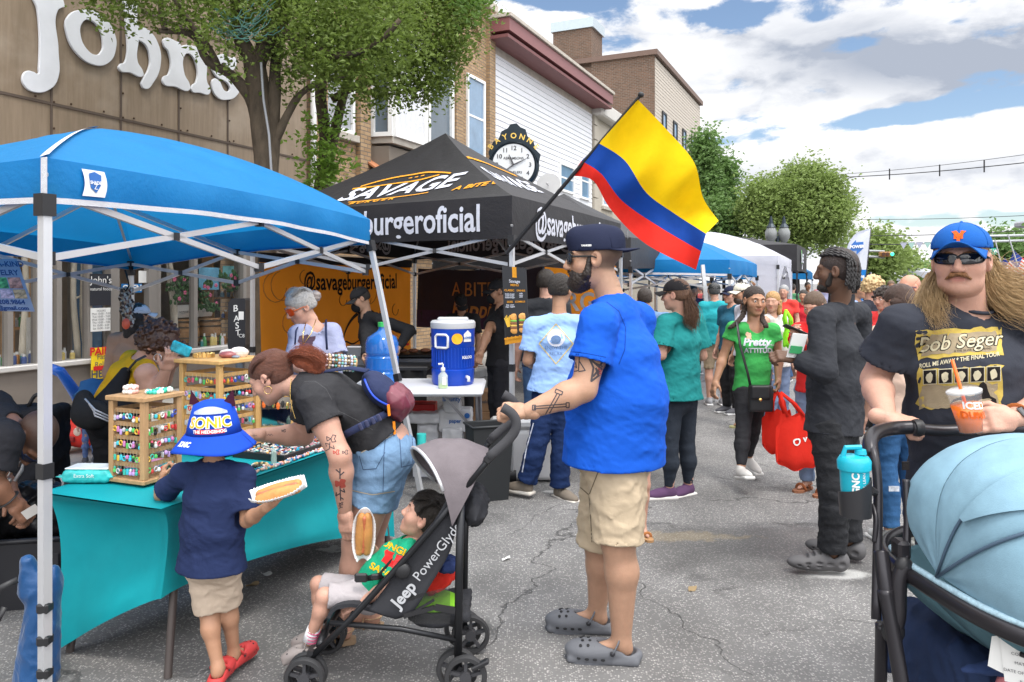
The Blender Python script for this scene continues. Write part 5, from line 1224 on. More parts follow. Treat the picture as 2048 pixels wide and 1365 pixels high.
 S.ell(at(.095,0,.036),A(.082,.043,.032)*s,R_,.02);S.ell(at(.03,0,.048),A(.075,.041,.040)*s,R_,.03);S.ell(at(-.035,0,.052),A(.045,.038,.044)*s,R_,.03);S.cap(at(-.02,0,.08),at(-.022,0,.098),.034*s,k=.02)
 o_=S.build(nm,m1,T)
 S=SDF(.0058*max(s,.7));S.box(at(.047,0,.015),A(.262,.092,.030)*s,R_,.014*s,0);S.build('sole',m2,o_)
 mb=MB()
 for k in range(4):mb.rod(at(.045+.018*k,-.022,.078-.006*k),at(.045+.018*k,.022,.078-.006*k),.005*s,up=z)
 mb.build('laces',cloth('lace_pale',(.5,.5,.5),wave=0),o_)
 return o_
def cap_hat(T,H_,col,back=False,brimcol=None,flat=False,name='cap',drop=0.,blen=.080,tip=0.,logo=None,hgt=1.,ball=True):
 p,R_,s,f_=H_['pt'],H_['R'],H_['s'],(-1 if back else 1);mt_=cloth('cap_'+str(col),col,wave=0,bump=.25) if ball else col;mb_=cloth('cap_'+str(brimcol or col),brimcol or col,wave=0,bump=.25)
 S=SDF(.006);z0=.030+drop
 S.ell(p(0,-.012,z0+.006),A(.088,.106,.088*hgt)*s,R_,.01);S.box(p(0,0,z0-.15),A(.4,.4,.3)*s,R_,.001,0,True);S.ell(p(0,-.012,z0-.005),A(.081,.099,.080*hgt)*s,R_,0,True)
 if flat:S.cap(p(0,.06,z0+.05),p(0,-.07,z0+.05),.05*H_['m'],.045*H_['m'],k=.03)
 o_=S.build(name,mt_,T)
 mb=MB();bend=.012 if flat else.040;L=blen
 def bf(u,v):
  th=(u-.5)*2.1;x=.088*math.sin(th);y0=-.012*0+.098*math.cos(th)-.012*f_;ext=L*max(0,math.cos(th*.75))**.6
  y=y0+v*ext;return p(x,y*f_,z0+.006+.008*v*(1-bool(flat))-bend*(x/.08)**2*(.4+.6*v)-(.016*v if not flat else 0)+tip*v*max(0,1-(x/.07)**2))
 mb.grid(bf,22,8,thick=.004);br=mb.build('brim',mb_,o_,smooth=True)
 mb=MB();mb.ell(p(0,-.012,z0+.006+.088*hgt),.006,8)
 mb.build('button',mb_,o_,smooth=True)
 mb=MB()
 for k in range(3):
  th=math.pi*k/3+.52;mb.tube([p(.0885*math.cos(t)*math.cos(th),-.012+.1065*math.cos(t)*math.sin(th),z0+.006+.0885*hgt*math.sin(t)) for t in np.linspace(0.05,math.pi-.05,20)],.0012,4)
 mb.build('seam',mt_,o_,smooth=True)
 return o_
def glasses(T,H_,frame,lens,kind='wrap',name='sunglasses'):
 p=H_['pt'];fm=plast('glasses_'+str(frame),frame,.2);lm_=mat('lens_'+str(lens),lens,.06,spec=1.,var=0) if kind!='tint' else mat('lens_tint'+str(lens),lens,.1,alpha=.8,var=0,spec=.8)
 hw,hh,cx=dict(wrap=(.0345,.0175,.0345),way=(.026,.020,.033),tint=(.030,.026,.033))[kind]
 o_=None;mb=MB();ml=MB()
 for sg in(-1,1):
  def q(a,b,off=0.):
   x=sg*cx+a*hw;y=.104+off-(x*x)*(9 if kind=='wrap' else 5);tz=(.004 if kind=='wrap' else 0)*(abs(x)/.06);return p(x,y,.001+b*hh+tz)
  ring=[(math.cos(t),math.sin(t)) for t in np.linspace(0,2*math.pi,25)[:-1]];sq=[(np.sign(a)*abs(a)**.55,np.sign(b)*abs(b)**.6) for a,b in ring]
  mb.tube([q(a,b) for a,b in sq],.0028*H_['m'] if kind=='way' else.0022*H_['m'],6,closed=True)
  n_=8;V=[]
  ml.grid(lambda u,v:(lambda th,r_:q(np.sign(math.cos(th))*abs(math.cos(th))**.55*r_,np.sign(math.sin(th))*abs(math.sin(th))**.6*r_,.001))(2*math.pi*u,v),24,4,thick=.0015)
  mb.tube([q(sg*1,.35),p(sg*(cx+hw)*1.12,.078,.006),p(sg*.080,.01,.006),p(sg*.081,-.02,-.006)],[.0045*H_['m'],.0045*H_['m'],.003*H_['m'],.002*H_['m']],6)
 mb.tube([p(-(cx-hw*.9),.103,.006),p(0,.106,.009),p((cx-hw*.9),.103,.006)],.003*H_['m'],6)
 o_=mb.build(name,fm,T,smooth=True);ml.build('lens',lm_,o_,smooth=True);return o_
def eyes(T,H_,iris=(.06,.03,.015),lids=True):
 p,m=H_['pt'],H_['m'];W_=plast('eye_white',(.68,.65,.62),.15);I_=plast('iris_'+str(iris),iris,.1);K_=plast('pupil',(.004,.004,.004),.05)
 for sg in(-1,1):
  mb=MB();c=p(sg*.0305,.0775,.001);r_=.0132*m;f=H_['f'];mb.lathe(c,[(r_*math.sin(a),r_*math.cos(a)) for a in np.linspace(math.pi,0,14)],16,axis=f)
  n=16;mb.M=[2 if i//n>=12 else(1 if i//n>=11 else 0) for i in range(len(mb.F))];mb.build('eye',[W_,I_,K_],T,smooth=True)
  if not lids:continue
  S=SDF(.0022*m)
  for k in range(5):
   a0,a1=-1+.4*k,-1+.4*(k+1);z=lambda a:.0075*(1-a*a*.9);S.cap(p(sg*.0305+a0*.0145,.0875-.004*a0*a0*1.5,z(a0)),p(sg*.0305+a1*.0145,.0875-.004*a1*a1*1.5,z(a1)),.0032*m,k=.002)
  S.build('eyelid',SKINL(T),T,colf=lambda V:np.tile(A(*T['_c'])*.8,(len(V),1)))
def SKINL(T):return SKIN
def brows(T,H_,mt_,th=.0042):
 p,m=H_['pt'],H_['m']
 for sg in(-1,1):
  S=SDF(.0028*m);S.cap(p(sg*.012,.0955,.0205),p(sg*.032,.0915,.026),th*m,k=.003);S.cap(p(sg*.032,.0915,.026),p(sg*.050,.077,.0185),th*m,th*.6*m,k=.003);S.build('eyebrow',mt_,T,disp=lambda Q:rowfold(Q,900,.0006))
def hemdamp(Q,hems):
 f=np.ones(len(Q))
 for p,d,r in hems:
  q=Q-p;a=np.abs(q@d);rr_=np.linalg.norm(q-np.outer(q@d,d),axis=1);f=np.where(rr_<r,np.minimum(f,np.clip(a/.05,.12,1)),f)
 return f
def person(label,J,tone='light',g=1.,ag=1.,lg=1.,torso=None,top=None,bottom=None,shoes=None,hs=None,hands=True,curl=(.35,.35),hn=(None,None),hd=(None,None),vox=.0095,fv=.0042,group=None,colf=None,face=True,lips=(.50,.17,.13),cat='person',belly=0.,fa=0.0045,nose=1.,round_=0.,eye=True,brow=None,mouth=0.,bust=0.,limbs='RL',legs=True,neckr=.052,feet=True,stubble=None,footk=None):
 global SKIN
 SKIN=SKIN or skinm();h=J['h'];k=h/1.75;f=J['f'];base=J.get('base',A(J['pelvis'][0],J['pelvis'][1],0));col=A(*TONE[tone]) if isinstance(tone,str) else A(*tone)
 T=thing('person',label,cat,base,group);T['_c']=tuple(col);J=dict(J)
 hs=hs if hs is not None else k;H_=headframe(J,hs);up=nrm(J['neck']-J['pelvis']);rt=nrm(J['sR']-J['sL']);fr=nrm(np.cross(up,rt));
 if fr@f<0 and abs(up[2])>.5:fr=-fr
 cw,cd,ww,wd,pw,pd=torso or(.155,.105,.135,.10,.155,.112);cw,cd,ww,wd,pw,pd=[x*k*g for x in(cw,cd,ww,wd,pw,pd)]
 waist=lerp(J['pelvis'],J['chest'],.48)+J.get('bend',0*up)
 S=SDF(vox);S.ecap(J['pelvis'],waist,pw*.92,pd*.9,ww*.92,wd*.9,fr);S.ecap(waist,J['chest'],ww*.92,wd*.9,cw*.94,cd*.92,fr);S.ecap(J['chest'],lerp(J['chest'],J['neck'],.6),cw*.94,cd*.92,cw*.62,cd*.6,fr)
 ntop=H_['pt'](0,-.022,-.05);nr=neckr*k
 S.cap(lerp(J['neck'],J['chest'],.12),ntop,nr*1.12,nr,k=.03*k)
 for sd in 'RL':
  s_,e_,w_=J['s'+sd],J['e'+sd],J['w'+sd];S.cap(lerp(J['neck'],J['chest'],.15),s_,.048*k,.052*k*ag,k=.03)
  S.cap(s_,lerp(s_,e_,.45),.054*k*ag,.050*k*ag,k=.02);S.cap(lerp(s_,e_,.4),e_,.050*k*ag,.040*k*ag,k=.02)
  S.cap(e_,lerp(e_,w_,.3),.040*k*ag,.043*k*ag,k=.02);S.cap(lerp(e_,w_,.28),w_,.043*k*ag,.027*k*(ag*.5+.5),k=.02)
  if legs:
   hp,kn,an=J['h'+sd],J['k'+sd],J['a'+sd];S.cap(hp,kn,.082*k*lg,.056*k*lg,k=.03);bk=nrm(np.cross(nrm(an-kn),rt));bk=bk if bk@f<0 else-bk
   S.cap(kn,lerp(kn,an,.3)+bk*.012*k,.054*k*lg,.056*k*lg,k=.02);S.cap(lerp(kn,an,.28)+bk*.012*k,an,.055*k*lg,.034*k*(lg*.5+.5),k=.02)
   if footk in('croc','sandal','slide'):
    d=nrm(J['t'+sd]);zf=nrm(ZZ-(ZZ@d)*d);S.cap(an,an-zf*.035*k-d*.018*k,.034*k,.028*k,k=.02);S.cap(an-zf*.02*k,an+d*.13*k-zf*.046*k,.032*k,.017*k,k=.02)
 V,Fc=S.mesh();parts=[(V,Fc)]
 S=SDF(fv*max(.8,k) if face else vox*.8);head_sdf(S,H_,nose=nose,round_=round_,mouth=mouth);S.cap(ntop+H_['u']*.0,lerp(ntop,J['neck'],.55),nr,nr*1.03,k=.03*k);parts.append(S.mesh())
 nb=len(V);nh=len(parts[1][0])
 if hands:
  for i,sd in enumerate('RL'):
   if sd not in limbs:continue
   w_=J['w'+sd];d=hd[i] if hd[i] is not None else w_-J['e'+sd];n_=hn[i] if hn[i] is not None else(rt*(1 if sd=='R' else-1)+f*.2);S=SDF(.0042*max(.7,k) if fv<.006 else.0065)
   hand_sdf(S,w_,d,np.asarray(n_,float),sd=='R',curl[i],k*1.02,.55);parts.append(S.mesh())
 off=0;VV=[];FF=[]
 for v,fc in parts:VV.append(v);FF.append(fc+off);off+=len(v)
 VV=np.concatenate(VV);FF=np.concatenate(FF);C=np.tile(col,(len(VV),1))
 L=H_['loc'](VV[nb:nb+nh]);hc=C[nb:nb+nh]
 def blend(mask,c):hc[:]=hc*(1-mask[:,None])+np.asarray(c)*mask[:,None]
 gl=lambda c,r:np.exp(-(((L-A(*c))/A(*r))**2).sum(1))
 blend(np.clip(gl((0,.09,-.066),(.021,.03,.0085))*1.5,0,.85),A(*lips)*col/A(.6,.38,.29)*.95)
 for sg in(-1,1):blend(gl((sg*.045,.07,-.03),(.022,.03,.018))*.22,col*A(1.12,.78,.72));blend(gl((sg*.08,0,0),(.012,.03,.03))*.25,col*A(1.05,.75,.7));
 blend(gl((0,.11,-.032),(.014,.014,.012))*.25,col*A(1.1,.78,.72))
 if stubble is not None:
  mfn,cc_,am=stubble;blend(np.clip(mfn(L),0,1)*am,cc_)
 C[nb:nb+nh]=hc
 if colf:C=colf(VV,C)
 body=meshobj('body',VV,FF,SKIN,T,True,col=C)
 if eye and face:eyes(T,H_,lids=fv<.0045)
 if brow is not None:brows(T,H_,brow)
 out=dict(T=T,H=H_,J=J,body=body,fr=fr,up=up,rt=rt,k=k)
 if top:
  lo=top.get('loose',.014)*k;S=SDF(top.get('vox',vox*.85));hemp=J['pelvis']-nrm(waist-J['pelvis'])*top.get('hem',.06)*k+J.get('hemoff',0*up);hw=top.get('hemw',1.0)
  S.ecap(waist,hemp,ww+lo+belly*.4*k,wd+lo+belly*k,(pw+lo)*hw,(pd+lo)*hw,fr,k=.05,flat=True);S.ecap(waist,J['chest'],ww+lo+belly*.4*k,wd+lo+belly*.9*k,cw+lo,cd+lo,fr,k=.05);S.ecap(J['chest'],lerp(J['chest'],J['neck'],.62),cw+lo,cd+lo,cw*.66,cd*.66,fr,k=.03)
  if bust:
   for sg in(-1,1):S.ell(J['chest']+fr*(cd*.78)+rt*sg*cw*.48-up*.02*k,A(.065,.06,.062)*k*bust,k=.03)
  sl=top.get('sleeve',.55);sw_=top.get('sw',1.25)
  for sd in 'RL':
   s_,e_,w_=J['s'+sd],J['e'+sd],J['w'+sd]
   S.cap(lerp(J['neck'],J['chest'],.10),s_,.060*k,(.054*ag+.006)*k+lo*.5,k=.045)
   if sl<=1:
    if sl>.02:e2=lerp(s_,e_,sl);S.cap(s_,e2,.056*k*ag+lo*.6,.050*k*ag*sw_+lo*.5,k=.03,flat=True)
   else:S.cap(s_,e_,.056*k*ag+lo*.6,.048*k*ag+lo,k=.03);S.cap(e_,lerp(e_,w_,sl-1),.048*k*ag+lo,.036*k*ag+lo*.8,k=.02,flat=sl-1<.99)
  S.late()
  if 0.02<sl<=1:
   for sd in 'RL':
    s_,e_=J['s'+sd],J['e'+sd];d_=nrm(e_-s_);e2=lerp(s_,e_,sl);ro=.050*k*ag*sw_+lo*.5;S.cap(e2-d_*.016,e2+d_*.04,ro-.012,ro-.008,k=0,sub=True,flata=True)
  dh=nrm(waist-J['pelvis']);S.ecap(hemp+dh*.016,hemp-dh*.06,(pw+lo)*hw-.014,(pd+lo)*hw-.014,(pw+lo)*hw-.010,(pd+lo)*hw-.010,fr,k=0,sub=True,flata=True)
  nb_=top.get('neck',.062)*k;nc=J['neck']+up*.012*k;S.cap(nc-up*.01*k+fr*.03*k,nc+up*.09*k+fr*.0*k,nb_*.86,nb_*1.15,k=0,sub=True)
  if top.get('tank'):
   for sd in 'RL':S.ell(J['s'+sd]+(J['s'+sd]-J['neck'])*.18,(.075*k,)*3,k=.01,sub=True)
  fw=top.get('foldf',16);fo=top.get('fold',fa)
  hems=[(hemp,dh,.3)]+([(lerp(J['s'+sd],J['e'+sd],sl),nrm(J['e'+sd]-J['s'+sd]),.13) for sd in 'RL'] if 0.02<sl<=1 else[])
  S2=S.build(top.get('name','shirt'),top['mat'],T,disp=lambda Q:hemdamp(Q,hems)*(rowfold(Q,fw,fo*.8,top.get('seed',3),(1,1,.55))+rowfold(Q,fw*2.8,fo*.35,9,(.7,.7,1.4))));out['top']=S2
  if top.get('collar'):
   pts=[nc+fr*.016*k-up*.006*k+(rt*math.cos(t)*.95+fr*math.sin(t))*nb_*1.0-up*.03*k*(math.sin(t) if math.sin(t)>0 else 0)*.6 for t in np.linspace(0,2*math.pi,30)[:-1]]
   mb=MB();mb.tube(pts,.0065*k,6,closed=True);mb.build('collar',top['mat'],S2,smooth=True)
  if top.get('stand'):
   S=SDF(vox*.8);S.cap(nc-up*.05*k,nc+up*top['stand']*k,nr*1.35,nr*1.3,k=.0,flat=True);S.cap(nc-up*.03*k,nc+up*(top['stand']+.05)*k,nr*1.12,nr*1.12,k=0,sub=True);S.build('collar',top['mat'],S2)
 if bottom and legs:
  lo=bottom.get('loose',.012)*k;S=SDF(bottom.get('vox',vox*.85));ln=bottom.get('len',2.);wst=lerp(J['pelvis'],waist,bottom.get('rise',.45))
  S.ecap(lerp(J['hR'],J['hL'],.5),wst,pw+lo*.8,pd+lo*.8,ww+.004+lo*.3,wd+.004+lo*.3,fr,k=.04)
  flr=bottom.get('flare',1.);carv=[]
  for sd in 'RL':
   hp,kn,an=J['h'+sd],J['k'+sd],J['a'+sd]
   if ln<=1:
    e=lerp(hp,kn,ln);d_=nrm(kn-hp);r1=(.080-.022*ln)*k*lg*flr+lo;S.cap(hp,e,.088*k*lg+lo,r1,k=.035,flat=True);carv.append((e-d_*.016,e+d_*.04,r1-.012))
   else:
    bk=nrm(np.cross(nrm(an-kn),rt));bk=bk if bk@f<0 else-bk;S.cap(hp,kn,.088*k*lg+lo,.058*k*lg+lo,k=.035);e=lerp(kn,an,ln-1)
    S.cap(kn,lerp(kn,an,.35)+bk*.011*k,.060*k*lg+lo,.061*k*lg+lo,k=.02);S.cap(lerp(kn,an,.3)+bk*.011*k,e,.061*k*lg+lo,bottom.get('cuff',.042)*k*lg*flr+lo,k=.02,flat=True)
  S.late()
  for a_,b_,r_ in carv:S.cap(a_,b_,r_,k=0,sub=True,flata=True)
  fo=bottom.get('fold',fa)
  hems=[((a_+b_)/2,nrm(b_-a_),.14) for a_,b_,r_ in carv]
  out['bottom']=S.build(bottom.get('name','trousers' if ln>1 else 'shorts'),bottom['mat'],T,disp=lambda Q:hemdamp(Q,hems)*(rowfold(Q,20,fo*.8,5,(1,1,1.2))+rowfold(Q,52,fo*.35,8)))
 if shoes and legs:
  kind,c_,so=shoes
  for sd in 'RL':
   if sd in limbs or True:out['shoe'+sd]=foot(kind,T,J['a'+sd],J['t'+sd],k*shoes_scale(kind),c_,so)
 return out
def shoes_scale(kind):return 1.12 if kind in('croc','foam') else 1.04
def hairshell(o,name,c,t=.008,front=.045,low=-.055,side=0.,fr_=140,am=.0022,extra=None,vox=.0048):
 S=SDF(vox);hair_base(S,o['H'],t,front,low,side)
 if extra:extra(S,o['H'])
 return S.build('hair',hairmat(name,c),o['T'],disp=lambda Q:rowfold(Q,fr_,am,4))
def curlshell(o,name,c,t=.014,front=.04,low=-.06,n=260,r_=.012,seed=2,spread=.006,side=.01):
 S=SDF(.0055);hair_base(S,o['H'],t,front,low,side);V,F_=S.mesh();rg=np.random.default_rng(seed)
 for i in rg.choice(len(V),min(n,len(V)),replace=False):
  q=V[i]+rg.normal(size=3)*spread;S.ell(q,r_*rg.uniform(.6,1.2),k=.004)
 return S.build('hair',hairmat(name,c,st=(1,1,1)),o['T'])
def setJ(J,**k):
 for a,v in k.items():J[a]=np.asarray(v,float)
 return J
f=nrm(A(-.84,.54,0));J=std(.45,3.2,f,1.80)
hf=nrm(A(-.99,.10,-.02))
setJ(J,head=P(1189,517,3.2),hf=hf,hu=A(.03,0,1),neck=P(1226,600,3.2),chest=P(1236,710,3.2),pelvis=P(1230,868,3.2),sL=P(1196,648,3.02),sR=P(1276,640,3.36),eL=P(1168,778,2.96),wL=P(1052,824,2.93),eR=P(1262,780,3.42),wR=P(1225,850,3.36),hL=P(1234,895,3.12),hR=P(1222,900,3.30),kL=P(1236,1085,3.08),kR=P(1200,1090,3.34),aL=P(1243,1280,3.10),aR=P(1194,1222,3.37),tL=A(-.98,.12,0),tR=A(-.98,.1,0))
BLK_HAIR=hairmat('black',(.018,.013,.010));BRN_HAIR=hairmat('brown',(.085,.045,.022))
def buzz(L):
 return np.clip((L[:,2]*.9-L[:,1]*.75+.035)/.02,0,1)*np.clip((L[:,2]+.055)/.02,0,1)*(1-np.exp(-(((np.abs(L[:,0])-.08)/.02)**2+((L[:,1])/.03)**2+((L[:,2]+.005)/.04)**2)))
man=person('bearded man in royal blue T-shirt, khaki shorts and grey clogs pushing the small stroller',J,'olive',g=1.15,ag=1.2,lg=1.18,torso=(.172,.130,.168,.142,.165,.135),belly=.03,top=dict(mat=cloth('shirt_royal',(.006,.085,.50),wave=7,bump=.45),loose=.012,sleeve=.60,sw=1.34,hem=.11,hemw=1.22,neck=.070,collar=True,fold=.0045,foldf=15),bottom=dict(mat=cloth('khaki',(.50,.40,.28),wave=8,bump=.5),len=1.0,loose=.026,flare=1.16,fold=.006),shoes=('croc',(.12,.125,.14),(.10,.105,.12)),hs=(1.04,1.10,1.10),curl=(.8,.82),hn=(None,A(-.25,-.45,.85)),hd=(None,nrm(P(985,818,2.94)-P(1052,824,2.93))),brow=BLK_HAIR,nose=1.15,footk='croc',stubble=(buzz,(.035,.024,.018),.8),eye=False,vox=.0085)
H_=man['H'];T=man['T']
S=SDF(.0042);p_,R_,s_=H_['pt'],H_['R'],H_['s']
S.ell(p_(0,.046,-.072),A(.061,.058,.052)*s_,R_);S.ell(p_(0,.066,-.100),A(.042,.040,.036)*s_,R_,.02);
for sg in(-1,1):S.cap(p_(sg*.062,.018,.0),p_(sg*.058,.03,-.06),.014,.020,k=.015)
S.ell(p_(0,.135,-.03),A(.05,.05,.036)*s_,R_,.008,True);S.ell(p_(0,.125,-.067),A(.026,.04,.008)*s_,R_,.004,True)
S.cap(p_(-.030,.088,-.056),p_(0,.100,-.049),.0075,k=.006);S.cap(p_(.030,.088,-.056),p_(0,.100,-.049),.0075,k=.006)
S.build('beard',hairmat('beard',(.022,.014,.010),st=(1,1,1)),T,disp=lambda Q:rowfold(Q,260,.0028,2))
NAVYC=(.012,.016,.040);hat=cap_hat(T,H_,NAVYC,back=True,flat=True,drop=-.004,hgt=1.08,blen=.062)
text_on('cap_letters','NY',plane_fn(p_(0,-.128,.085),-H_['r']*1.,H_['u']),PAPER,hat,.045,.002);text_on('cap_word','YANKEES',plane_fn(p_(-.092,.03,.045),H_['f']*-1,H_['u']),PAPER,hat,.010,.0005)
glasses(T,H_,(.012,.012,.012),(.008,.009,.012),'way')
TAT=mat('tattoo_ink',(.055,.045,.05),.6,var=.2);TATR=mat('tattoo_red',(.40,.07,.05),.6)
def tattoo(o,px0,py0,sc,lines,w_,d,mt_=TAT,dirn=None,nm='tattoo'):
 dirn=P(px0,py0,1)-A(0,0,H)
 V2,F2=strokes(lines,w_);fn=lambda x,y:P(px0+x*sc,py0-y*sc,d);return surf_decal(o['body'],fn,nm,mt_,o['body'],V2,F2,dirn,.0012,.9)
tube_=[[(-.6,-.02),(.45,.06)],[(-.6,-.10),(.45,-.03)],[(-.6,-.12),(-.6,0)],[(-.66,-.14),(-.66,.02),(-.56,.02),(-.56,-.14),(-.66,-.14)],[(.45,-.06),(.45,.1),(.55,.1),(.55,-.06),(.45,-.06)],[(-.25,-.32),(.16,.42)],[(-.16,-.36),(.25,.38)],[(.08,.44),(.3,.36),(.34,.46),(.12,.56),(.08,.44)],[(-.3,-.3),(-.1,-.4)]]
tattoo(man,1105,812,60,tube_,.035,2.93)
tattoo(man,1148,728,44,[[(-.3,.4),(-.35,-.2),(.0,-.35),(.2,-.3),(.25,.45)],[(-.2,.3),(0,-.3)],[(.0,.4),(.12,-.2)],[(-.35,-.1),(.1,-.15)],[(.25,.1),(.5,-.3),(.2,-.35)]],.05,2.98)
tattoo(man,1196,736,44,[[(-.4,.45),(-.2,.0),(-.3,-.6),(.1,-.3),(.3,.2),(.45,.3),(.2,.5),(-.1,.35),(-.4,.45)],[(-.15,.2),(.1,.1),(.25,.35)],[(-.1,0),(.0,-.3),(.2,.1)],[(-.3,.35),(.2,-.1)],[(-.22,-.4),(.1,.0)]],.09,2.98)
tattoo(man,1200,746,30,[[(-.1,.35),(.05,.1),(.15,.35)],[(-.05,.0),(.1,-.1)]],.12,2.98,TATR)
V2,F2=strokes([[(1212,602),(1238,622),(1252,655),(1250,700),(1238,730)]],1.8);surf_decal(man['top'],lambda x,y:P(x,y,2.95),'shoulder_seam',cloth('royal_dark',(.003,.045,.27),wave=0),man['top'],V2,F2,P(1235,660,1)-A(0,0,H),.001,.9)
V2,F2=strokes([[(1132,702),(1170,708),(1212,716)]],1.2);surf_decal(man['top'],lambda x,y:P(x,y,2.95),'hem_stitch',cloth('royal_dark',(.003,.045,.27),wave=0),man['top'],V2,F2,P(1220,800,1)-A(0,0,H),.001,.9)
SEAMK=cloth('khaki_dark',(.20,.155,.10),wave=0)
V2,F2=strokes([[(1164,905),(1152,935),(1150,965),(1178,990),(1182,1050),(1184,1092)],[(1178,990),(1196,945),(1204,905)]],2.2);surf_decal(man['bottom'],lambda x,y:P(x,y,3.0),'pocket_seam',SEAMK,man['bottom'],V2,F2,P(1180,1000,1)-A(0,0,H),.001,.9)
f=nrm(A(-.52,-1,0));J=std(.0,2.5,f,1.70)
setJ(J,base=A(1.5,2.55,0),head=P(1922,521,2.5),hf=nrm(A(-.72,-1,-.0)),hu=A(0,.0,1),neck=P(1928,618,2.57),chest=P(1932,730,2.56),pelvis=P(1938,930,2.58),sR=P(1802,652,2.50),sL=P(2062,648,2.68),eR=P(1750,760,2.60),wR=P(1774,838,2.36),eL=P(2108,800,2.45),wL=P(2024,838,2.26))
J['hR'],J['hL']=J['pelvis']+A(-.09,0,-.03),J['pelvis']+A(.09,0,-.03);J['kR'],J['kL']=A(J['hR'][0]-.02,2.52,.48),A(J['hL'][0]+.02,2.52,.48);J['aR'],J['aL']=A(J['kR'][0],2.55,.08),A(J['kL'][0],2.55,.08);J['tR']=J['tL']=A(-.1,-1,0)
GING=hairmat('ginger',(.27,.12,.045));BLOND=hairmat('blond',(.36,.21,.085),st=(3,3,3))
lm_=person('man with long blond hair, moustache and blue ball cap leaning on the teal pram',J,'fair',g=1.2,ag=1.12,lg=1.05,torso=(.175,.12,.158,.125,.155,.125),belly=.015,hs=(1.02,.91,.94),round_=1.,neckr=.064,top=dict(mat=cloth('shirt_charcoal',(.028,.031,.042),wave=8,bump=.45),loose=.016,sleeve=.62,sw=1.5,hem=.10,neck=.072,collar=True,fold=.0045,foldf=12,vox=.0075),bottom=dict(mat=cloth('dark_shorts',(.025,.028,.04)),len=1.0,loose=.02),shoes=('sneaker',(.1,.1,.1),(.6,.6,.6)),curl=(.85,(.45,.5,.55,.6)),hn=(A(-.15,-.25,.95),A(.1,-.85,.35)),hd=(nrm(A(.55,-.35,-.12)),nrm(A(-1,-.28,.02))),brow=GING,nose=1.15,eye=False,lips=(.56,.24,.20),vox=.008,fv=.0038)
H_=lm_['H'];T=lm_['T'];p_=H_['pt']
hat=cap_hat(T,H_,(.010,.095,.36),drop=.010,hgt=.98,tip=.022)
ORN=cloth('cap_orange',(.75,.13,.02),wave=0);qf=H_['f']
for dx,ch_,sz in((0,'N',.034),(.0,'Y',.054)):surf_text(hat,ch_,plane_fn(p_(0+dx,.2,.084-.010*(ch_=='Y')),H_['r']*-1 if False else np.cross(H_['u'],H_['f'])*1.,H_['u']),ORN,hat,sz,-H_['f'],'cap_letter',.003+.001*(ch_=='Y'),.5,bold=.0022)
glasses(T,H_,(.008,.008,.009),(.006,.008,.014),'wrap')
mo=SDF(.003)
for sg in(-1,1):mo.cap(p_(0,.1035,-.0475),p_(sg*.018,.099,-.0525),.0082,.0088,k=.004);mo.cap(p_(sg*.018,.099,-.0525),p_(sg*.034,.085,-.066),.0085,.005,k=.004)
mo.build('moustache',GING,T,disp=lambda Q:rowfold(Q,500,.0018,2))
rg=np.random.default_rng(4);g_=[]
for k in range(70):
 a=rg.uniform(-1,1);b0=p_(a*.030,.103-.012*a*a,-.045-.012*a*a);g_.append([b0,b0+H_['r']*a*.006+H_['f']*.004-H_['u']*.008,b0+H_['r']*a*.012-H_['u']*.016])
strands('moustache_hair',T,g_,160,.001,.0006,GING,3,5,sheet=False)
S=SDF(.006);hair_base(S,H_,.004,.02,-.06,.0)
def Hp(x,y,d):return P(x,y,d)
S.cap(Hp(1868,560,2.62),Hp(1858,600,2.60),.035,.045,k=.03);S.cap(Hp(1858,600,2.60),Hp(1862,632,2.54),.04,.022,k=.02)
S.cap(Hp(1975,560,2.60),Hp(2010,575,2.66),.04,.052,k=.03);S.cap(Hp(2010,575,2.66),Hp(2075,600,2.72),.05,.05,k=.03)
S.build('hair',BLOND,T,disp=lambda Q:rowfold(Q,90,.006,4,(.4,1,1.4)))
gl_=[[Hp(1890,520,2.60),Hp(1868,565,2.62),Hp(1850,600,2.56),Hp(1842,625,2.52),Hp(1868,652,2.46)],[Hp(1890,530,2.60),Hp(1866,570,2.60),Hp(1856,600,2.52),Hp(1862,630,2.47),Hp(1884,648,2.45)],[Hp(1890,540,2.58),Hp(1876,575,2.56),Hp(1872,600,2.50),Hp(1868,625,2.46),Hp(1875,646,2.44)]]
strands('hair_strands',T,gl_,1100,lambda t:.016+.028*t,.0008,hairmat('blond2',(.46,.30,.14)),5,16,.012)
gr_=[[Hp(1965,500,2.55),Hp(1985,545,2.60),Hp(2010,560,2.60),Hp(2050,566,2.62),Hp(2120,600,2.65)],[Hp(1968,520,2.55),Hp(1985,560,2.55),Hp(2015,590,2.54),Hp(2060,612,2.56),Hp(2110,625,2.58)],[Hp(1970,530,2.54),Hp(1975,575,2.52),Hp(2000,610,2.50),Hp(2040,620,2.50),Hp(2070,632,2.5)],[Hp(1968,515,2.54),Hp(1990,535,2.56),Hp(2020,545,2.58),Hp(2060,540,2.6),Hp(2110,560,2.62)]]
strands('hair_strands',T,gr_,1900,lambda t:.016+.040*t,.0008,hairmat('blond3',(.52,.34,.16)),6,18,.014)
top_=lm_['top'];cx_,cy_=1918,760
fnp=lambda x,y:P(1918+x*80,746-y*80-x*4,2.42)
YEL=cloth('print_mustard',(.60,.44,.10),wave=0,var=.5);TANP=cloth('print_tan',(.36,.29,.19),wave=0,var=.35)
dY=nrm(P(1918,760,1)-A(0,0,H))
V2,F2=gridgeo(-1.08,.42,1.1,1.12,16,6,.02,3);surf_decal(top_,fnp,'print_panel',YEL,top_,V2,F2,dY,.002,.9)
V2,F2=gridgeo(-.95,.5,.95,1.02,14,4,.02,5);surf_decal(top_,fnp,'print_panel',TANP,top_,V2,F2,dY,.003,.9)
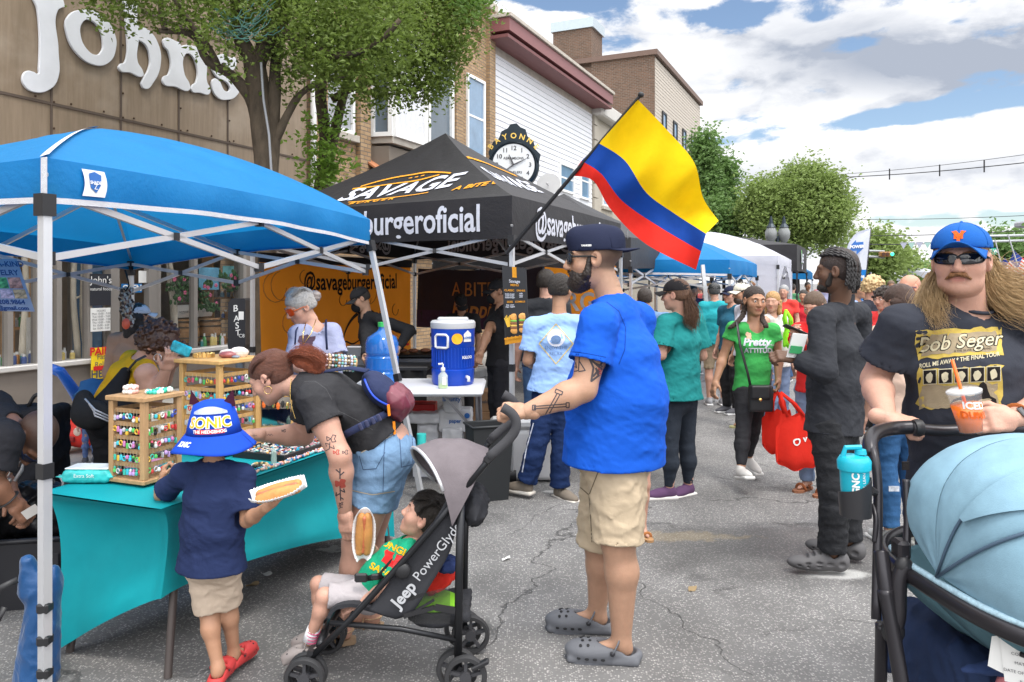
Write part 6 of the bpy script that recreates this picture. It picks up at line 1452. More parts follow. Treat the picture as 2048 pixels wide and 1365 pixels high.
V2,F2=gridgeo(-1.06,-.86,1.08,.14,16,8,.03,6);surf_decal(top_,fnp,'print_panel',YEL,top_,V2,F2,dY,.002,.9)
V2,F2=gridgeo(-.98,-.86,.95,-.30,14,5,.03,8);surf_decal(top_,fnp,'print_panel',TANP,top_,V2,F2,dY,.003,.9)
CREAM=cloth('print_cream',(.66,.60,.42),wave=0)
surf_text(top_,'Bob Seger',lambda x,y:fnp(x,y+.78+x*.04),INK,top_,.52,dY,off=.0035,bold=.026,shear=.25);surf_text(top_,'Bob Seger',lambda x,y:fnp(x,y+.78+x*.04),CREAM,top_,.52,dY,off=.0045,bold=.004,shear=.25)
surf_text(top_,'& THE SILVER BULLET BAND',lambda x,y:fnp(x+.35,y+.56+x*.03),INK,top_,.075,dY,off=.0045)
surf_text(top_,'ROLL ME AWAY * THE FINAL TOUR',lambda x,y:fnp(x,y+.32+x*.10),CREAM,top_,.155,dY,off=.003,bold=.003,xs=.82)
for k in range(5):
 x0=-.92+.40*k;V2,F2=gridgeo(x0,-.26,x0+.36,.12,4,4);surf_decal(top_,fnp,'photo_frame',CREAM,top_,V2,F2,dY,.0038,.9);V2,F2=gridgeo(x0+.02,-.24,x0+.34,.10,4,4);surf_decal(top_,fnp,'photo_print',INK,top_,V2,F2,dY,.0048,.9)
 rg=np.random.default_rng(k+2);cxk=x0+.17;blob=[(cxk+(.07+.05*rg.random())*math.cos(t),-.08+(.10+.06*rg.random())*math.sin(t)) for t in np.linspace(0,6.28,11)[:-1]];surf_decal(top_,fnp,'photo_figure',CREAM,top_,blob+[(cxk,-.08)],[(i,(i+1)%10,10) for i in range(10)],dY,.0055,.9)
bike=[(-.22,-.78),(-.15,-.66),(.0,-.62),(.12,-.55),(.25,-.60),(.42,-.58),(.50,-.42),(.52,-.30),(.60,-.25),(.68,-.32),(.72,-.48),(.78,-.62),(.92,-.70),(.94,-.86),(-.2,-.86)]
surf_decal(top_,fnp,'print_motorcycle',INK,top_,bike+[(.3,-.75)],[(i,(i+1)%15,15) for i in range(15)],dY,.0045,.9)
mb=[(.30+.07*math.cos(t),-.42+.07*math.sin(t)) for t in np.linspace(0,6.28,13)[:-1]];surf_decal(top_,fnp,'print_moon',CREAM,top_,mb+[(.30,-.42)],[(i,(i+1)%12,12) for i in range(12)],dY,.0045,.9)
mb=MB();w_=J['wL'];e_=J['eL'];dr_=nrm(w_-e_);a_=w_-dr_*.035;x_,y_=nrm(np.cross(dr_,ZZ)),nrm(np.cross(dr_,np.cross(dr_,ZZ)))
mb.tube([a_+(x_*math.cos(t)+y_*math.sin(t))*.031 for t in np.linspace(0,6.28,21)[:-1]],[(.011,.0025)]*20,8,closed=True,flat=dr_);wt=mb.build('watch_strap',cloth('strap_orange',(.45,.14,.04),wave=0),T,smooth=True)
c_=a_+nrm(A(0,-.8,.55))*.034;mb=MB();mb.box(c_,(.038,.034,.010),[dr_,nrm(np.cross(nrm(A(0,-.8,.55)),dr_)),nrm(A(0,-.8,.55))],bev=.004);mb.build('watch_case',mat('watch_black',(.01,.011,.015),.08,spec=1),wt)
dk_=thing('iced_drink','clear plastic cup of orange iced drink with an orange straw held over the pram','cup',P(1942,862,2.16));q=P(1942,862,2.17);ax_=nrm(A(-.18,0,1))
DRK=mat('iced_tea',(.85,.17,.01),.1,var=.3,vs=30,spec=.8);CLR=mat('clear_cup',(.85,.87,.88),.08,alpha=.14,var=0,spec=1)
mb=MB();mb.lathe(q,[(.029,0),(.041,.078),(.0,.079)],20,axis=ax_);mb.build('drink',DRK,dk_,smooth=True)
mb=MB();mb.lathe(q,[(.0305,-.002),(.043,.105),(.046,.108),(.046,.112)],24,axis=ax_);mb.build('cup',CLR,dk_,smooth=True)
mb=MB();mb.lathe(q,[(.046,.112),(.047,.118),(.038,.122),(.0,.124)],24,axis=ax_);mb.build('lid',mat('clear_lid',(.8,.82,.83),.1,alpha=.45,var=0,spec=1),dk_,smooth=True)
mb=MB();mb.tube([q+ax_*.01+A(.005,0,0),q+ax_*.19+A(-.020,0,.015)],.0048,8);mb.build('straw',plast('straw_orange',(.8,.15,.02)),dk_,smooth=True)
for i_,(tx,dz,c__) in enumerate((('ICED',.078,PAPER),('DUNK',.05,ORN))):
 text_on('cup_print',tx,lambda x,y,dz=dz:q+ax_*(dz+y)+nrm(A(math.sin(x/.04),-math.cos(x/.04),0))*(.0415-.0*dz+.0),c__,dk_,.028,.001,maxlen=.01)
f=nrm(A(-.34,.94,0));J=std(-1.14,2.9,f,1.08)
setJ(J,base=G(455,1350),head=P(428,868,2.9),hf=nrm(A(-.30,.95,-.12)),neck=P(428,925,2.9),chest=P(428,990,2.9),pelvis=P(424,1108,2.9),sL=P(366,950,2.95),sR=P(486,950,2.90),eL=P(322,990,3.02),wL=P(326,958,3.15),eR=P(494,1042,2.86),wR=P(540,1010,2.72),hL=P(404,1120,2.92),hR=P(448,1120,2.90),kL=P(418,1225,2.92),kR=P(458,1205,2.97),aL=P(436,1335,2.88),aR=P(468,1304,3.0),tL=nrm(A(.0,1,0)),tR=nrm(A(.25,.95,0)))
boy=person('small boy in navy T-shirt and blue eared bucket hat, seen from behind at the table',J,'tan',g=1.06,ag=.92,lg=.95,torso=(.155,.12,.150,.125,.160,.130),hs=(.80,.80,.80),top=dict(mat=cloth('shirt_navy',(.014,.024,.075),wave=9),loose=.028,sleeve=.78,sw=1.5,hem=.09,hemw=1.12,neck=.085,fold=.004,foldf=17,collar=True),bottom=dict(mat=cloth('shorts_sand',(.50,.40,.31),wave=10),len=.98,loose=.026,flare=1.15),shoes=('croc',(.50,.045,.045),(.45,.04,.04)),footk='croc',curl=(.30,.7),hn=(A(.3,.1,-.95),A(-.9,-.2,.2)),hd=(nrm(A(.55,.25,.45)),nrm(A(.1,.2,.95))),eye=False,vox=.0065,fv=.0045)
hairshell(boy,'dkbrown',(.03,.018,.012),low=-.07)
H_=boy['H'];p_=H_['pt'];HB=cloth('hat_blue',(.008,.055,.42),wave=6,bump=.3)
hatT=boy['T'];prof=[(.0,.115),(.04,.112),(.072,.098),(.092,.03),(.100,-.01)];mb=MB();c_=p_(0,-.01,.02);ax_=nrm(H_['u']+A(.02,-.12,0))
mb.lathe(c_,[(r_,z_) for r_,z_ in prof],36,axis=ax_);hh_=mb.build('bucket_hat',HB,hatT,smooth=True)
x_=nrm(np.cross(A(0,1,0),ax_));y_=np.cross(ax_,x_)
def brimf(u,v):th=2*math.pi*u;r_=.100+.052*v;return c_+(x_*math.cos(th)+y_*math.sin(th))*r_+ax_*(-.010-.058*v+.006*math.sin(3*th+1)*v)
mb=MB();mb.grid(brimf,48,6,thick=.003);br_=mb.build('brim',HB,hh_,smooth=True)
for sg in(-1,1):
 mb=MB();b0=c_+x_*sg*.062+ax_*.10+y_*(-.01);mb.add([b0-x_*.026,b0+x_*.026-ax_*.012,b0+x_*sg*.018+ax_*.055,b0+y_*.02],[(0,1,2),(1,3,2),(3,0,2),(0,3,1)]);mb.build('ear',[cloth('ear_maroon',(.06,.012,.03),wave=0)],hh_)
def hatfn(x,y,r0=.0):th=-math.pi/2+x/.095;r_=np.interp(y,[-.01,.03,.098],[.101,.093,.073])+.0025+r0;return c_+(x_*math.cos(th)+y_*math.sin(th))*r_+ax_*y
th0=.02
text_on('hat_text','SONIC',lambda x,y:hatfn(x+th0,y+.040,.0),PAPER,hh_,.052,.0042,1.05,maxlen=.015);text_on('hat_text','SONIC',lambda x,y:hatfn(x+th0,y+.040,.0015),cloth('letter_yellow',(.85,.50,.01),wave=0),hh_,.052,.0008,1.05,maxlen=.015)
mb=MB();mb.grid(lambda u,v:hatfn(-.052+.104*u+th0,.002+.016*v,0),12,1);mb.build('hat_label',RED,hh_);text_on('hat_text','THE HEDGEHOG',lambda x,y:hatfn(x+th0,y+.010,.002),PAPER,hh_,.0155,.0005,maxlen=.01)
mb=MB();mb.grid(lambda u,v:hatfn(-.075+.15*u+th0,.072+.028*v*math.sin(math.pi*(.1+.8*u)),.001),16,2);mb.build('hat_patch',cloth('hat_pale',(.50,.55,.70),wave=0,var=.5),hh_)
def brimtext(x,y):
 th=-math.pi/2+x/.13;v=.5-y/.055;r_=.100+.052*v;return c_+(x_*math.cos(th)+y_*math.sin(th))*(r_+.002)+ax_*(-.010-.058*v+.004+.006*math.sin(3*th+1)*v)
text_on('hat_text','SONIC',lambda x,y:brimtext(x-.075,y),PAPER,hh_,.022,.001,maxlen=.01)
BUN=mat('bread_bun',(.46,.21,.06),.6,var=.4,vs=25,bump=.2);BUNI=mat('bun_crumb',(.75,.62,.42),.8,var=.1);SAUS=mat('sausage',(.42,.11,.045),.35,var=.2,spec=.6);TRAY=mat('paper_tray',(.78,.78,.79),.8,var=.03)
def hotdog(label,c,d,up,L=.17,sausage=True):
 d=nrm(d);up=nrm(up-(up@d)*d);y=np.cross(up,d);t_=thing('hot_dog',label,'hot dog',c,'hot dogs in white paper trays')
 mb=MB();mb.grid(lambda u,v:c+d*(L*.62*(2*u-1))+y*(.045*(2*v-1)*(1-.55*abs(2*u-1)**3)*(1+.02*math.sin(u*90)))+up*(-.020+.035*abs(2*v-1)**2+.003*math.sin(u*110)*abs(2*v-1)+.012*abs(2*u-1)**3),40,10,thick=.0012);mb.build('paper_tray',TRAY,t_,smooth=True)
 for sg in(-1,1):
  S=SDF(.004);S.cap(c-d*L*.42+y*sg*.013+up*.004,c+d*L*.42+y*sg*.013+up*.004,.0165,k=.01);S.ell(c+y*sg*.014+up*.006,A(L*.42,.019,.019),[d,y,up],k=.01);S.build('bun',BUN,t_)
 S=SDF(.003);S.cap(c-d*L*.40+up*.012,c+d*L*.40+up*.012,.0105 if sausage else.009,k=.01);S.build('sausage',SAUS if sausage else BUNI,t_,disp=lambda Q:rowfold(Q,120,.0012,3));return t_
hotdog('hot dog in a paper tray held out by the boy in the bucket hat',P(558,985,2.66),A(.94,.1,.25),A(-.15,-.45,.85),.155)
J=std(-.8,3.3,A(-1,0,0),1.68)
hf=nrm(A(-.86,.10,-.50));hu=nrm(A(-.50,0,.86))
setJ(J,base=G(700,1276),head=P(541,755,3.28),hf=hf,hu=hu,neck=P(600,772,3.28),chest=P(655,800,3.28),pelvis=P(765,890,3.30),sL=P(628,800,3.10),sR=P(618,808,3.46),eL=P(680,912,3.04),wL=P(690,1022,3.12),eR=P(608,872,3.50),wR=P(508,870,3.36),hL=P(768,915,3.22),hR=P(772,915,3.38),kL=P(716,1085,3.22),kR=P(736,1080,3.42),aL=P(684,1250,3.24),aR=P(742,1222,3.42),tL=A(-.95,-.1,0),tR=A(-.95,.1,0),bend=nrm(A(.3,0,1))*.035)
J['f']=A(-.55,0,-.83)
AUB=hairmat('auburn',(.115,.040,.022),st=(2.5,22,22))
wm=person('woman in black T-shirt and denim shorts bending over the jewellery table',J,'fair',g=1.06,ag=1.12,lg=1.24,torso=(.155,.115,.138,.108,.172,.135),bust=.9,hs=(.90,.91,.91),neckr=.046,top=dict(mat=cloth('shirt_faded_black',(.028,.028,.031),wave=9),loose=.008,sleeve=.45,sw=1.4,hem=-.03,neck=.060,fold=.0035,foldf=18),bottom=dict(mat=cloth('denim_light',(.16,.27,.42),var=.3,wave=12),len=.56,loose=.012,flare=1.12,rise=.8),shoes=('sandal',(.42,.28,.17),(.30,.20,.12)),footk='sandal',curl=(.35,.35),hn=(A(0,-.2,.95),A(-.5,-.8,.1)),hd=(nrm(A(-1,-.1,-.03)),nrm(A(.12,-.1,-1))),brow=hairmat('browndark',(.04,.02,.012)),lips=(.55,.20,.17),vox=.0075,fv=.0038)
H_=wm['H'];p_=H_['pt'];T=wm['T']
S=SDF(.0042);hair_base(S,H_,.006,.050,-.050,-.012);tie=P(584,716,3.28);S.cap(p_(0,-.07,.05),tie,.05,.018,k=.03);S.build('hair',AUB,T,disp=lambda Q:rowfold(Q,150,.0016,4,(.3,1,1)))
g_=[]
for sx in(-.072,-.055,-.03,0,.03,.055,.072):g_.append([p_(sx*.95,.055-.25*abs(sx),.045+.05*(1-abs(sx)/.09)),p_(sx*1.1,.0,.075+.045*(1-abs(sx)/.08)),p_(sx*.8,-.06,.075+.02*(1-abs(sx)/.08)),tie+H_['r']*sx*.12])
strands('hair_strands',T,g_,420,.006,.0011,AUB,4,12,.002,taper=False)
g_=[[p_(s2*.080,.0,-.012),p_(s2*.074,-.055,.01),tie-H_['u']*.01] for s2 in(-1,-.8,.8,1)];strands('hair_strands',T,g_,120,.006,.001,AUB,5,8,.002,sheet=False,taper=False)
S=SDF(.004);S.ell(P(618,722,3.27),(.062,.040,.042),k=.02);S.cap(tie,P(602,720,3.27),.02,.034,k=.02);S.ell(P(632,736,3.27),(.040,.035,.040),k=.02);RED_H=hairmat('copper',(.30,.075,.03),st=(3,20,20));S.build('ponytail',RED_H,T,disp=lambda Q:rowfold(Q,110,.003,4,(.3,1,1)))
g_=[[tie+A(0,y_*.3,0),P(602,700+abs(y_)*150,3.27)+A(0,y_,0),P(630,706+abs(y_)*120,3.27)+A(0,y_*1.2,0),P(645,728,3.27)+A(0,y_,0),P(628,752,3.27)+A(0,y_*.7,0)] for y_ in(-.045,-.02,.02,.045)];strands('ponytail_strands',T,g_,420,.020,.0010,RED_H,7,12,.006)
mb=MB();mb.tube([tie+A(0,.022*math.cos(t),.022*math.sin(t)) for t in np.linspace(0,6.28,15)[:-1]],.006,6,closed=True);mb.build('hair_tie',BLACKP,T,smooth=True)
GOLDM=metalm('gold_jewellery',(.8,.55,.2),.2,1.);mb=MB();ec=p_(-.084,.004,-.050);mb.tube([ec+A(.016*math.cos(t),0,.016*math.sin(t)) for t in np.linspace(0,6.28,25)[:-1]],.0014,6,closed=True);mb.build('hoop_earring',GOLDM,T,smooth=True)
mb=MB()
for k in range(36):
 t=k/35;q=lerp(P(584,758,3.20),P(592,836,3.2),t)+A(-.012*math.sin(math.pi*t),-.01,0);mb.ell(q,.0028,6)
mb.build('necklace',GOLDM,T,smooth=True)
FLW=[[(0,0),(.15,.35),(.45,.3),(.3,0),(.45,-.25),(.1,-.3),(0,0),(-.35,-.2),(-.4,.2),(0,0)],[(-.1,-.3),(-.15,-.9),(-.5,-1.1)],[(-.15,-.7),(.3,-.9),(.2,-.6)],[(-.13,-.5),(-.5,-.4),(-.4,-.7)]]
tattoo(wm,662,878,22,FLW,.07,3.04);tattoo(wm,672,905,14,FLW[:1],.12,3.04,TATR);tattoo(wm,690,905,13,FLW[:1],.08,3.04)
tattoo(wm,680,968,20,FLW[:1],.28,3.04,TATR);tattoo(wm,680,966,24,[[(0,.3),(0,1.2)],[(0,.6),(.35,.9)],[(0,.8),(-.35,1.1)],[(0,-.3),(.05,-1.5)],[(0,-.6),(.4,-.8),(.3,-.5)],[(0,-.9),(-.35,-1.1),(-.3,-.8)],[(0,-1.2),(.3,-1.4)]],.10,3.04);tattoo(wm,682,1008,9,FLW,.14,3.04)
tattoo(wm,567,862,9,FLW[:1],.12,3.4);tattoo(wm,540,872,12,[[(-.5,0),(-.2,.3),(0,0),(.2,.3),(.5,0)]],.06,3.4);tattoo(wm,508,872,10,[[(-.5,0),(.6,0)],[(0,-.3),(0,.3)]],.08,3.4)
V2,F2=strokes([[(606,762),(630,762),(652,778),(664,800)],[(676,822),(712,840),(748,862)]],1.3);surf_decal(wm['top'],lambda x,y:P(x,y,3.05),'seam',cloth('seam_grey',(.075,.075,.08),wave=0),wm['top'],V2,F2,P(660,800,1)-A(0,0,H),.001,.9)
bot=wm['bottom'];DST=cloth('stitch_gold',(.42,.36,.26),wave=0);V2,F2=strokes([[(772,866),(768,905),(766,985)],[(800,875),(803,935),(826,930),(828,868)],[(718,912),(726,940),(752,938),(770,905)]],1.6);surf_decal(bot,lambda x,y:P(x,y,3.12),'seam',mat('denim_seam',(.045,.085,.16),.9),bot,V2,F2,P(765,920,1)-A(0,0,H),.001,.9)
V2,F2=strokes([[(722,906),(760,884),(806,858)],[(704,982),(745,990),(790,984)]],2.);surf_decal(bot,lambda x,y:P(x,y,3.12),'stitching',DST,bot,V2,F2,P(765,920,1)-A(0,0,H),.0012,.9)
sb=thing('sling_bag','navy and burgundy sling bag with orange zip pulls on the bending woman\'s back','bag',P(776,790,3.22));NAVB=cloth('bag_navy',(.022,.030,.075),wave=6);BURG=mat('bag_burgundy',(.14,.028,.045),.35,var=.2,vs=8,bump=.3,bs=20,wave=6,spec=.5);BPIP=plast('zip_blue',(.02,.07,.55));OPUL=plast('pull_orange',(.85,.25,.01))
ax=nrm(P(812,820,3.2)-P(735,745,3.2));up_=nrm(np.cross(A(0,-1,0),ax));up_=up_ if up_[2]>0 else-up_
def BG(a,b_,c=0.):return P(772,788,3.24)+ax*a+up_*b_+A(0,-1,0)*c
RB=[ax,up_,A(0,1,0)]
S=SDF(.005);S.ell(BG(-.01,.0),A(.115,.058,.105),RB,k=.02);S.ell(BG(-.04,-.01),A(.08,.045,.10),RB,k=.02);S.build('body',NAVB,sb,disp=lambda Q:rowfold(Q,30,.002))
S=SDF(.005);S.ell(BG(.045,.020),A(.085,.060,.112),RB,k=.02);S.ell(BG(.085,-.012),A(.050,.045,.085),RB,k=.02);S.box(BG(-.10,0),(.18,.3,.4),RB,.002,.012,True);S.build('flap',BURG,sb,disp=lambda Q:rowfold(Q,26,.004))
mb=MB();mb.tube([BG(-.105+.16*t,-.0-.018*math.sin(3*t),.085+.028*math.sin(math.pi*t)) for t in np.linspace(0,1,12)],.0045,6);mb.build('zip',BPIP,sb,smooth=True)
mb=MB();mb.tube([BG(.04,.0,.118),BG(.075,-.03,.116)],.006,6);mb.build('zip_pull',OPUL,sb);mb=MB();mb.tube([BG(.105,-.045,.07),BG(.11,-.045,.07)-ZZ*.05],.006,6);mb.build('zip_pull',OPUL,sb)
mb=MB();a0_=BG(.06,-.04,.08);pts=[a0_,P(742,843,3.06),P(712,858,3.05),P(688,872,3.1),P(676,888,3.2)]
mb.tube([curve3(pts,t) for t in np.linspace(0,1,20)],[(.017,.002)]*20,6,flat=A(.1,-1,.3));mb.tube([P(735,742,3.16),P(700,736,3.2),P(655,742,3.25),P(625,752,3.3)],[(.018,.003)]*4,6,flat=A(0,-.4,1));mb.build('strap',NAVB,sb,smooth=True)
mb=MB()
for k in range(4):mb.box(P(722+12*k,854-6*k,3.045),(.014,.012,.03),[nrm(A(.9,0,.45)),A(0,1,0),nrm(A(-.45,0,.9))],bev=.003)
mb.build('buckle',plast('buckle_navy',(.03,.035,.08)),sb)
hf=nrm(A(-.80,.10,.42));hu=nrm(A(.45,0,.85));J=std(-.55,3.0,A(-1,0,0),.92)
setJ(J,base=P(760,1180,3.0),f=A(-.75,0,.66),head=P(850,1034,3.02),hf=hf,hu=hu,neck=P(826,1086,3.02),chest=P(798,1118,3.02),pelvis=P(745,1178,3.02),sL=P(812,1104,2.93),sR=P(802,1100,3.12),eL=P(770,1176,2.90),wL=P(716,1212,2.92),eR=P(768,1130,3.16),wR=P(745,1095,3.12),hL=P(738,1190,2.97),hR=P(736,1184,3.08),kL=P(648,1192,2.93),kR=P(636,1168,3.10),aL=P(617,1284,2.95),aR=P(636,1262,3.10),tL=nrm(A(-.93,-.1,-.32)),tR=nrm(A(-.93,0,-.2)))
tod=person('toddler in green T-shirt lying back in the small stroller with a hot dog in hand',J,'fair',g=1.05,ag=.98,lg=.98,torso=(.155,.12,.155,.125,.165,.135),hs=(.82,.80,.82),neckr=.048,top=dict(mat=cloth('shirt_kelly',(.01,.30,.16),wave=10),loose=.022,sleeve=.75,sw=1.5,hem=.02,neck=.075,fold=.0035),bottom=dict(mat=cloth('shorts_waffle',(.38,.35,.36),wave=20,bump=.6),len=.92,loose=.026,flare=1.15,fold=.004),shoes=('croc',(.24,.21,.20),(.16,.14,.14)),curl=(.55,.35),hn=(A(-.3,-.5,-.6),A(0,-.4,.9)),hd=(nrm(A(-.5,-.35,.6)),nrm(A(-.9,-.1,-.25))),brow=BLK_HAIR,vox=.0058,fv=.0036,nose=.85,lips=(.55,.22,.18))
hairshell(tod,'black',(.018,.013,.010),.011,.038,-.06,-.004,vox=.0042)
H_=tod['H'];p_=H_['pt']
g_=[[p_(sx,-.06,.09),p_(sx*1.1,.02,.128-abs(sx)*.4),p_(sx*1.1,.08,.085-abs(sx)*.2),p_(sx*1.1,.094,.045)] for sx in(-.07,-.045,-.015,.015,.045,.07)]
strands('hair_strands',tod['T'],g_,420,.006,.0009,BLK_HAIR,8,10,.003)
g_=[[p_(sx,-.02,.11),p_(sx*1.25,.02,.06),p_(sx*1.2,.03,.01)] for sx in(-.07,-.06,.06,.07)];strands('hair_strands',tod['T'],g_,200,.008,.0009,BLK_HAIR,9,10,.003,sheet=False)
dt=nrm(P(780,1130,1)-A(0,0,H));YL=cloth('letter_yellow',(.85,.50,.01),wave=0)
fp_=lambda x,y:P(785+x*30+y*14,1112-y*28+x*16,2.95);surf_text(tod['top'],'JUNGLE',lambda x,y:fp_(x,y+.5),YL,tod['top'],.6,dt,bold=.02);surf_text(tod['top'],'SAFARI',lambda x,y:fp_(x,y-1.2),YL,tod['top'],.6,dt,bold=.02)
V2,F2=gridgeo(-.5,-.7,.5,.2,4,4,.1,1);surf_decal(tod['top'],fp_,'print_patch',RED,tod['top'],V2,F2,dt,.003,.9)
mb=MB()
for k in range(4):a=lerp(P(627,1262,2.95),P(621,1280,2.95),k/3);mb.lathe(a,[(.0275,-.0015),(.0275,.0015)],14,axis=P(648,1192,2.93)-J['aL'])
sk=MB();sk.tube([P(628,1256,2.95),P(618,1283,2.95)],[.0255,.0265],14);sk_=sk.build('sock',cloth('sock_white',(.68,.68,.70)),tod['T'],smooth=True);mb.build('sock_stripes',cloth('stripe_pink',(.6,.08,.2),wave=0),sk_)
hotdog('hot dog upright in a paper tray held up by the toddler in the stroller',P(728,1068,3.02),A(.06,-.1,1),A(.15,-1,.1),.17)
f=nrm(A(-.72,.69,0));J=std(1.72,4.1,f,1.74)
setJ(J,base=G(1640,1140),head=P(1673,542,4.12),hf=nrm(A(-.85,.52,-.03)),neck=P(1682,612,4.15),chest=P(1676,700,4.12),pelvis=P(1668,835,4.10),sL=P(1642,640,3.98),sR=P(1716,630,4.28),eL=P(1648,742,3.88),wL=P(1588,716,3.98),eR=P(1722,735,4.35),wR=P(1660,716,4.4),hL=P(1658,858,4.04),hR=P(1678,855,4.20),kL=P(1666,978,4.0),kR=P(1688,965,4.24),aL=P(1664,1108,4.03),aR=P(1698,1085,4.22),tL=nrm(A(-1,.1,0)),tR=nrm(A(-.75,.5,0)))
brm=person('man with braided hair in black quarter zip sweater and black jeans holding leaflets',J,'dark',g=1.04,ag=1.05,lg=1.02,torso=(.165,.115,.150,.112,.150,.118),hs=(.99,1.,1.),top=dict(mat=cloth('sweater_black',(.028,.030,.036),wave=7,bump=.6),loose=.022,sleeve=1.93,hem=.085,neck=.060,stand=.055,fold=.006,foldf=14,name='sweater',seed=12),bottom=dict(mat=cloth('jeans_black',(.022,.023,.026),wave=14,bump=.8),len=1.96,loose=.018,fold=.006,cuff=.058),shoes=('foam',(.085,.082,.085),(.08,.08,.08)),curl=(.5,.6),hn=(None,A(-.1,-.6,.8)),hd=(None,nrm(A(-.9,.0,.12))),eye=False,nose=1.2,vox=.009)
H_=brm['H'];p_=H_['pt'];BRD=hairmat('braid',(.012,.010,.010),st=(1,1,1))
S=SDF(.005);hair_base(S,H_,.006,.045,-.06);S.build('hair',hairmat('scalp',(.035,.022,.018)),brm['T'])
mb_=None
bn_i=0
for k,ang in enumerate(np.linspace(-1.35,1.35,8)):
 sx=math.sin(ang)*.082;pts=[p_(sx*.35,.075,.085),p_(sx*.8,.02,.128-.03*abs(ang)),p_(sx,-.06,.11-.03*abs(ang)),p_(sx*1.02,-.112+.03*abs(ang),.04),p_(sx*1.05,-.115+.035*abs(ang),-.03),p_(sx*1.1+.008*math.sin(k*2),-.105+.035*abs(ang),-.085-.02*(k%3))]
 mb=MB();n_=34;path=[curve3(pts,t) for t in np.linspace(0,1,n_)]
 for ph in(0,2.09,4.19):
  pp=[]
  for i,q in enumerate(path):
   t=path[min(i+1,n_-1)]-path[max(i-1,0)];t=nrm(t);a=nrm(np.cross(t,A(.1,.2,1)));b_=np.cross(t,a);th=i*.9+ph;pp.append(q+(a*math.cos(th)+b_*math.sin(th*2)*.6)*.0062)
  mb.tube(pp,[.0068]*(n_-3)+[.006,.004,.002],6)
 mb.build('braid',BRD,brm['T'],smooth=True)
S=SDF(.005)
for sg in(-1,1):S.cap(p_(sg*.062,.018,-.02),p_(sg*.054,.035,-.07),.014,.018,k=.015)
S.ell(p_(0,.06,-.09),(.045,.045,.03),k=.02);S.build('beard',BLK_HAIR,brm['T'],disp=lambda Q:rowfold(Q,260,.002,2))
lf=thing('leaflet','folded white and green leaflets held by the man with braids','leaflet',P(1592,700,3.9));mb=MB();Rl=[nrm(A(.9,.3,-.1)),nrm(A(.2,-.2,1)),nrm(A(.3,-.9,-.2))]
mb.box(P(1594,692,3.93),(.09,.13,.006),Rl);mb.build('paper',PAPER,lf);mb=MB();mb.box(P(1592,700,3.92),(.07,.04,.006),Rl);mb.build('green_panel',plast('leaf_print',(.05,.32,.12)),lf)
f=nrm(A(.05,-1,0));J=std(1.88,5.84,f,1.54)
setJ(J,base=G(1490,955),head=P(1509,602,5.84),hf=nrm(A(.12,-1,-.06)),hu=A(.05,0,1),neck=P(1509,652,5.86),chest=P(1508,690,5.85),pelvis=P(1504,770,5.86),sR=P(1466,657,5.84),sL=P(1546,660,5.86),eR=P(1447,712,5.86),wR=P(1431,765,5.78),eL=P(1557,712,5.88),wL=P(1556,760,5.80),hR=P(1490,785,5.84),hL=P(1516,785,5.88),kR=P(1486,866,5.74),kL=P(1505,860,5.92),aR=P(1482,940,5.66),aL=P(1497,916,6.08),tR=nrm(A(.05,-1,.25)),tL=nrm(A(.25,-1,-.25)))
GRNS=cloth('shirt_green',(.05,.36,.085),wave=9)
gg=person('girl in bright green T-shirt and black leggings with braids and a black shoulder bag',J,'tan',g=1.04,ag=.92,lg=1.0,torso=(.150,.10,.130,.098,.155,.112),bust=.6,hs=(.98,.95,.94),top=dict(mat=GRNS,loose=.012,sleeve=.42,sw=1.35,hem=.06,neck=.085,fold=.004),bottom=dict(mat=cloth('leggings',(.028,.028,.032)),len=1.9,loose=.006,fold=.003,cuff=.036),shoes=('sneaker',(.60,.58,.55),(.66,.65,.62)),brow=BLK_HAIR,vox=.0095,fv=.005,curl=(.35,.6),lips=(.42,.16,.14))
hairshell(gg,'darkbrown',(.028,.016,.011),.005,.060,-.06,.0)
H_=gg['H'];p_=H_['pt']
for sg,pts in((-1,[p_(.072,-.02,-.02),P(1487,628,5.84),P(1474,645,5.78),P(1458,658,5.76)]),(1,[p_(-.07,-.02,-.03),P(1524,636,5.84),P(1530,648,5.76),P(1533,656,5.74)])):
 mb=MB();n_=22;path=[curve3(pts,t) for t in np.linspace(0,1,n_)]
 for ph in(0,2.09,4.19):mb.tube([q+A(math.cos(i*.9+ph)*.012,math.sin(2*(i*.9+ph))*.006,0) for i,q in enumerate(path)],[.0125]*(n_-3)+[.01,.007,.004],6)
 mb.build('braid',hairmat('darkbrown',(.028,.016,.011)),gg['T'],smooth=True)
dg=nrm(P(1515,690,1)-A(0,0,H));fg=lambda x,y:P(1515+x,690-y,5.72)
surf_text(gg['top'],'Pretty',lambda x,y:fg(x-2,y+5),CRM,gg['top'],22,dg,bold=.9,shear=.2,off=.005);surf_text(gg['top'],'ATTITUDE',lambda x,y:fg(x+5,y-12),CRM,gg['top'],13.5,dg,bold=.5,off=.005);surf_text(gg['top'],'WITH',lambda x,y:fg(x+26,y-1),CRM,gg['top'],6,dg,off=.005)
V2,F2=gridgeo(-23,12,-13,24,3,3,1.,4);surf_decal(gg['top'],fg,'sticker',cloth('sticker_peach',(.75,.50,.35),wave=0),gg['top'],V2,F2,dg,.006)
hb=thing('shoulder_bag','black leather shoulder bag hanging at the hip of the girl in green','bag',P(1520,825,5.66));LEA=mat('leather_black',(.018,.018,.02),.35,bump=.2,bs=90)
S=SDF(.007);S.box(P(1521,797,5.66),(.18,.06,.20),None,.02);S.box(P(1521,785,5.63),(.14,.03,.10),None,.012);S.build('bag_body',LEA,hb)
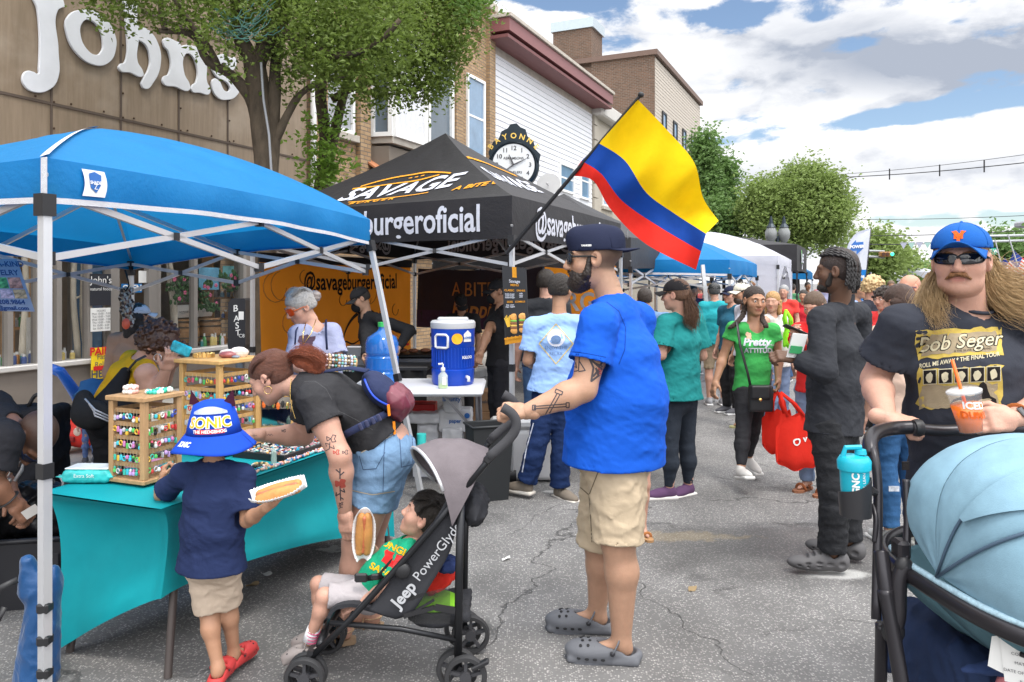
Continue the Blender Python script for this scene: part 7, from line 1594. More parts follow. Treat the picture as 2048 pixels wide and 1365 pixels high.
mb=MB();mb.tube([P(1502,778,5.66),P(1495,745,5.66),P(1480,690,5.70),P(1474,645,5.76),P(1476,640,5.86)],[(.011,.003)]*5,6,flat=A(0,-1,0));mb.tube([P(1540,778,5.66),P(1544,740,5.75)],[(.008,.003)]*2,6,flat=A(0,-1,0));mb.build('strap',LEA,hb,smooth=True)
mb=MB();mb.lathe(P(1521,800,5.61),[(.012,0),(.0,.006)],10,axis=A(0,-1,0));mb.tube([P(1508,779,5.62),P(1534,779,5.62)],.004,6);mb.build('clasp',GOLDM,hb)
REDB=cloth('bag_red',(.78,.035,.02),wave=6,bump=.6,trans=.25)
def tote(label,px0,py0,w_,h_,d,hx,hy,mt_,text=None,seed=1,tilt=0.,txm=None):
 t_=thing('shopping_bag',label,'bag',P(px0,py0+h_,d),'shopping bags carried in the street');r_=np.random.default_rng(seed);a=r_.uniform(0,6,4)
 W_=w_/F*d;Hh=h_/F*d;c=P(px0,py0,d)
 def side(sg):return lambda u,v:c+A((u-.5)*W_*(1-.25*(1-v)*(1 if v<.2 else.2)+.10*math.sin(math.pi*v))+tilt*v*Hh,sg*(.06*math.sin(math.pi*u)*(.35+.65*v)*(1-.9*v**8)+.012*math.sin(9*u+a[0]+3*v)),-Hh*v*(1-.12*abs(2*u-1)**3*(v>.9))+.012*math.sin(12*u+a[1]))
 mb=MB();mb.grid(side(-1),16,14);mb.grid(side(1),16,14);mb.build('bag_body',mt_,t_,smooth=True)
 mb=MB();h0=P(hx,hy,d)
 for sg in(-1,1):
  for ys in(-.03,.03):mb.tube([c+A(sg*W_*.22,ys,-.01),lerp(c+A(sg*W_*.18,ys,0),h0,.5)+A(sg*.02,ys*.5,0),h0],[(.013,.002)]*3,6,flat=A(.2*sg,-1,0))
 mb.build('handle',mt_,t_,smooth=True)
 if text:text_on('bag_text',text,lambda x,y:side(-1)(min(max(.55+x/W_,0),1),min(max(.45-y/Hh,0),1))+A(0,-.006,0),txm or PAPER,t_,.07,.002,maxlen=.02)
 return t_
tote('red shopping bag in front hanging from the girl in green',1590,830,78,110,5.55,1561,785,REDB,'O v',1,.04);tote('second red shopping bag behind the front one beside the shoulder bag',1556,822,62,85,5.75,1553,783,REDB,None,2,.02)
f=nrm(A(-.45,.9,0));J=std(1.2,5.47,f,1.60)
setJ(J,base=G(1352,995),head=P(1351,590,5.46),hf=nrm(A(-.85,.5,-.05)),neck=P(1360,632,5.48),chest=P(1360,680,5.48),pelvis=P(1358,785,5.48),sL=P(1330,648,5.38),sR=P(1392,645,5.60),eL=P(1322,710,5.34),wL=P(1316,690,5.6),eR=P(1404,712,5.62),wR=P(1385,700,5.82),hL=P(1344,805,5.44),hR=P(1371,805,5.54),kL=P(1340,900,5.42),kR=P(1374,898,5.54),aL=P(1338,978,5.44),aR=P(1376,972,5.56),tL=nrm(A(-.9,-.15,0)),tR=nrm(A(-.6,-.4,0)))
tw=person('woman in loose teal T-shirt, black cap with ponytail and dark leggings, seen from behind',J,'fair',g=1.04,ag=1.0,lg=1.02,top=dict(mat=cloth('shirt_teal',(.012,.19,.19),wave=6),loose=.034,sleeve=.75,sw=1.6,hem=.05,hemw=1.15,neck=.07,fold=.006,foldf=13,seed=7),bottom=dict(mat=cloth('leggings_blue',(.025,.032,.045)),len=1.93,loose=.004,fold=.002,cuff=.034),shoes=('sneaker',(.10,.05,.11),(.60,.58,.55)),hs=(.93,.93,.93),eye=False,vox=.010,fv=.006)
BRN2=hairmat('brown2',(.13,.065,.035));H_=tw['H'];hairshell(tw,'brown2',(.13,.065,.035),low=-.05);cap_hat(tw['T'],H_,(.022,.022,.024),drop=0)
g_=[[H_['pt'](sx,-.09,.03),P(1376,600,5.40)+A(sx*.5,0,0),P(1384,625,5.38)+A(sx*1.2,0,0),P(1382,645,5.38)+A(sx*1.3,0,0),P(1389,662,5.38)+A(sx*.6,0,0)] for sx in(-.03,0,.03)];strands('ponytail',tw['T'],g_,420,lambda t:.014+.016*t,.0018,BRN2,5,14,.008)
S=SDF(.007);S.cap(P(1374,592,5.42),P(1384,625,5.40),.018,.034,k=.02);S.cap(P(1384,625,5.40),P(1388,655,5.40),.034,.014,k=.02);S.build('ponytail_core',BRN2,tw['T'],disp=lambda Q:rowfold(Q,90,.003))
f=nrm(A(.05,1,0));J=std(.36,5.5,f,1.62)
setJ(J,base=G(1080,990),head=P(1121,580,5.55),hf=nrm(A(.45,.9,-.05)),neck=P(1118,632,5.5),chest=P(1118,680,5.5),pelvis=P(1108,770,5.5),sL=P(1066,652,5.5),sR=P(1158,648,5.5),eL=P(1056,722,5.5),wL=P(1085,735,5.74),eR=P(1168,715,5.55),wR=P(1150,690,5.8),hL=P(1096,795,5.5),hR=P(1122,795,5.5),kL=P(1076,885,5.45),kR=P(1122,885,5.5),aL=P(1052,968,5.46),aR=P(1120,978,5.50),tL=nrm(A(-.3,.2,0)),tR=nrm(A(.3,-.4,0)))
lb=person('man in light blue T-shirt with diamond print and navy track pants, seen from behind',J,'tan',g=1.1,ag=1.0,lg=1.0,top=dict(mat=cloth('shirt_sky',(.27,.43,.76),wave=6),loose=.024,sleeve=.72,sw=1.5,hem=.06,hemw=1.1,neck=.07,fold=.006,foldf=13,seed=5),bottom=dict(mat=cloth('track_navy',(.010,.025,.085),wave=10,bump=.7),len=1.95,loose=.022,fold=.006,cuff=.062),shoes=('sneaker',(.18,.15,.12),(.60,.56,.50)),hs=(.95,.95,.95),eye=False,vox=.010,fv=.006)
hairshell(lb,'black2',(.02,.015,.012),.012,low=-.05,am=.003)
db=nrm(P(1112,685,1)-A(0,0,H));fb=lambda x,y:P(1112+x,688-y,5.4)
V2,F2=strokes([[(-34,0),(0,40),(34,0),(0,-40),(-34,0)]],2.5);surf_decal(lb['top'],fb,'diamond_print',cloth('print_gold',(.62,.52,.25),wave=0),lb['top'],V2,F2,db,.004)
rg_=[(18*math.cos(t),12+18*math.sin(t)) for t in np.linspace(0,6.28,21)[:-1]];surf_decal(lb['top'],fb,'round_print',CRM,lb['top'],rg_+[(0,12)],[(i,(i+1)%20,20) for i in range(20)],db,.004);rg_=[(10*math.cos(t),9+8*math.sin(t)) for t in np.linspace(0,6.28,21)[:-1]];surf_decal(lb['top'],fb,'wave_print',cloth('print_slate',(.12,.20,.36),wave=0),lb['top'],rg_+[(0,9)],[(i,(i+1)%20,20) for i in range(20)],db,.005)
surf_text(lb['top'],'ENJOY THE',lambda x,y:fb(x,y-8),cloth('print_slate',(.12,.20,.36)),lb['top'],9,db,off=.005);surf_text(lb['top'],'RELAX',lambda x,y:fb(x,y-20),cloth('print_slate',(.12,.20,.36)),lb['top'],9,db,off=.005)
for sg in(0,):V2,F2=strokes([[(1066,850),(1052,900),(1043,950)]],2.2);surf_decal(lb['bottom'],lambda x,y:P(x,y,5.3),'side_stripe',CRM,lb['bottom'],V2,F2,db,.004)
f=nrm(A(-.72,-.7,0));J=std(-1.28,4.98,f,1.52)
setJ(J,head=P(601,614,4.95),hf=nrm(A(-.75,-.62,-.42)),hu=nrm(A(-.25,-.2,.9)),neck=P(630,655,4.98),chest=P(632,700,4.98),pelvis=P(640,790,5.0),sR=P(596,668,4.88),sL=P(664,664,5.0),eL=P(678,722,4.95),wL=P(642,716,4.78),eR=P(590,730,4.8),wR=P(612,745,4.6))
ow=person('older woman with grey hair and orange tinted glasses looking down at the jewellery',J,'fair',g=1.08,ag=.95,top=dict(mat=cloth('shirt_lavender',(.30,.32,.46),wave=7),loose=.024,sleeve=.8,sw=1.5,hem=.05,neck=.07,fold=.005),bottom=dict(mat=cloth('trousers_grey',(.08,.08,.1)),len=1.95,loose=.015),shoes=('sneaker',(.3,.3,.3),(.6,.6,.6)),hs=(.94,.94,.94),brow=hairmat('greybrow',(.3,.3,.3)),eye=True,vox=.010,fv=.0045,nose=1.1,lips=(.52,.2,.2))
GREYH=hairmat('grey',(.42,.40,.38),st=(12,12,2));hairshell(ow,'grey',(.42,.40,.38),.014,.050,-.04,.008);glasses(ow['T'],ow['H'],(.55,.12,.03),(.75,.08,.01),'tint','tinted_glasses')
H_=ow['H'];S=SDF(.006);S.ell(H_['pt'](-.03,-.115,.03),(.042,.04,.042),k=.02);S.build('bun',hairmat('greybun',(.26,.22,.20),st=(1,1,1)),ow['T'],disp=lambda Q:rowfold(Q,120,.004));g_=[[H_['pt'](sx,.04,.105),H_['pt'](sx*1.1,-.03,.125),H_['pt'](-.03+sx*.2,-.1,.05)] for sx in(-.07,-.03,.03,.07)];strands('hair_strands',ow['T'],g_,220,.008,.0012,GREYH,3,10,.004)
V2,F2=gridgeo(-16,-14,16,18,5,5,2.5,2);dO=nrm(P(610,690,1)-A(0,0,H));surf_decal(ow['top'],lambda x,y:P(612+x,690-y,4.85),'cat_print',cloth('print_plum',(.10,.06,.09),wave=0,var=.6),ow['top'],V2,F2,dO,.004)
mb=MB();mb.tube([P(652,640,5.0),P(652,665,4.84),P(654,700,4.84)],[(.008,.002)]*3,6,flat=A(0,-1,0));mb.tube([P(600,645,4.95),P(592,662,4.76),P(590,690,4.74)],[(.006,.002)]*3,6,flat=A(0,-1,0));mb.each('bag_strap',NAVB,ow['T'],smooth=True)
mb=MB();mb.tube([P(632,640,4.86),P(622,668,4.78),P(606,690,4.76)],.003,5);mb.tube([P(612,645,4.86),P(606,668,4.77),P(606,690,4.76)],.003,5);mb.build('necklace',GOLDM,ow['T'],smooth=True)
def bgp(label,px,d,f,h,tone,shirt,pants,sleeve=.6,plen=2.,shoe=('sneaker',(.08,.08,.09),(.5,.5,.5)),hair='short',hc=(.02,.014,.01),cap=None,head=None,hf=None,hu=None,armR=None,armL=None,g=1.05,z0=0.,vox=.0125,fv=.0068,lean=0.,group=None,loose=.02,capback=False,hem=.06,shift=None,tank=False,eye=False,**k):
 if head is not None:h=(P(head[0],head[1],d)[2]-z0)/.925
 X_=(px-1024)/F*d;J=std(X_,d,f,h,z0,lean);R=np.cross(nrm(A(f[0],f[1],0)),ZZ)
 if head is not None:dl=P(head[0],head[1],d)-J['head'];J['head']=J['head']+A(dl[0],0,dl[2]);J['neck']=J['neck']+A(dl[0],0,dl[2])*.75
 if hf is not None:J['hf']=nrm(A(*hf))
 if hu is not None:J['hu']=nrm(A(*hu))
 for sd,ar in(('R',armR),('L',armL)):
  if ar=='bent':e=J['s'+sd]+(R*(.02 if sd=='R' else-.02)-ZZ*.165-J['f']*.01)*h;J['e'+sd]=e;J['w'+sd]=e+(J['f']*.13+ZZ*.01-R*(.04 if sd=='R' else-.04))*h
  elif ar=='up':e=J['s'+sd]+(J['f']*.07-ZZ*.14)*h;J['e'+sd]=e;J['w'+sd]=e+(J['f']*.06+ZZ*.12-R*(.03 if sd=='R' else-.03))*h
  elif ar is not None:J['e'+sd]=P(*ar[0]);J['w'+sd]=P(*ar[1])
 nm='c%d'%(abs(hash(tuple(shirt)))%9999)
 top=dict(mat=cloth('bgs_%.2f_%.2f_%.2f'%tuple(shirt),shirt,wave=7),loose=loose,sleeve=sleeve,sw=1.35,hem=hem,hemw=1.06,neck=.065,fold=.005,foldf=13,seed=int(px)%50,tank=tank)
 bt_=dict(mat=cloth('bgp_%.2f_%.2f_%.2f'%tuple(pants),pants,wave=9),len=plen,loose=.018,fold=.005,cuff=.05)
 o=person(label,J,tone,g=g,top=top,bottom=bt_,shoes=shoe,hs=h/1.75*1.0,eye=eye,vox=vox,fv=fv,group=group,footk=shoe[0],**k);hn_='h_%.2f_%.2f'%(hc[0],hc[1])
 if hair=='short':hairshell(o,hn_,hc,.008,.045,-.045,vox=.007)
 elif hair=='long':
  hairshell(o,hn_,hc,.010,.048,-.08,vox=.007);p_=o['H']['pt'];S=SDF(.009);S.cap(p_(0,-.07,0),p_(0,-.09,-.15),.065,.05,k=.03)
  for sg in(-1,1):S.cap(p_(sg*.07,-.03,.0),p_(sg*.075,-.03,-.13),.03,.024,k=.03)
  S.build('long_hair',hairmat(hn_,hc),o['T'],disp=lambda Q:rowfold(Q,80,.004))
 elif hair=='curly':curlshell(o,hn_,hc,.016,.042,-.07)
 elif hair=='tail':
  hairshell(o,hn_,hc,.008,.048,-.05,vox=.007);p_=o['H']['pt'];S=SDF(.009);S.cap(p_(0,-.11,.03),p_(0,-.13,-.09),.03,.022,k=.03);S.build('ponytail',hairmat(hn_,hc),o['T'])
 if cap is not None:cap_hat(o['T'],o['H'],cap,back=capback)
 return o
def strip_text(*a,**k):pass
KH=(.36,.28,.19);BK=(.02,.02,.022);JN=(.05,.10,.20)
DKS=('sneaker',(.03,.03,.03),(.3,.3,.3));WS=('sneaker',(.6,.6,.6),(.65,.65,.65))
c1=bgp('burger cook in black shirt and cap bending at the grill by the orange banner',752,7.0,(-.75,-.6),1.72,'olive',BK,BK,1.9,head=(722,598),hf=(-.8,-.35,-.45),hu=(-.4,-.1,.9),cap=BK,armL=((818,662,6.9),(795,700,6.75)),armR=((735,690,6.7),(730,715,6.5)),lean=.03)
S=SDF(.006);S.ell(c1['H']['pt'](0,.075,-.06),(.05,.045,.05),k=.02);S.build('face_mask',cloth('mask_black',(.012,.012,.014),wave=0),c1['T'])
c2=bgp('cook in black T-shirt and cap standing left of the menu board',1000,6.9,(-.85,-.3),1.70,'tan',BK,(.03,.03,.035),.65,head=(996,583),hf=(-.95,-.2,-.2),cap=BK,armR=((975,668,6.7),(962,706,6.6)),armL=((985,675,7.0),(958,712,6.9)))
S=SDF(.006);S.ell(c2['H']['pt'](0,.075,-.06),(.05,.045,.05),k=.02);S.build('face_mask',cloth('mask_black',(.012,.012,.014),wave=0),c2['T'])
bgp('cook in black cap bowing his head behind the blue cooler',925,8.6,(-.3,-.9),1.60,'tan',BK,BK,.7,head=(922,606),hf=(.3,-.6,-.7),hu=(0,-.5,.8),cap=BK)
bgp('man in dark T-shirt and jeans queueing beside the menu board',1086,6.5,(-.1,1),1.70,'fair',(.028,.03,.035),JN,.6,head=(1093,566),hf=(.4,.9,0),hc=(.02,.015,.012))
J=std(-2.3,4.5,A(.8,-.2,0),1.62)
setJ(J,base=P(222,567,4.5)*A(1,1,0),f=nrm(A(.85,.35,0)),head=P(314,688,4.5),hf=nrm(A(.75,.15,-.62)),hu=nrm(A(.5,0,.8)),neck=P(286,722,4.5),chest=P(258,758,4.5),pelvis=P(216,832,4.5),sL=P(262,722,4.7),sR=P(292,748,4.34),eR=P(306,800,4.36),wR=P(332,740,4.28),eL=P(320,770,4.75),wL=P(345,730,4.6),hL=P(214,846,4.58),hR=P(222,852,4.44),kL=P(232,960,4.62),kR=P(222,965,4.5),aL=P(226,1068,4.6),aR=P(210,1074,4.48),tL=A(1,0,0),tR=A(1,-.1,0))
yw=person('woman in mustard and black tank top with curly dark hair leaning over behind the racks',J,'fair',g=1.12,ag=1.22,lg=1.15,top=dict(mat=cloth('tank_mustard',(.62,.34,.01),wave=8),loose=.010,sleeve=0,hem=.02,neck=.11,tank=True,fold=.003),bottom=dict(mat=cloth('trousers_black2',(.015,.015,.018)),len=2.,loose=.02),shoes=DKS,eye=False,vox=.009,fv=.005,hs=.95)
curlshell(yw,'curl_brown',(.06,.026,.016),.022,.04,-.07,360,.013,4,.010)
S=SDF(.007);S.cap(P(250,745,4.36),P(216,822,4.36),.03,.10,k=.03);S.cap(P(236,820,4.40),P(222,835,4.40),.13,.13,k=.03);S.build('apron_panel',cloth('panel_black',(.014,.014,.017),wave=8),yw['T'])
mb=MB();mb.tube([P(255,742,4.33),P(272,722,4.28),P(292,712,4.35)],[(.008,.002)]*3,6,flat=A(0,-1,0));mb.build('shoulder_strap',BLACKP,yw['T']);mb=MB();ec=P(315,716,4.36);mb.tube([ec+A(.022*math.cos(t),0,.022*math.sin(t)) for t in np.linspace(0,6.28,21)[:-1]],.0022,6,closed=True);mb.build('hoop_earring',metalm('silver',(.6,.6,.6),.2),yw['T'])
wb_=thing('waist_bag','black waist bag with grey reflective trim worn by the woman in mustard','bag',P(180,860,4.25));S=SDF(.008)
S.ell(P(182,830,4.26),(.11,.06,.085),k=.03);S.ell(P(168,815,4.3),(.06,.06,.10),k=.03);S.build('bag_body',cloth('bag_black',(.02,.02,.022)),wb_);mb=MB()
for k_ in range(3):mb.tube([P(170+8*k_,798+10*k_,4.19),P(190,820+6*k_,4.17),P(222,835+5*k_,4.22)],.005,5)
mb.build('reflective_trim',metalm('trim_grey',(.45,.46,.5),.4,.3),wb_,smooth=True)
w2=bgp('shopper in white cap and tan cardigan looking at the shop window',262,5.6,(.35,.9),1.58,'tan',(.38,.24,.17),BK,1.8,head=(277,634),hf=(.6,.8,0),hair='long',hc=(.015,.012,.012),cap=(.62,.63,.68),z0=.0)
mp=thing('wipes_packet','teal packet held up in front of the shop door','packet',P(362,698,4.25));mb=MB();mb.box(P(362,698,4.25),(.115,.02,.062),[nrm(A(.9,0,-.38)),A(0,1,0),nrm(A(.38,0,.9))],bev=.008);mb.build('body',mat('packet_teal',(.03,.42,.52),.3,var=1.2,vs=26),mp)
kd=bgp('small child in blue sun hat half hidden behind the woman in mustard',180,6.0,(.3,-.9),.74,'light',(.02,.10,.35),(.1,.15,.3),.6,head=(186,785),hair='short',z0=.13)
p_=kd['H']['pt'];mb=MB();mb.lathe(p_(0,-.01,.03),[(.14,-.03),(.10,.01),(.085,.08),(.0,.105)],20,axis=kd['H']['u']);mb.build('sun_hat',cloth('hat_denim',(.03,.12,.30)),kd['T'],smooth=True)
J=std(-2.6,3.4,A(1,0,0),1.75)
setJ(J,base=P(-60,567,3.5)*A(1,1,0),f=nrm(A(.5,-.1,-.85)),head=P(62,874,3.40),hf=nrm(A(.22,-.22,-.95)),hu=nrm(A(.95,0,.18)),neck=P(18,850,3.45),chest=P(-38,850,3.5),pelvis=P(-150,930,3.6),sR=P(8,880,3.25),sL=P(-2,840,3.66),eR=P(-22,965,3.2),wR=P(26,1008,3.26),eL=P(0,960,3.6),wL=P(30,1000,3.5),hR=P(-150,950,3.5),hL=P(-150,940,3.7),kR=P(-60,1050,3.45),kL=P(-60,1040,3.75),aR=P(-110,1150,3.5),aL=P(-110,1140,3.75),tR=A(1,-.2,0),tL=A(1,.1,0))
cm=person('man in black T-shirt stooping over the black tubs at the left edge',J,(.21,.10,.06),g=1.1,ag=1.12,top=dict(mat=cloth('shirt_black3',(.016,.016,.02)),loose=.02,sleeve=.7,sw=1.4,hem=.05,neck=.06),bottom=dict(mat=cloth('trousers_black3',(.02,.02,.02)),len=2.,loose=.02),shoes=DKS,eye=False,vox=.0085,fv=.0042,hs=1.02,curl=(.5,.5),hn=(A(0,-.5,.85),A(.3,.2,.9)),stubble=(buzz,(.025,.015,.012),.85))
H_=cm['H'];p_=H_['pt'];mb=MB();mb.tube([p_(.082,-.02,-.006),p_(.08,.03,.004),p_(.07,.10,.004)],[.003,.004,.005],6);mb.tube([p_(-.082,-.02,-.006),p_(-.08,.03,.004),p_(-.07,.10,.004)],[.003,.004,.005],6);mb.grid(lambda u,v:p_(-.07+.14*u,.108-.03*(2*u-1)**2,-.012+.03*v),10,3,thick=.003);mb.build('sunglasses',plast('glasses_navy',(.01,.015,.04)),cm['T'],smooth=True)
mb=MB()
for k_ in range(26):t=k_/25;mb.ell(lerp(P(4,896,3.32),P(16,952,3.36),t)+A(.03*math.sin(3.1*t),0,0),.0045,6)
mb.ell(P(17,962,3.36),.014,8);mb.build('bead_necklace',metalm('beads_grey',(.45,.42,.4)),cm['T'],smooth=True)
mb=MB();a_=lerp(J['eR'],J['wR'],.8);d_=nrm(J['wR']-J['eR']);x_=nrm(np.cross(d_,ZZ));y_=np.cross(d_,x_);mb.tube([a_+(x_*math.cos(t)+y_*math.sin(t))*.037 for t in np.linspace(0,6.28,17)[:-1]],[(.012,.003)]*16,6,closed=True,flat=d_);mb.build('watch',BLACKP,cm['T'],smooth=True)
cd_=thing('card','small grey card between the fingers of the stooping man','card',P(62,1025,3.2));mb=MB();mb.box(P(62,1024,3.2),(.06,.002,.04),[nrm(A(.8,.3,.5)),nrm(A(-.3,.9,0)),nrm(A(-.5,-.2,.8))]);mb.build('sheet',mat('card_grey',(.35,.33,.31),.6),cd_)
bgp('man in teal T-shirt, khaki shorts and dark cap, back turned, beside the white tent pole',1432,9.6,(.1,1),1.68,'light',(.02,.30,.34),KH,.8,.95,('sneaker',(.3,.3,.32),(.6,.6,.6)),hair='short',hc=(.05,.05,.05),cap=(.02,.022,.022),head=(1429,583),loose=.034,g=1.1)
bgp('man in navy cap facing left behind the white capped man',1462,9.0,(-.8,-.4),1.66,'light',(.02,.10,.16),BK,.7,head=(1460,590),cap=(.012,.016,.04))
wc=bgp('man in white T-shirt and cream cap behind the girl in green',1494,8.05,(-.85,-.2),1.66,'tan',(.62,.62,.70),BK,.7,.9,('slide',(.42,.40,.20),(.42,.40,.20)),cap=(.60,.57,.48),head=(1483,586),hf=(-.95,-.1,-.1),g=1.1)
S=SDF(.007);p_=wc['H']['pt'];S.ell(p_(0,.045,-.085),(.055,.05,.045),k=.02);S.build('beard',hairmat('beard2',(.05,.03,.02),st=(1,1,1)),wc['T'])
bgp('blonde woman in white tank top and denim right of the girl in green',1552,7.4,(.35,-.6),1.58,'light',(.55,.52,.50),(.14,.18,.28),0,hair='long',hc=(.42,.24,.09),head=(1544,604),hf=(-.5,-.8,0),tank=True)
b23=bgp('woman in red T-shirt and pale jeans looking at her phone beside the man with braids',1632,5.6,(-.75,-.55),1.50,'light',(.68,.03,.03),(.22,.30,.45),.7,hair='long',hc=(.10,.06,.035),head=(1627,612),hf=(-.7,-.6,-.35),armR=((1592,690,5.4),(1588,668,5.2)),armL=((1640,700,5.5),(1602,672,5.15)),eye=True,shoe=('sandal',(.35,.12,.05),(.25,.10,.05)))
ph=thing('phone','dark phone held by the woman in red','phone',P(1585,655,5.1));mb=MB();Rp=[nrm(A(.95,0,-.42)),nrm(A(0,1,-.2)),nrm(A(.42,.1,.9))];mb.box(P(1590,660,5.08),(.16,.075,.010),Rp,bev=.003);mb.build('body',BLACKP,ph)
tote('bright green bag carried between the girl in green and the man with braids',1612,775,34,96,5.9,1610,700,cloth('bag_lime',(.28,.75,.03),wave=6,trans=.2),None,4)
tote('lime green shopping bag at the shoulder of the blonde woman',1578,655,22,42,7.2,1572,620,cloth('bag_lime',(.28,.75,.03),wave=6,trans=.2),None,5)
bl=bgp('blonde woman in black T-shirt with a star behind the man with braids',1742,7.9,(.5,-.5),1.56,'light',(.018,.02,.03),BK,.5,hair='curly',hc=(.50,.36,.18),head=(1746,576),hf=(.8,-.3,-.2))
mb=MB();c_=P(1729,627,7.7);st_=[c_+A(.05*math.sin(k_*math.pi/5)*(1 if k_%2==0 else.42),0,.05*math.cos(k_*math.pi/5)*(1 if k_%2==0 else.42)) for k_ in range(10)];mb.prism(st_,A(0,-.006,0));mb.build('star_print',CRM,bl['T'])
bgp('dark haired man in blue and white shirt behind the blonde woman',1716,9.2,(.6,-.7),1.66,'tan',(.25,.35,.62),BK,.7,head=(1716,580),hc=(.03,.02,.015),eye=True)
bgp('curly haired boy in red T-shirt beside the bald man',1768,7.2,(-.5,-.7),1.46,'fair',(.72,.05,.05),BK,.6,hair='curly',hc=(.03,.018,.013),head=(1765,598),hf=(-.9,-.45,-.1),eye=True,brow=BLK_HAIR)
bm=bgp('bald man with blue sunglasses behind the shoulder of the moustached man',1822,6.4,(-.8,-.3),1.66,(.50,.25,.17),(.55,.12,.08),BK,.6,hair=None,head=(1817,576),hf=(-.95,-.25,0));glasses(bm['T'],bm['H'],(.02,.03,.12),(.01,.012,.10),'wrap')
b28=bgp('brown haired woman in peach top and ripped jeans with neon laces',1800,4.5,(-.2,.9),1.47,'fair',(.55,.40,.32),(.025,.085,.20),.7,hair='long',hc=(.06,.030,.020),head=(1800,606),hf=(-.4,.9,-.2),shoe=('sneaker',(.45,.45,.44),(.62,.62,.60)),g=1.08,vox=.0105,plen=1.9)
mb=MB();zc_=P(1788,978,4.36);mb.box(zc_,(.06,.004,.03));mb.build('knee_rip',mat('denim_fray',(.42,.45,.5),.9,var=.8,vs=60),b28['T'])
for sd in 'RL':
 if 'shoe'+sd in b28:mb=MB();q_=b28['J']['a'+sd]+b28['J']['f']*-.0;[mb.rod(q_+A(-.03,-.05-.012*k_,.01-.01*k_),q_+A(.03,-.05-.012*k_,.012-.01*k_),.009) for k_ in range(4)];mb.build('neon_laces',plast('lace_neon',(.65,.95,.02)),b28['T'])
bgp('heavy man in faded denim shirt between the bearded man and the teal woman',1300,7.2,(.1,1),1.62,'olive',(.12,.20,.34),BK,.8,head=(1290,598),hc=(.03,.02,.02),g=1.2)
kd2=bgp('child standing hidden behind the bearded man with one sandalled leg showing',1268,4.6,(.25,-.95),1.12,'fair',(.5,.3,.3),(.3,.2,.2),.6,.6,('sandal',(.42,.17,.06),(.36,.20,.09)),shift=None)
bgp('vendor in red under the far tents',1606,12.5,(-.5,-.8),1.52,'tan',(.45,.02,.03),BK,.7,hc=(.02,.015,.01),head=(1606,592),vox=.016,fv=.011)
bgp('woman in dark dress seen between the teal shirts',1386,13.,(.1,-1),1.52,'tan',(.03,.03,.07),BK,.6,hair='long',hc=(.03,.02,.015),head=(1386,582),vox=.016,fv=.011)
crowd=[(1538,15,(.2,-1),(.5,.1,.1)),(1568,12,(-.5,-.8),(.65,.05,.04)),(1650,14,(.3,-1),(.2,.2,.3)),(1700,13,(-.5,.8),(.05,.1,.3)),(1758,14,(.2,.9),(.6,.6,.6)),(1782,17,(-.3,-.9),(.3,.1,.1)),(1735,18,(.1,-1),(.6,.55,.5)),(1845,12,(-.6,-.7),(.25,.25,.3)),(1585,18,(.5,.8),(.1,.3,.15)),(1615,20,(0,-1),(.6,.6,.65)),(1800,22,(.3,-1),(.2,.3,.5)),(1765,25,(0,-1),(.5,.4,.3)),(1640,25,(.2,-1),(.4,.1,.1)),(1690,22,(-.2,-1),(.1,.1,.12)),(1832,19,(0,1),(.5,.1,.1)),(1862,16,(.2,-1),(.1,.12,.2)),(1545,20,(.4,.9),(.05,.05,.06)),(1420,16,(.5,-.5),(.3,.3,.3)),(1400,18,(-.5,.5),(.45,.1,.1)),(1722,30,(0,-1),(.3,.3,.35)),(1745,34,(0,-1),(.6,.2,.2)),(1790,30,(.4,.8),(.2,.4,.5)),(1480,20,(0,1),(.2,.22,.25)),(1505,24,(.3,-1),(.55,.5,.45))]
HCS=[((.03,.02,.015),'dark'),((.12,.07,.04),'brown'),((.4,.28,.14),'fair'),((.3,.3,.3),'grey')]
CN=['red','scarlet','slate','navy','white','maroon','cream','grey','green','pale grey','steel blue','tan','dark red','black','crimson','midnight blue','jet black','mid grey','brick red','charcoal','rose','sky blue','dusky grey','sand']
for i,(px,d,f_,c_) in enumerate(crowd):
 r_=random.Random(i);side_='among the far tents' if px<1600 else('in the middle of the street' if px<1720 else 'left of the bald man' if px<1815 else 'between bald man and moustached man')
 bgp('distant passer-by in a %s top %s'%(CN[i],side_),px,d,f_,r_.uniform(1.5,1.68),r_.choice(['light','tan','brown','fair']),c_,r_.choice([BK,JN,KH]),.6,r_.choice([2.,.95]),hair=r_.choice(['short','long','short']),hc=r_.choice(HCS)[0],vox=.02,fv=.013,hands=False,group='people strolling down the street')
ZT=.68
n0=A(-1.335,2.89,0);dL=nrm(A(.365,.93,0));dW=A(-dL[1],dL[0],0);LT,WT=1.84,.65
def TP(a,b_,z=0.):return n0+dL*a+dW*b_+ZZ*(ZT+z)
TEAL=cloth('stretch_teal',(.005,.27,.31),wave=2.2,bump=.2,rough=.6)
tb_=thing('table','long folding table under a tight teal stretch cover at the near left','table',n0+dL*LT/2+dW*WT/2)
mb=MB()
rc=.05
def tabtop(u,v):
 a,b_=u*LT,v*WT;z=0;
 return TP(a,b_,.001)
mb.grid(tabtop,30,12);
cs=[(0,0),(LT,0),(LT,WT),(0,WT)]
foot_z={0:.33,1:.02,2:.03,3:.02}
feet=[TP(.02,.02,0)*A(1,1,0),TP(LT-.06,.02)*A(1,1,0),TP(LT-.08,WT-.06)*A(1,1,0),TP(.03,WT-.05)*A(1,1,0)]
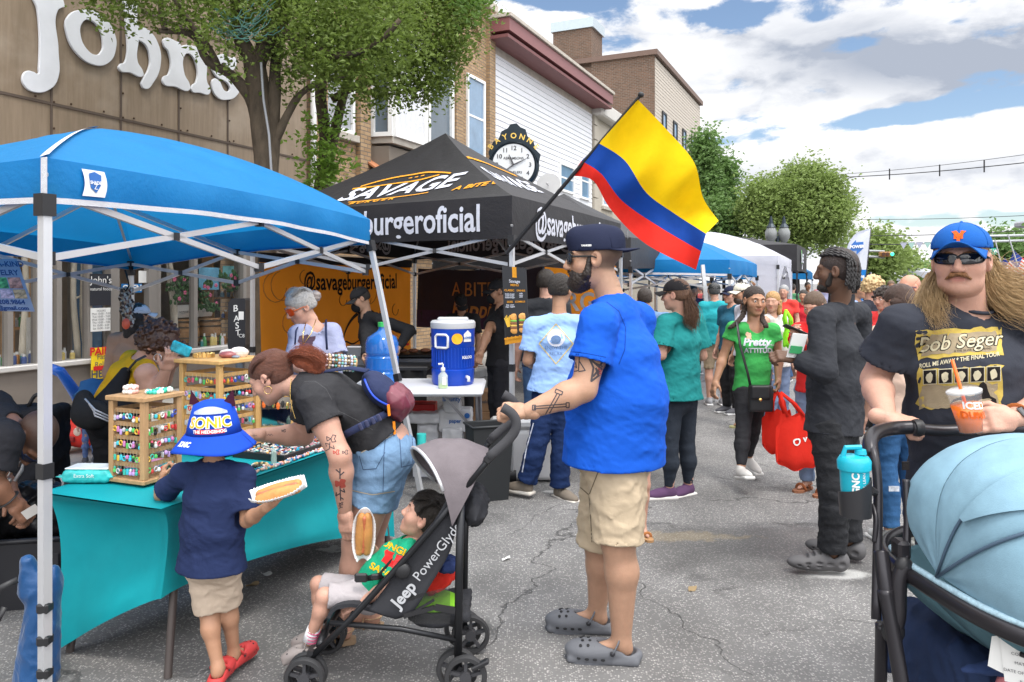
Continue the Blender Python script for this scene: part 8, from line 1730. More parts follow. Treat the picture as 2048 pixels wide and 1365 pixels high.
def side(i,arch):
 j=(i+1)%4;p0,p1=TP(*cs[i]),TP(*cs[j]);f0,f1=feet[i]+ZZ*foot_z[i],feet[j]+ZZ*foot_z[j];inn=nrm((TP(LT/2,WT/2)-(p0+p1)/2)*A(1,1,0))
 c3_=TP(LT/2,WT/2)*A(1,1,0);g0_,g1_=nrm(c3_-p0*A(1,1,0)),nrm(c3_-p1*A(1,1,0))
 def fn(u,v):
  top=lerp(p0,p1,u);bot=lerp(f0,f1,u)+ZZ*arch*math.sin(math.pi*u)**.75;q=lerp(top,bot,v);k=math.sin(math.pi*u)
  return q+lerp(g0_,g1_,u)*(.055*math.sin(math.pi*v**.6))+inn*(.045*k*math.sin(math.pi*min(1,v*1.1))+.024*min(1,v*9)*(1 if v>.06 else 0)*min(1,k*2.5))-inn*.012*(v<.07)*min(1,k*6)+inn*.006*math.sin(14*v+9*u)*k*v
 return fn
for i,ar in enumerate((.07,.24,.2,.02)):mb.grid(side(i,ar),30,26)
mb.build('stretch_cover',TEAL,tb_,smooth='auto')
for i in range(4):ii_=nrm((TP(LT/2,WT/2)-TP(*cs[i]))*A(1,1,0))*.15;mb=MB();mb.tube([feet[i]+ii_+ZZ*.64,feet[i]+ii_*.35],.016,10);mb.build('leg',metalm('leg_brown',(.09,.075,.07),.5,.4),tb_,smooth='auto')
WOOD=mat('rack_wood',(.42,.25,.12),.7,var=.45,vs=7,stretch=(6,6,.8),bump=.3);WOOD2=mat('rack_pine',(.56,.33,.12),.6,var=.3,vs=5,stretch=(6,6,.8),bump=.2)
ECOL=[(.7,.12,.2),(.05,.45,.35),(.75,.75,.72),(.04,.08,.4),(.75,.45,.05),(.6,.2,.45),(.1,.5,.12),(.02,.02,.02),(.55,.35,.7),(.05,.5,.6),(.6,.05,.05),(.5,.5,.52)]
ORD='first second third fourth fifth sixth seventh eighth ninth tenth eleventh twelfth thirteenth'.split();ENM='pink,green,white,blue,orange,violet,leaf green,black,lilac,aqua,red,grey'.split(',')
EM=[plast('ear_%d'%i,c,.3) for i,c in enumerate(ECOL)];WIRE=metalm('ear_wire',(.6,.55,.4),.3)
def rack(label,c,ang,w_,h_,mt,rows,group,nper,seed):
 t_=thing('earring_rack',label,'display rack',c);ca,sa=math.cos(ang),math.sin(ang);ex,ey=A(ca,sa,0),A(-sa,ca,0);Rk=[ex,ey,ZZ];at=lambda a,b_,z:c+ex*a+ey*b_+ZZ*z;r_=random.Random(seed)
 mb=MB();mb.lathe(c,[(w_*.42,0),(w_*.42,.012)],24);mb.build('turntable',BLACKP,t_,smooth='auto')
 mb=MB();mb.box(at(0,0,.022),(w_*1.12,w_*1.12,.018),Rk,bev=.003);mb.build('base',mt,t_)
 mb=MB();mb.box(at(0,0,h_),(w_*1.15,w_*1.15,.020),Rk,bev=.003);mb.build('top',mt,t_)
 for sx in(-1,1):
  for sy in(-1,1):mb=MB();mb.box(at(sx*w_*.46,sy*w_*.46,h_/2+.01),(.026,.026,h_-.042),Rk,bev=.002);mb.build('post',mt,t_)
 zs=np.linspace(h_*.86,h_*.24,rows)
 for ri,z in enumerate(zs):
  for k,(sx,sy) in enumerate(((0,-1),(1,0),(0,1),(-1,0))):
   mb=MB();L=w_*.9
   if sy:mb.box(at(0,sy*w_*.44,z),(L,.008,.018),Rk)
   else:mb.box(at(sx*w_*.44,0,z),(.008,L,.018),Rk)
   mb.build('rail',mt,t_)
   if k>1 and k!=3:continue
   if k==3:continue
   for n_ in range(nper):
    f_=(n_+.5)/nper-.5+r_.uniform(-.01,.01);p=at(f_*L*.92,sy*w_*.44-.010,z+.004) if sy else at(sx*w_*.44+.010,f_*L*.92,z+.004)
    out=-ey if sy else ex;sd_=ex if sy else ey;m_=r_.choice(EM);sh=r_.randrange(4);L2=r_.uniform(.014,.026);b_=MB()
    b_.rod(p,p-ZZ*L2,.0016,m=1)
    q=p-ZZ*(L2+.010)
    if sh==0:b_.ell(q,(.0085,.0085,.010),8)
    elif sh==1:b_.ell(q+ZZ*.004,.006,6);b_.ell(q-ZZ*.009,(.008,.008,.010),8,m=2)
    elif sh==2:b_.box(q-ZZ*.003,(.014,.004,.024),Rk,bev=.0015)
    else:b_.tube([q+sd_*.009*math.cos(t)+ZZ*.010*math.sin(t) for t in np.linspace(0,6.28,9)[:-1]],.003,5,closed=True)
    b_.build('earring',[m_,WIRE,r_.choice(EM)],None,smooth='auto',label='%s %s earring, %s along the %s row, %s face of the %s'%(ENM[EM.index(m_)],('round','drop','tablet','hoop')[sh],ORD[n_],ORD[ri],'front' if sy else 'right',group.split(' ')[0]+' rack'),cat='earring',group='earrings on the '+group)
 return t_,at
c_s=TP(.30,.40);rk1,at1=rack('smaller weathered wood earring rack with six rows of earrings',c_s,math.radians(-22),.195,.37,WOOD,5,'smaller weathered rack',9,5)
c_b=TP(.88,.52);rk2,at2=rack('taller pale pine earring rack behind the boy\'s hat',c_b,math.radians(-25),.27,.47,WOOD2,5,'taller pine rack',9,6)
def beads(name,label,pts,r_,cols,cat,seed=1,parent=None,jit=0.):
 g=random.Random(seed);mb=MB();ms=[plast('bead_%d'%(hash(c)%9999),c,.2) for c in cols]
 for p in pts:mb.ell(np.asarray(p)+A(g.uniform(-jit,jit),g.uniform(-jit,jit),g.uniform(0,jit)),r_*g.uniform(.8,1.2),8,m=g.randrange(len(ms)))
 return mb.build(name,ms,parent,smooth=True,label=label,cat=cat) if parent is None else mb.build(name,ms,parent,smooth=True)
def ring(c,R_,n,tilt=0.):return[c+A(R_*math.cos(t),R_*.9*math.sin(t),tilt*R_*math.sin(t)) for t in np.linspace(0,2*math.pi,n+1)[:-1]]
top1=at1(0,0,.37+.010);beads('bracelet','bracelet of green and white beads lying on the smaller rack',ring(top1+A(.045,0,.008),.036,14)+ring(top1+A(.065,.03,.012),.030,12),.010,[(.02,.42,.28),(.05,.5,.4),(.7,.75,.7)],'bracelet',2)
beads('bracelet','chunky pink and white bead bracelet at the left end of the smaller rack',ring(top1+A(-.06,-.01,.01),.024,10)+ring(top1+A(-.06,-.01,.028),.024,10),.010,[(.75,.65,.62),(.8,.78,.76),(.7,.4,.35)],'bracelet',3)
top2=at2(0,0,.47+.010);mb=MB()
for k in range(16):t=k/16*6.283;mb.box(top2+A(-.075+.05*math.cos(t),.045*math.sin(t)-.02,.014),(.016,.006,.022),[A(-math.sin(t),math.cos(t),0),A(math.cos(t),math.sin(t),0),ZZ],bev=.002)
mb.build('bangle',metalm('bangle_gold',(.75,.5,.18),.3),label='gold bangle with cream inlays on the taller rack',cat='bangle')
for i,(dx,dy,sz,c_,lb) in enumerate(((.02,.04,(.040,.03,.022),(.72,.62,.55),'pale pink polished stone behind the gold bangle'),(.05,-.03,(.045,.03,.020),(.28,.09,.09),'dark red polished stone on the taller rack'),(.09,.02,(.05,.03,.030),(.74,.66,.60),'large cream marbled stone at the right of the taller rack'),(.10,-.05,(.024,.016,.010),(.2,.24,.3),'small slate blue stone at the corner of the taller rack'))):
 S=SDF(.0035);S.ell(top2+A(dx,dy,sz[2]*.8),sz,k=.01);S.build('polished_stone',mat('stone_%d'%i,c_,.3,var=.5,vs=40),None,disp=lambda Q:rowfold(Q,60,.0016,3),label=lb,cat='stone')
wp=thing('wipes_pack','teal and white pack of wipes at the near left end of the teal table','pack',TP(.12,.60));Rw=[nrm(dL*.35-dW*.94),nrm(dL*.94+dW*.35),ZZ]
S=SDF(.004);S.box(TP(.20,.60,.034),(.21,.12,.060),Rw,.022);S.box(TP(.20,.60,.034)+Rw[0]*.115,(.02,.12,.006),Rw,.002,.02);S.box(TP(.20,.60,.034)-Rw[0]*.115,(.02,.12,.006),Rw,.002,.02);S.build('wrapper',mat('wrap_teal',(.04,.45,.44),.3,var=.5,vs=12,bump=.2,bs=25),wp,disp=lambda Q:rowfold(Q,45,.0018))
mb=MB();mb.box(TP(.20,.60,.066),(.185,.095,.006),Rw,bev=.002);mb.build('flap',mat('wrap_white',(.7,.74,.74),.35,var=.3,vs=14),wp);text_on('wrap_text','Extra Soft',plane_fn(TP(.20,.60,.04)-Rw[1]*.0625,Rw[0],ZZ,.001),PAPER,wp,.022)
mb=MB();mb.box(TP(.5,.62,.012),(.14,.10,.024),Rw,bev=.003);mb.build('jewellery_box',plast('box_pink',(.6,.25,.42)),label='flat pink box between the wipes and the smaller rack',cat='box')
JC=[(.75,.74,.70),(.75,.74,.70),(.7,.62,.5),(.55,.28,.08),(.02,.3,.45),(.35,.05,.05),(.45,.45,.46),(.05,.08,.3),(.6,.3,.35),(.2,.45,.4)]
def tray(label,a,b_,L,Wd,seed,n=420,stone=True,frame=BLACKP,h=.035,fname='display_tray'):
 c=TP(a,b_);Rt=[dL,dW,ZZ];t_=thing(fname,label,'tray',c);mb=MB();mb.box(c+ZZ*.006,(L,Wd,.010),Rt)
 for sx in(-1,1):mb.box(c+dL*sx*(L/2)+ZZ*h/2,(.012,Wd+.012,h),Rt,bev=.002);mb.box(c+dW*sx*(Wd/2)+ZZ*h/2,(L-.014,.012,h),Rt,bev=.002)
 mb.build('tray',frame,t_);g=random.Random(seed);mb=MB();ms=[mat('jewel_%d'%i,q,.25,var=.3,vs=60,spec=.7) for i,q in enumerate(JC)]
 for k in range(n):
  p=c+dL*g.uniform(-.46,.46)*L+dW*g.uniform(-.46,.46)*Wd+ZZ*(.018+g.uniform(0,.018));th=g.uniform(0,3.1);x_=A(math.cos(th),math.sin(th),g.uniform(-.4,.4));x_=nrm(x_);y_=nrm(np.cross(ZZ,x_));z_=np.cross(x_,y_)
  if k%3:mb.ell(p,(g.uniform(.006,.017),g.uniform(.004,.008),.004),6,[x_,y_,z_],g.randrange(len(ms)))
  else:mb.tube([p-x_*.012,p+x_*.012],.003,5,g.randrange(len(ms)))
 mb.build('small_jewellery',ms,t_,smooth='auto',kind='stuff');return t_
tray('black tray heaped with pale pendants and shells in front of the bending woman',1.10,.20,.62,.30,3,620)
tray('second black tray of rings at the far side of the table',1.35,.54,.40,.24,4,220)
tray('pine edged tray of silver trinkets at the far left of the table',1.62,.60,.30,.16,5,160,frame=WOOD2)
g=random.Random(8)
for k,(a0,a1,b0,lb) in enumerate(((.52,1.50,.022,'long bead necklace nearest the front edge of the table'),(.60,1.45,.040,'second bead necklace lying along the front edge'),(.80,1.60,.032,'bead necklace trailing to the far end of the front edge'))):
 pts=[TP(lerp(a0,a1,t),b0+.010*math.sin(t*19+k)+.0,.009) for t in np.linspace(0,1,95)];beads('bead_necklace',lb,pts,.0068,[(.1,.45,.5),(.75,.7,.6),(.6,.2,.08),(.05,.15,.35),(.7,.45,.3),(.35,.35,.38),(.65,.4,.45)],'necklace',k,jit=.004)
for i,(a,b_,lb) in enumerate(((.60,.14,'coiled gold and black bracelet by the boy\'s hat'),(.68,.10,'pale bead bracelet in front of the black tray'))):beads('bracelet',lb,ring(TP(a,b_,.010),.032,16),.0085,[(.5,.35,.15),(.05,.05,.04),(.7,.66,.6)],'bracelet',20+i)
cp=thing('crystal','pale green crystal point standing before the black tray','crystal',TP(.74,.07));mb=MB();mb.lathe(TP(.74,.07),[(.014,0),(.013,.06),(0,.085)],6);mb.build('body',mat('crystal_pale',(.45,.6,.55),.1,alpha=.75),cp)
for a,b_,sc,lb in((1.25,.34,1.,'white leather necklace bust behind the woman\'s arm'),(1.13,.37,.6,'small white display pad below the necklace bust')):
 S=SDF(.005);c=TP(a,b_,.03);S.ell(c,(.075*sc,.05*sc,.030*sc),[dL,dW,ZZ],k=.02);S.ell(c+dW*.06*sc+ZZ*.03*sc,(.03*sc,.05*sc,.04*sc),[dL,dW,ZZ],k=.03);S.build('necklace_bust',mat('bust_white',(.70,.64,.60),.4,var=.05),None,label=lb,cat='display')
fr_=thing('earring_stand','pine framed mirror stand with orange and black earrings behind the woman\'s chin','display frame',TP(1.42,.33));c=P(552,826,4.02);Rf=[nrm(A(.95,.2,0)),nrm(A(-.2,.95,-.15)),ZZ]
mb=MB()
for dx,dz,sx,sz in((-.085,0,.018,.20),(.085,0,.018,.20),(0,.09,.15,.018),(0,-.09,.19,.03)):mb.box(c+Rf[0]*dx+ZZ*dz,(sx,.03,sz),Rf,bev=.002)
mb.build('frame',WOOD2,fr_);mb=MB();mb.box(c-ZZ*.03+Rf[1]*.01,(.155,.004,.10),Rf);mb.build('mirror',mat('mirror',(.5,.52,.5),.05,metal=1.,var=0),fr_)
for k in range(6):mb=MB();q=c+Rf[0]*(-.06+.024*k)+ZZ*(.045-.01*(k%2))-Rf[1]*.02;mb.ell(q,(.010,.004,.020),8,Rf);mb.build('earring',[plast('ear_or',(.75,.16,.03)),plast('ear_bk',(.03,.03,.03)),GOLDM][k%3],fr_)
br0,br1=P(628,722,4.3),P(712,728,4.4);bs_=thing('bracelet_roll','wooden roll stacked with many bead bracelets above the bending woman\'s shoulder','display roll',br0);ax_=nrm(br1-br0);L_=np.linalg.norm(br1-br0)
mb=MB();mb.tube([br0,br1],.032,16);mb.rod(lerp(br0,br1,.5)-ZZ*.02,lerp(br0,br1,.5)*A(1,1,0)+ZZ*.68,.03);mb.build('roll',WOOD2,bs_,smooth='auto')
y_=nrm(np.cross(ax_,ZZ));z_=np.cross(y_,ax_);g=random.Random(9);PAL=[(.06,.04,.03),(.45,.4,.3),(.3,.38,.5),(.7,.66,.55),(.4,.12,.1),(.05,.05,.06),(.15,.4,.35),(.55,.35,.2),(.6,.5,.55)]
for k in range(13):
 x0=(k+.6)/13.5*L_;c_=PAL[g.randrange(9)];c2_=PAL[g.randrange(9)];mb=MB();n_=16
 for j in range(n_):t=2*math.pi*j/n_;mb.ell(br0+ax_*x0+(y_*math.cos(t)+z_*math.sin(t))*.041,.0088,8,m=j%2)
 mb.build('bracelet',[plast('pb_%d'%PAL.index(c_),c_,.25),plast('pb_%d'%PAL.index(c2_),c2_,.25)],None,smooth=True,label='bead bracelet on the wooden roll, %s from the left'%ORD[k],cat='bracelet',group='bead bracelets on the wooden roll')
hk=thing('hanging_necklaces','bundle of dark beaded necklaces hanging from a hook on the rear tent pole','necklaces',P(252,575,5.4));g=random.Random(4)
mb=MB();mb.tube([P(250,540,5.4),P(256,560,5.4),P(258,572,5.4),P(252,582,5.4),P(247,578,5.4)],.006,6);mb.build('hook',metalm('hook_black',(.03,.03,.03)),hk,smooth=True)
for k in range(9):
 mb=MB();x0=241+2.6*k;ln_=g.uniform(55,80)
 for j in range(22):mb.ell(P(x0+3*math.sin(j*.7+k)+4*(j/22),578+ln_*j/22,5.4+.01*k),.012,6,m=j%3==0)
 mb.build('necklace',[plast('nk_%d'%(k%4),[(.05,.03,.02),(.4,.28,.18),(.12,.03,.02),(.5,.5,.48)][k%4]),plast('nk_x',(.35,.3,.25))],hk,smooth=True)
mb=MB();mb.ell(P(252,648,5.32),(.03,.02,.04),10);mb.build('pendant',plast('pend_coral',(.75,.12,.06)),hk,smooth=True)
a_,b_=P(-150,519,4.3),P(34,519,4.45);c_,d_=P(-150,620,4.2),P(70,624,4.2);vs_=thing('vinyl_sign','grey vinyl jewellery sign with photos hanging at the left edge under the blue tent','sign',b_)
fv_=lambda u,v:lerp(lerp(a_,b_,u),lerp(c_,d_,u),v)
mb=MB();mb.grid(fv_,8,4,thick=.003);mb.build('sheet',cloth('vinyl_grey',(.33,.35,.44),wave=0,rough=.5),vs_)
vt=lambda u0,v0:(lambda x,y:fv_(u0+x/.52,v0-y/.3)+A(0,-.006,0))
for s__,u0,v0,sz in(('ONE OF-A-KIND',.74,.10,.045),('JEWELRY',.80,.27,.045),('551.208.9864',.76,.83,.035),('madejewels@gmail.com',.68,.94,.030)):text_on('sign_text',s__,vt(u0,v0),plast('sign_navy',(.03,.05,.16)),vs_,sz,.001)
for i,(u0,v0,u1,v1,c__) in enumerate(((.60,.36,.83,.57,(.12,.35,.12)),(.84,.36,.97,.57,(.55,.22,.15)),(.60,.59,.72,.76,(.45,.3,.3)),(.73,.59,.85,.76,(.5,.35,.4)),(.86,.59,.98,.76,(.5,.3,.15)))):
 mb=MB();mb.add([fv_(u,v)+A(0,-.005,0) for u,v in((u0,v0),(u1,v0),(u1,v1),(u0,v1))],[(0,1,2,3)]);mb.build('photo',mat('photo_%d'%i,c__,.5,var=1.6,vs=30),vs_)
TUB=plast('tub_black',(.022,.022,.026),.45)
def tub(label,c,ang,L,Wd,h,mt=TUB):
 t_=thing('storage_tub',label,'tub',c,None);ex,ey=A(math.cos(ang),math.sin(ang),0),A(-math.sin(ang),math.cos(ang),0);q=lambda a,b_,z:c+ex*a*L/2+ey*b_*Wd/2+ZZ*z
 mb=MB();k=.88
 mb.add([q(-k,-k,0),q(k,-k,0),q(k,k,0),q(-k,k,0),q(-1,-1,h),q(1,-1,h),q(1,1,h),q(-1,1,h),q(-.95,-.95,h),q(.95,-.95,h),q(.95,.95,h),q(-.95,.95,h),q(-.84,-.84,.02),q(.84,-.84,.02),q(.84,.84,.02),q(-.84,.84,.02)],[(3,2,1,0),(0,1,5,4),(1,2,6,5),(2,3,7,6),(3,0,4,7),(4,5,9,8),(5,6,10,9),(6,7,11,10),(7,4,8,11),(8,9,13,12),(9,10,14,13),(10,11,15,14),(11,8,12,15),(12,13,14,15)]);mb.build('tub_body',mt,t_)
 mb=MB();mb.tube([q(-1,-1,h),q(1,-1,h),q(1,1,h),q(-1,1,h)],.013,8,closed=True);mb.build('rim',mt,t_,smooth=True)
 mb=MB()
 for a in(-.5,.5):mb.box(q(a,-.97,h*.5),(L*.16,.02,h*.6),[ex,ey,ZZ],bev=.006)
 mb.build('rib',mt,t_);return t_,q
tc1=P(58,567,3.75)*A(1,1,0);tub('large open black storage tub on the asphalt beside the teal table',tc1,math.radians(12),.62,.40,.33)
tb2=thing('tote_bag','black shiny tote bag crumpled on top of the storage tub','bag',tc1+ZZ*.3);S=SDF(.010);S.box(tc1+A(.04,.06,.42),(.40,.20,.26),None,.05);S.ell(tc1+A(-.12,0,.40),(.16,.12,.13),k=.04);S.build('bag_body',mat('pvc_black',(.015,.015,.017),.35,var=.2,bump=.5,bs=20,wave=6),tb2,disp=lambda Q:rowfold(Q,22,.014))
mb=MB();mb.tube([P(36,932,3.55),P(48,918,3.5),P(44,940,3.5),P(30,962,3.5)],.008,6);mb.tube([P(118,950,3.6),P(126,965,3.6),P(122,985,3.6)],.006,6);mb.build('grey_cord',metalm('cord_grey',(.4,.4,.42),.5,.2),tb2,smooth=True)
cb=thing('black_case','tall black fabric case with a loop handle standing behind the tub','case',P(70,567,4.5)*A(1,1,0));S=SDF(.012);S.box(P(66,567,4.5)*A(1,1,0)+ZZ*.42,(.36,.24,.80),None,.04);S.build('body',cloth('case_black',(.018,.018,.022),wave=5),cb,disp=lambda Q:rowfold(Q,14,.01));mb=MB();q=P(74,567,4.5)*A(1,1,0)+ZZ*.81;mb.tube([q+A(-.05+.1*t,0,.07*math.sin(math.pi*t)) for t in np.linspace(0,1,9)],.012,6);mb.build('handle',BLACKP,cb,smooth=True)
bg_=thing('canopy_bag','blue nylon canopy bag with black strap loop leaning on the near tent pole','bag',P(82,567,2.95)*A(1,1,0));NYL=mat('nylon_blue',(.005,.055,.17),.4,var=.15,bump=.6,bs=60,wave=6,sheen=.2);q=P(78,567,2.92)*A(1,1,0)
S=SDF(.007);S.cap(q+A(-.02,.02,.02),q+A(.005,.03,.38),.082,.058,k=.02);S.cap(q+A(-.03,.02,.36),q+A(-.045,0,.47),.06,.028,k=.02);S.cap(q+A(.03,.03,.36),q+A(.042,.03,.425),.035,.022,k=.03);S.build('bag_body',NYL,bg_,disp=lambda Q:rowfold(Q,34,.0032,2,(1,1,.25)))
mb=MB();mb.tube([q+A(-.05,-.05,.42),q+A(-.10,-.08,.40),q+A(-.12,-.09,.33),q+A(-.10,-.09,.27),q+A(-.08,-.08,.33)],[(.014,.002)]*5,6,flat=A(0,-1,0));mb.build('strap',BLACKP,bg_,smooth=True)
lp_=P(90,567,2.75);mb=MB()
for y in(1215,1280,1345):z=P(90,y,2.75)[2];mb.box(A(-1.69,2.75,z),(.044,.044,.036),bev=.006)
mb.each('velcro_band',BLACKP,bg_)
mb=MB();mb.box(P(130,567,4.0)*A(1,1,0)+ZZ*.03,(.10,.10,.05),bev=.02);mb.build('green_pouch',plast('pouch_green',(.12,.6,.02)),label='bright green pouch on the asphalt behind the teal table corner',cat='pouch')
pc=thing('push_car','red toy push car with tall blue handle on the pavement','toy car',P(165,567,6.4)*A(1,1,0)+ZZ*.13);q=P(172,567,6.4)*A(1,1,0)+ZZ*.13;REDP=plast('toy_red',(.75,.04,.03),.25)
S=SDF(.010);S.ell(q+A(.0,0,.16),(.22,.17,.13),k=.04);S.ell(q+A(.12,.05,.20),(.20,.16,.13),k=.05);S.build('body',REDP,pc)
mb=MB()
for x0 in(-.10,.02):mb.ell(q+A(x0,-.165,.19),(.032,.012,.036),14)
mb.build('headlight',plast('lamp_cream',(.7,.55,.45)),pc,smooth=True);mb=MB();mb.box(q+A(-.04,-.168,.13),(.09,.02,.05),bev=.01);mb.build('grille',plast('grille_dark',(.25,.01,.01)),pc)
for x0 in(-.12,.2):mb=MB();mb.lathe(q+A(x0,-.15,.06),[(.06,-.03),(.06,.03)],18,axis=A(0,1,0));mb.build('wheel',BLACKP,pc,smooth='auto')
mb=MB();mb.tube([P(98,733,6.0),P(120,742,6.0),P(150,785,6.2),P(175,830,6.4)],[.030,.036,.045,.055],10);mb.tube([P(98,740,6.1),P(120,748,6.1),P(150,790,6.3)],[.02,.03,.03],8);mb.build('handle',plast('toy_blue',(.02,.13,.55),.25),pc,smooth=True)
ft_=thing('folding_table','white plastic folding table carrying the cooler and sanitizer','table',P(880,567,6.1)*A(1,1,0));WPL=plast('white_plastic',(.62,.63,.66),.45)
tx0,tx1,ty0,ty1=-1.25,-.215,5.6,6.35
mb=MB();mb.box(A((tx0+tx1)/2,(ty0+ty1)/2,.725),(tx1-tx0,ty1-ty0,.045),bev=.018);mb.build('tabletop',WPL,ft_)
for x0 in(tx0+.12,tx1-.05):
 for y0 in(ty0+.10,ty1-.1):mb=MB();mb.tube([A(x0,y0,.70),A(x0+.02,y0,0)],.014,8);mb.build('leg',metalm('leg_grey2',(.25,.25,.27)),ft_,smooth='auto')
mb=MB();mb.rod(A(tx1-.30,ty0+.1,.70),A(tx1-.05,ty0+.1,.42),.012,.02);mb.rod(A(tx1-.05,ty0+.1,.3),A(tx1-.05,ty1-.1,.3),.014);mb.build('brace',metalm('leg_grey2',(.25,.25,.27)),ft_)
cl=thing('drink_cooler','blue drum drink cooler with white lid on the folding table','cooler',P(906,567,6.0)*A(1,1,0)+ZZ*.748);q=P(906,567,6.0)*A(1,1,0)+ZZ*.748;CB=plast('cooler_blue',(.006,.055,.42),.3)
mb=MB();mb.lathe(q,[(.155,0),(.165,.02),(.168,.12),(.160,.125),(.163,.30),(.170,.31),(.172,.44)],40);mb.build('drum',CB,cl,smooth='auto')
mb=MB()
for k in range(40):t=2*math.pi*k/40;mb.rod(q+A(.164*math.cos(t),.164*math.sin(t),.14),q+A(.166*math.cos(t),.166*math.sin(t),.29),.008)
mb.build('ribs',CB,cl)
mb=MB();mb.lathe(q,[(.175,.44),(.178,.455),(.178,.485),(.165,.50),(.0,.505)],40);mb.box(q+A(0,0,.51),(.24,.1,.03),bev=.01);mb.build('lid',plast('lid_grey',(.5,.51,.53),.4),cl,smooth='auto')
cyl=lambda x,z,r_=.176:q+A(r_*math.sin(x/.17),-r_*math.cos(x/.17),z)
mb=MB();mb.tube([cyl(x,z) for x,z in((-.135,.30),(-.135,.38),(-.12,.395),(-.04,.395),(-.025,.38),(-.025,.30),(-.04,.295),(-.12,.295))],.010,6,closed=True);mb.build('handle',plast('handle_white',(.7,.7,.72)),cl,smooth=True)
mb=MB();mb.add([cyl(.045+.042*math.cos(t),.365+.042*math.sin(t),.178) for t in np.linspace(0,6.28,21)[:-1]],[tuple(range(20))]);mb.build('round_sticker',plast('sticker_yellow',(.85,.42,.02)),cl)
mb=MB();mb.add([cyl(x,z,.179) for x,z in((.095,.34),(.165,.34),(.165,.40),(.13,.43),(.095,.40))],[(0,1,2,3,4)]);st_=mb.build('logo_panel',PAPER,cl)
text_on('sticker_text','LOWES',lambda x,y:cyl(.13+x,.37+y,.181),LBLUE,st_,.022,.001,maxlen=.01);text_on('brand_text','IGLOO',lambda x,y:cyl(.13+x,.22+y,.177),PAPER,cl,.030,.001,maxlen=.01)
mb=MB();mb.tube([cyl(.12,.07),cyl(.12,.07)+A(.02,-.05,0),cyl(.12,.07)+A(.02,-.05,-.03)],.012,8);mb.build('tap',PAPER,cl,smooth=True)
sz=thing('hand_sanitizer','clear pump bottle of green gel at the front of the folding table','bottle',P(886,567,5.72)*A(1,1,0)+ZZ*.748);q=P(886,567,5.72)*A(1,1,0)+ZZ*.748
mb=MB();mb.lathe(q,[(.032,0),(.036,.01),(.036,.10),(.015,.125),(.015,.135)],18,sq=.7);mb.build('bottle',mat('clear_gel',(.75,.8,.7),.08,alpha=.45,var=0,spec=1),sz,smooth='auto');mb=MB();mb.lathe(q,[(.030,.004),(.034,.01),(.034,.035)],18,sq=.7);mb.build('gel',mat('gel_green',(.35,.6,.05),.1),sz);mb=MB();mb.lathe(q+ZZ*.135,[(.017,0),(.017,.02),(.006,.025),(.006,.05)],12);mb.tube([q+ZZ*.187,q+A(-.035,0,.183)],.007,6);mb.build('pump',PAPER,sz,smooth='auto')
mb=MB();mb.box(q+A(.012,-.027,.06),(.03,.003,.06));mb.build('bottle_label',PAPER,sz)
jg=thing('water_jug','large blue water jug with green cap left of the cooler','jug',P(764,567,5.9)*A(1,1,0)+ZZ*.748);q=P(764,567,5.9)*A(1,1,0)+ZZ*.748;JW=mat('jug_blue',(.03,.22,.70),.05,alpha=.62,var=0,spec=1.)
mb=MB();mb.lathe(q,[(.10,0),(.125,.012),(.128,.10),(.120,.11),(.120,.125),(.128,.135),(.128,.22),(.120,.23),(.120,.245),(.128,.255),(.128,.33),(.11,.375),(.04,.42),(.028,.44),(.028,.47)],32);mb.build('jug',JW,jg,smooth='auto');mb=MB();mb.lathe(q,[(.118,.01),(.118,.19),(0,.191)],28);mb.build('water',mat('jug_water',(.01,.16,.62),.05,spec=1.),jg,smooth='auto');mb=MB();mb.lathe(q,[(.033,.455),(.033,.49),(0,.492)],16);mb.build('cap',plast('cap_green',(.05,.5,.12)),jg,smooth='auto')
gr=thing('griddle','steel flat top griddle with burgers behind the folding table','griddle',P(840,567,7.2)*A(1,1,0));q=P(838,567,7.2)*A(1,1,0);STL=metalm('steel_dark',(.16,.16,.17),.4)
mb=MB();mb.box(q+ZZ*.78,(.75,.5,.16),bev=.01);mb.build('body',STL,gr);mb=MB();mb.box(q+ZZ*.875,(.80,.56,.025),bev=.005);mb.build('plate',metalm('plate_black',(.03,.03,.03)),gr)
for x0 in(-.32,.32):mb=MB();mb.rod(q+A(x0,0,0),q+A(x0,0,.7),.04,.4,up=A(0,1,0));mb.build('leg',STL,gr)
for k in range(5):mb=MB();mb.ell(q+A(-.26+.11*k,-.1+.03*(k%2),.91),(.05,.05,.022),12);mb.build('burger_patty',mat('patty',(.16,.06,.03),.7,var=.4,vs=50),None,smooth=True,label='burger patty on the griddle, %s from the left'%ORD[k],cat='burger',group='burger patties on the griddle')
mb=MB();mb.tube([q+A(-.4,-.3,.93),q+A(-.05,-.32,.99)],.010,6);mb.build('red_tongs',plast('tongs_red',(.6,.02,.02)),label='red handled tongs lying on the griddle edge',cat='tongs')
nb=thing('napkin_box','grey steel box on the stall counter beside the water jug','box',P(716,567,6.8)*A(1,1,0)+ZZ*.8);mb=MB();mb.box(P(716,716,6.8),(.17,.2,.22),bev=.008);mb.build('body',metalm('steel_mid',(.3,.3,.31),.4),nb);mb=MB();mb.box(P(722,716,6.69),(.05,.01,.03));mb.build('latch',STL,nb)
ct=thing('counter','black draped serving counter behind the bending woman','table',P(760,567,6.8)*A(1,1,0));mb=MB();mb.box(P(775,567,6.8)*A(1,1,0)+ZZ*.80,(.78,.5,.04),bev=.008);mb.build('top',BLACKP,ct);mb=MB();mb.grid(lambda u,v:P(775,567,6.8)*A(1,1,0)+A(-.38+.76*u,-.24+.012*math.sin(u*30),.78*(1-v)+.01),40,3);mb.build('drape',cloth('drape_black',(.02,.02,.02)),ct,smooth=True)
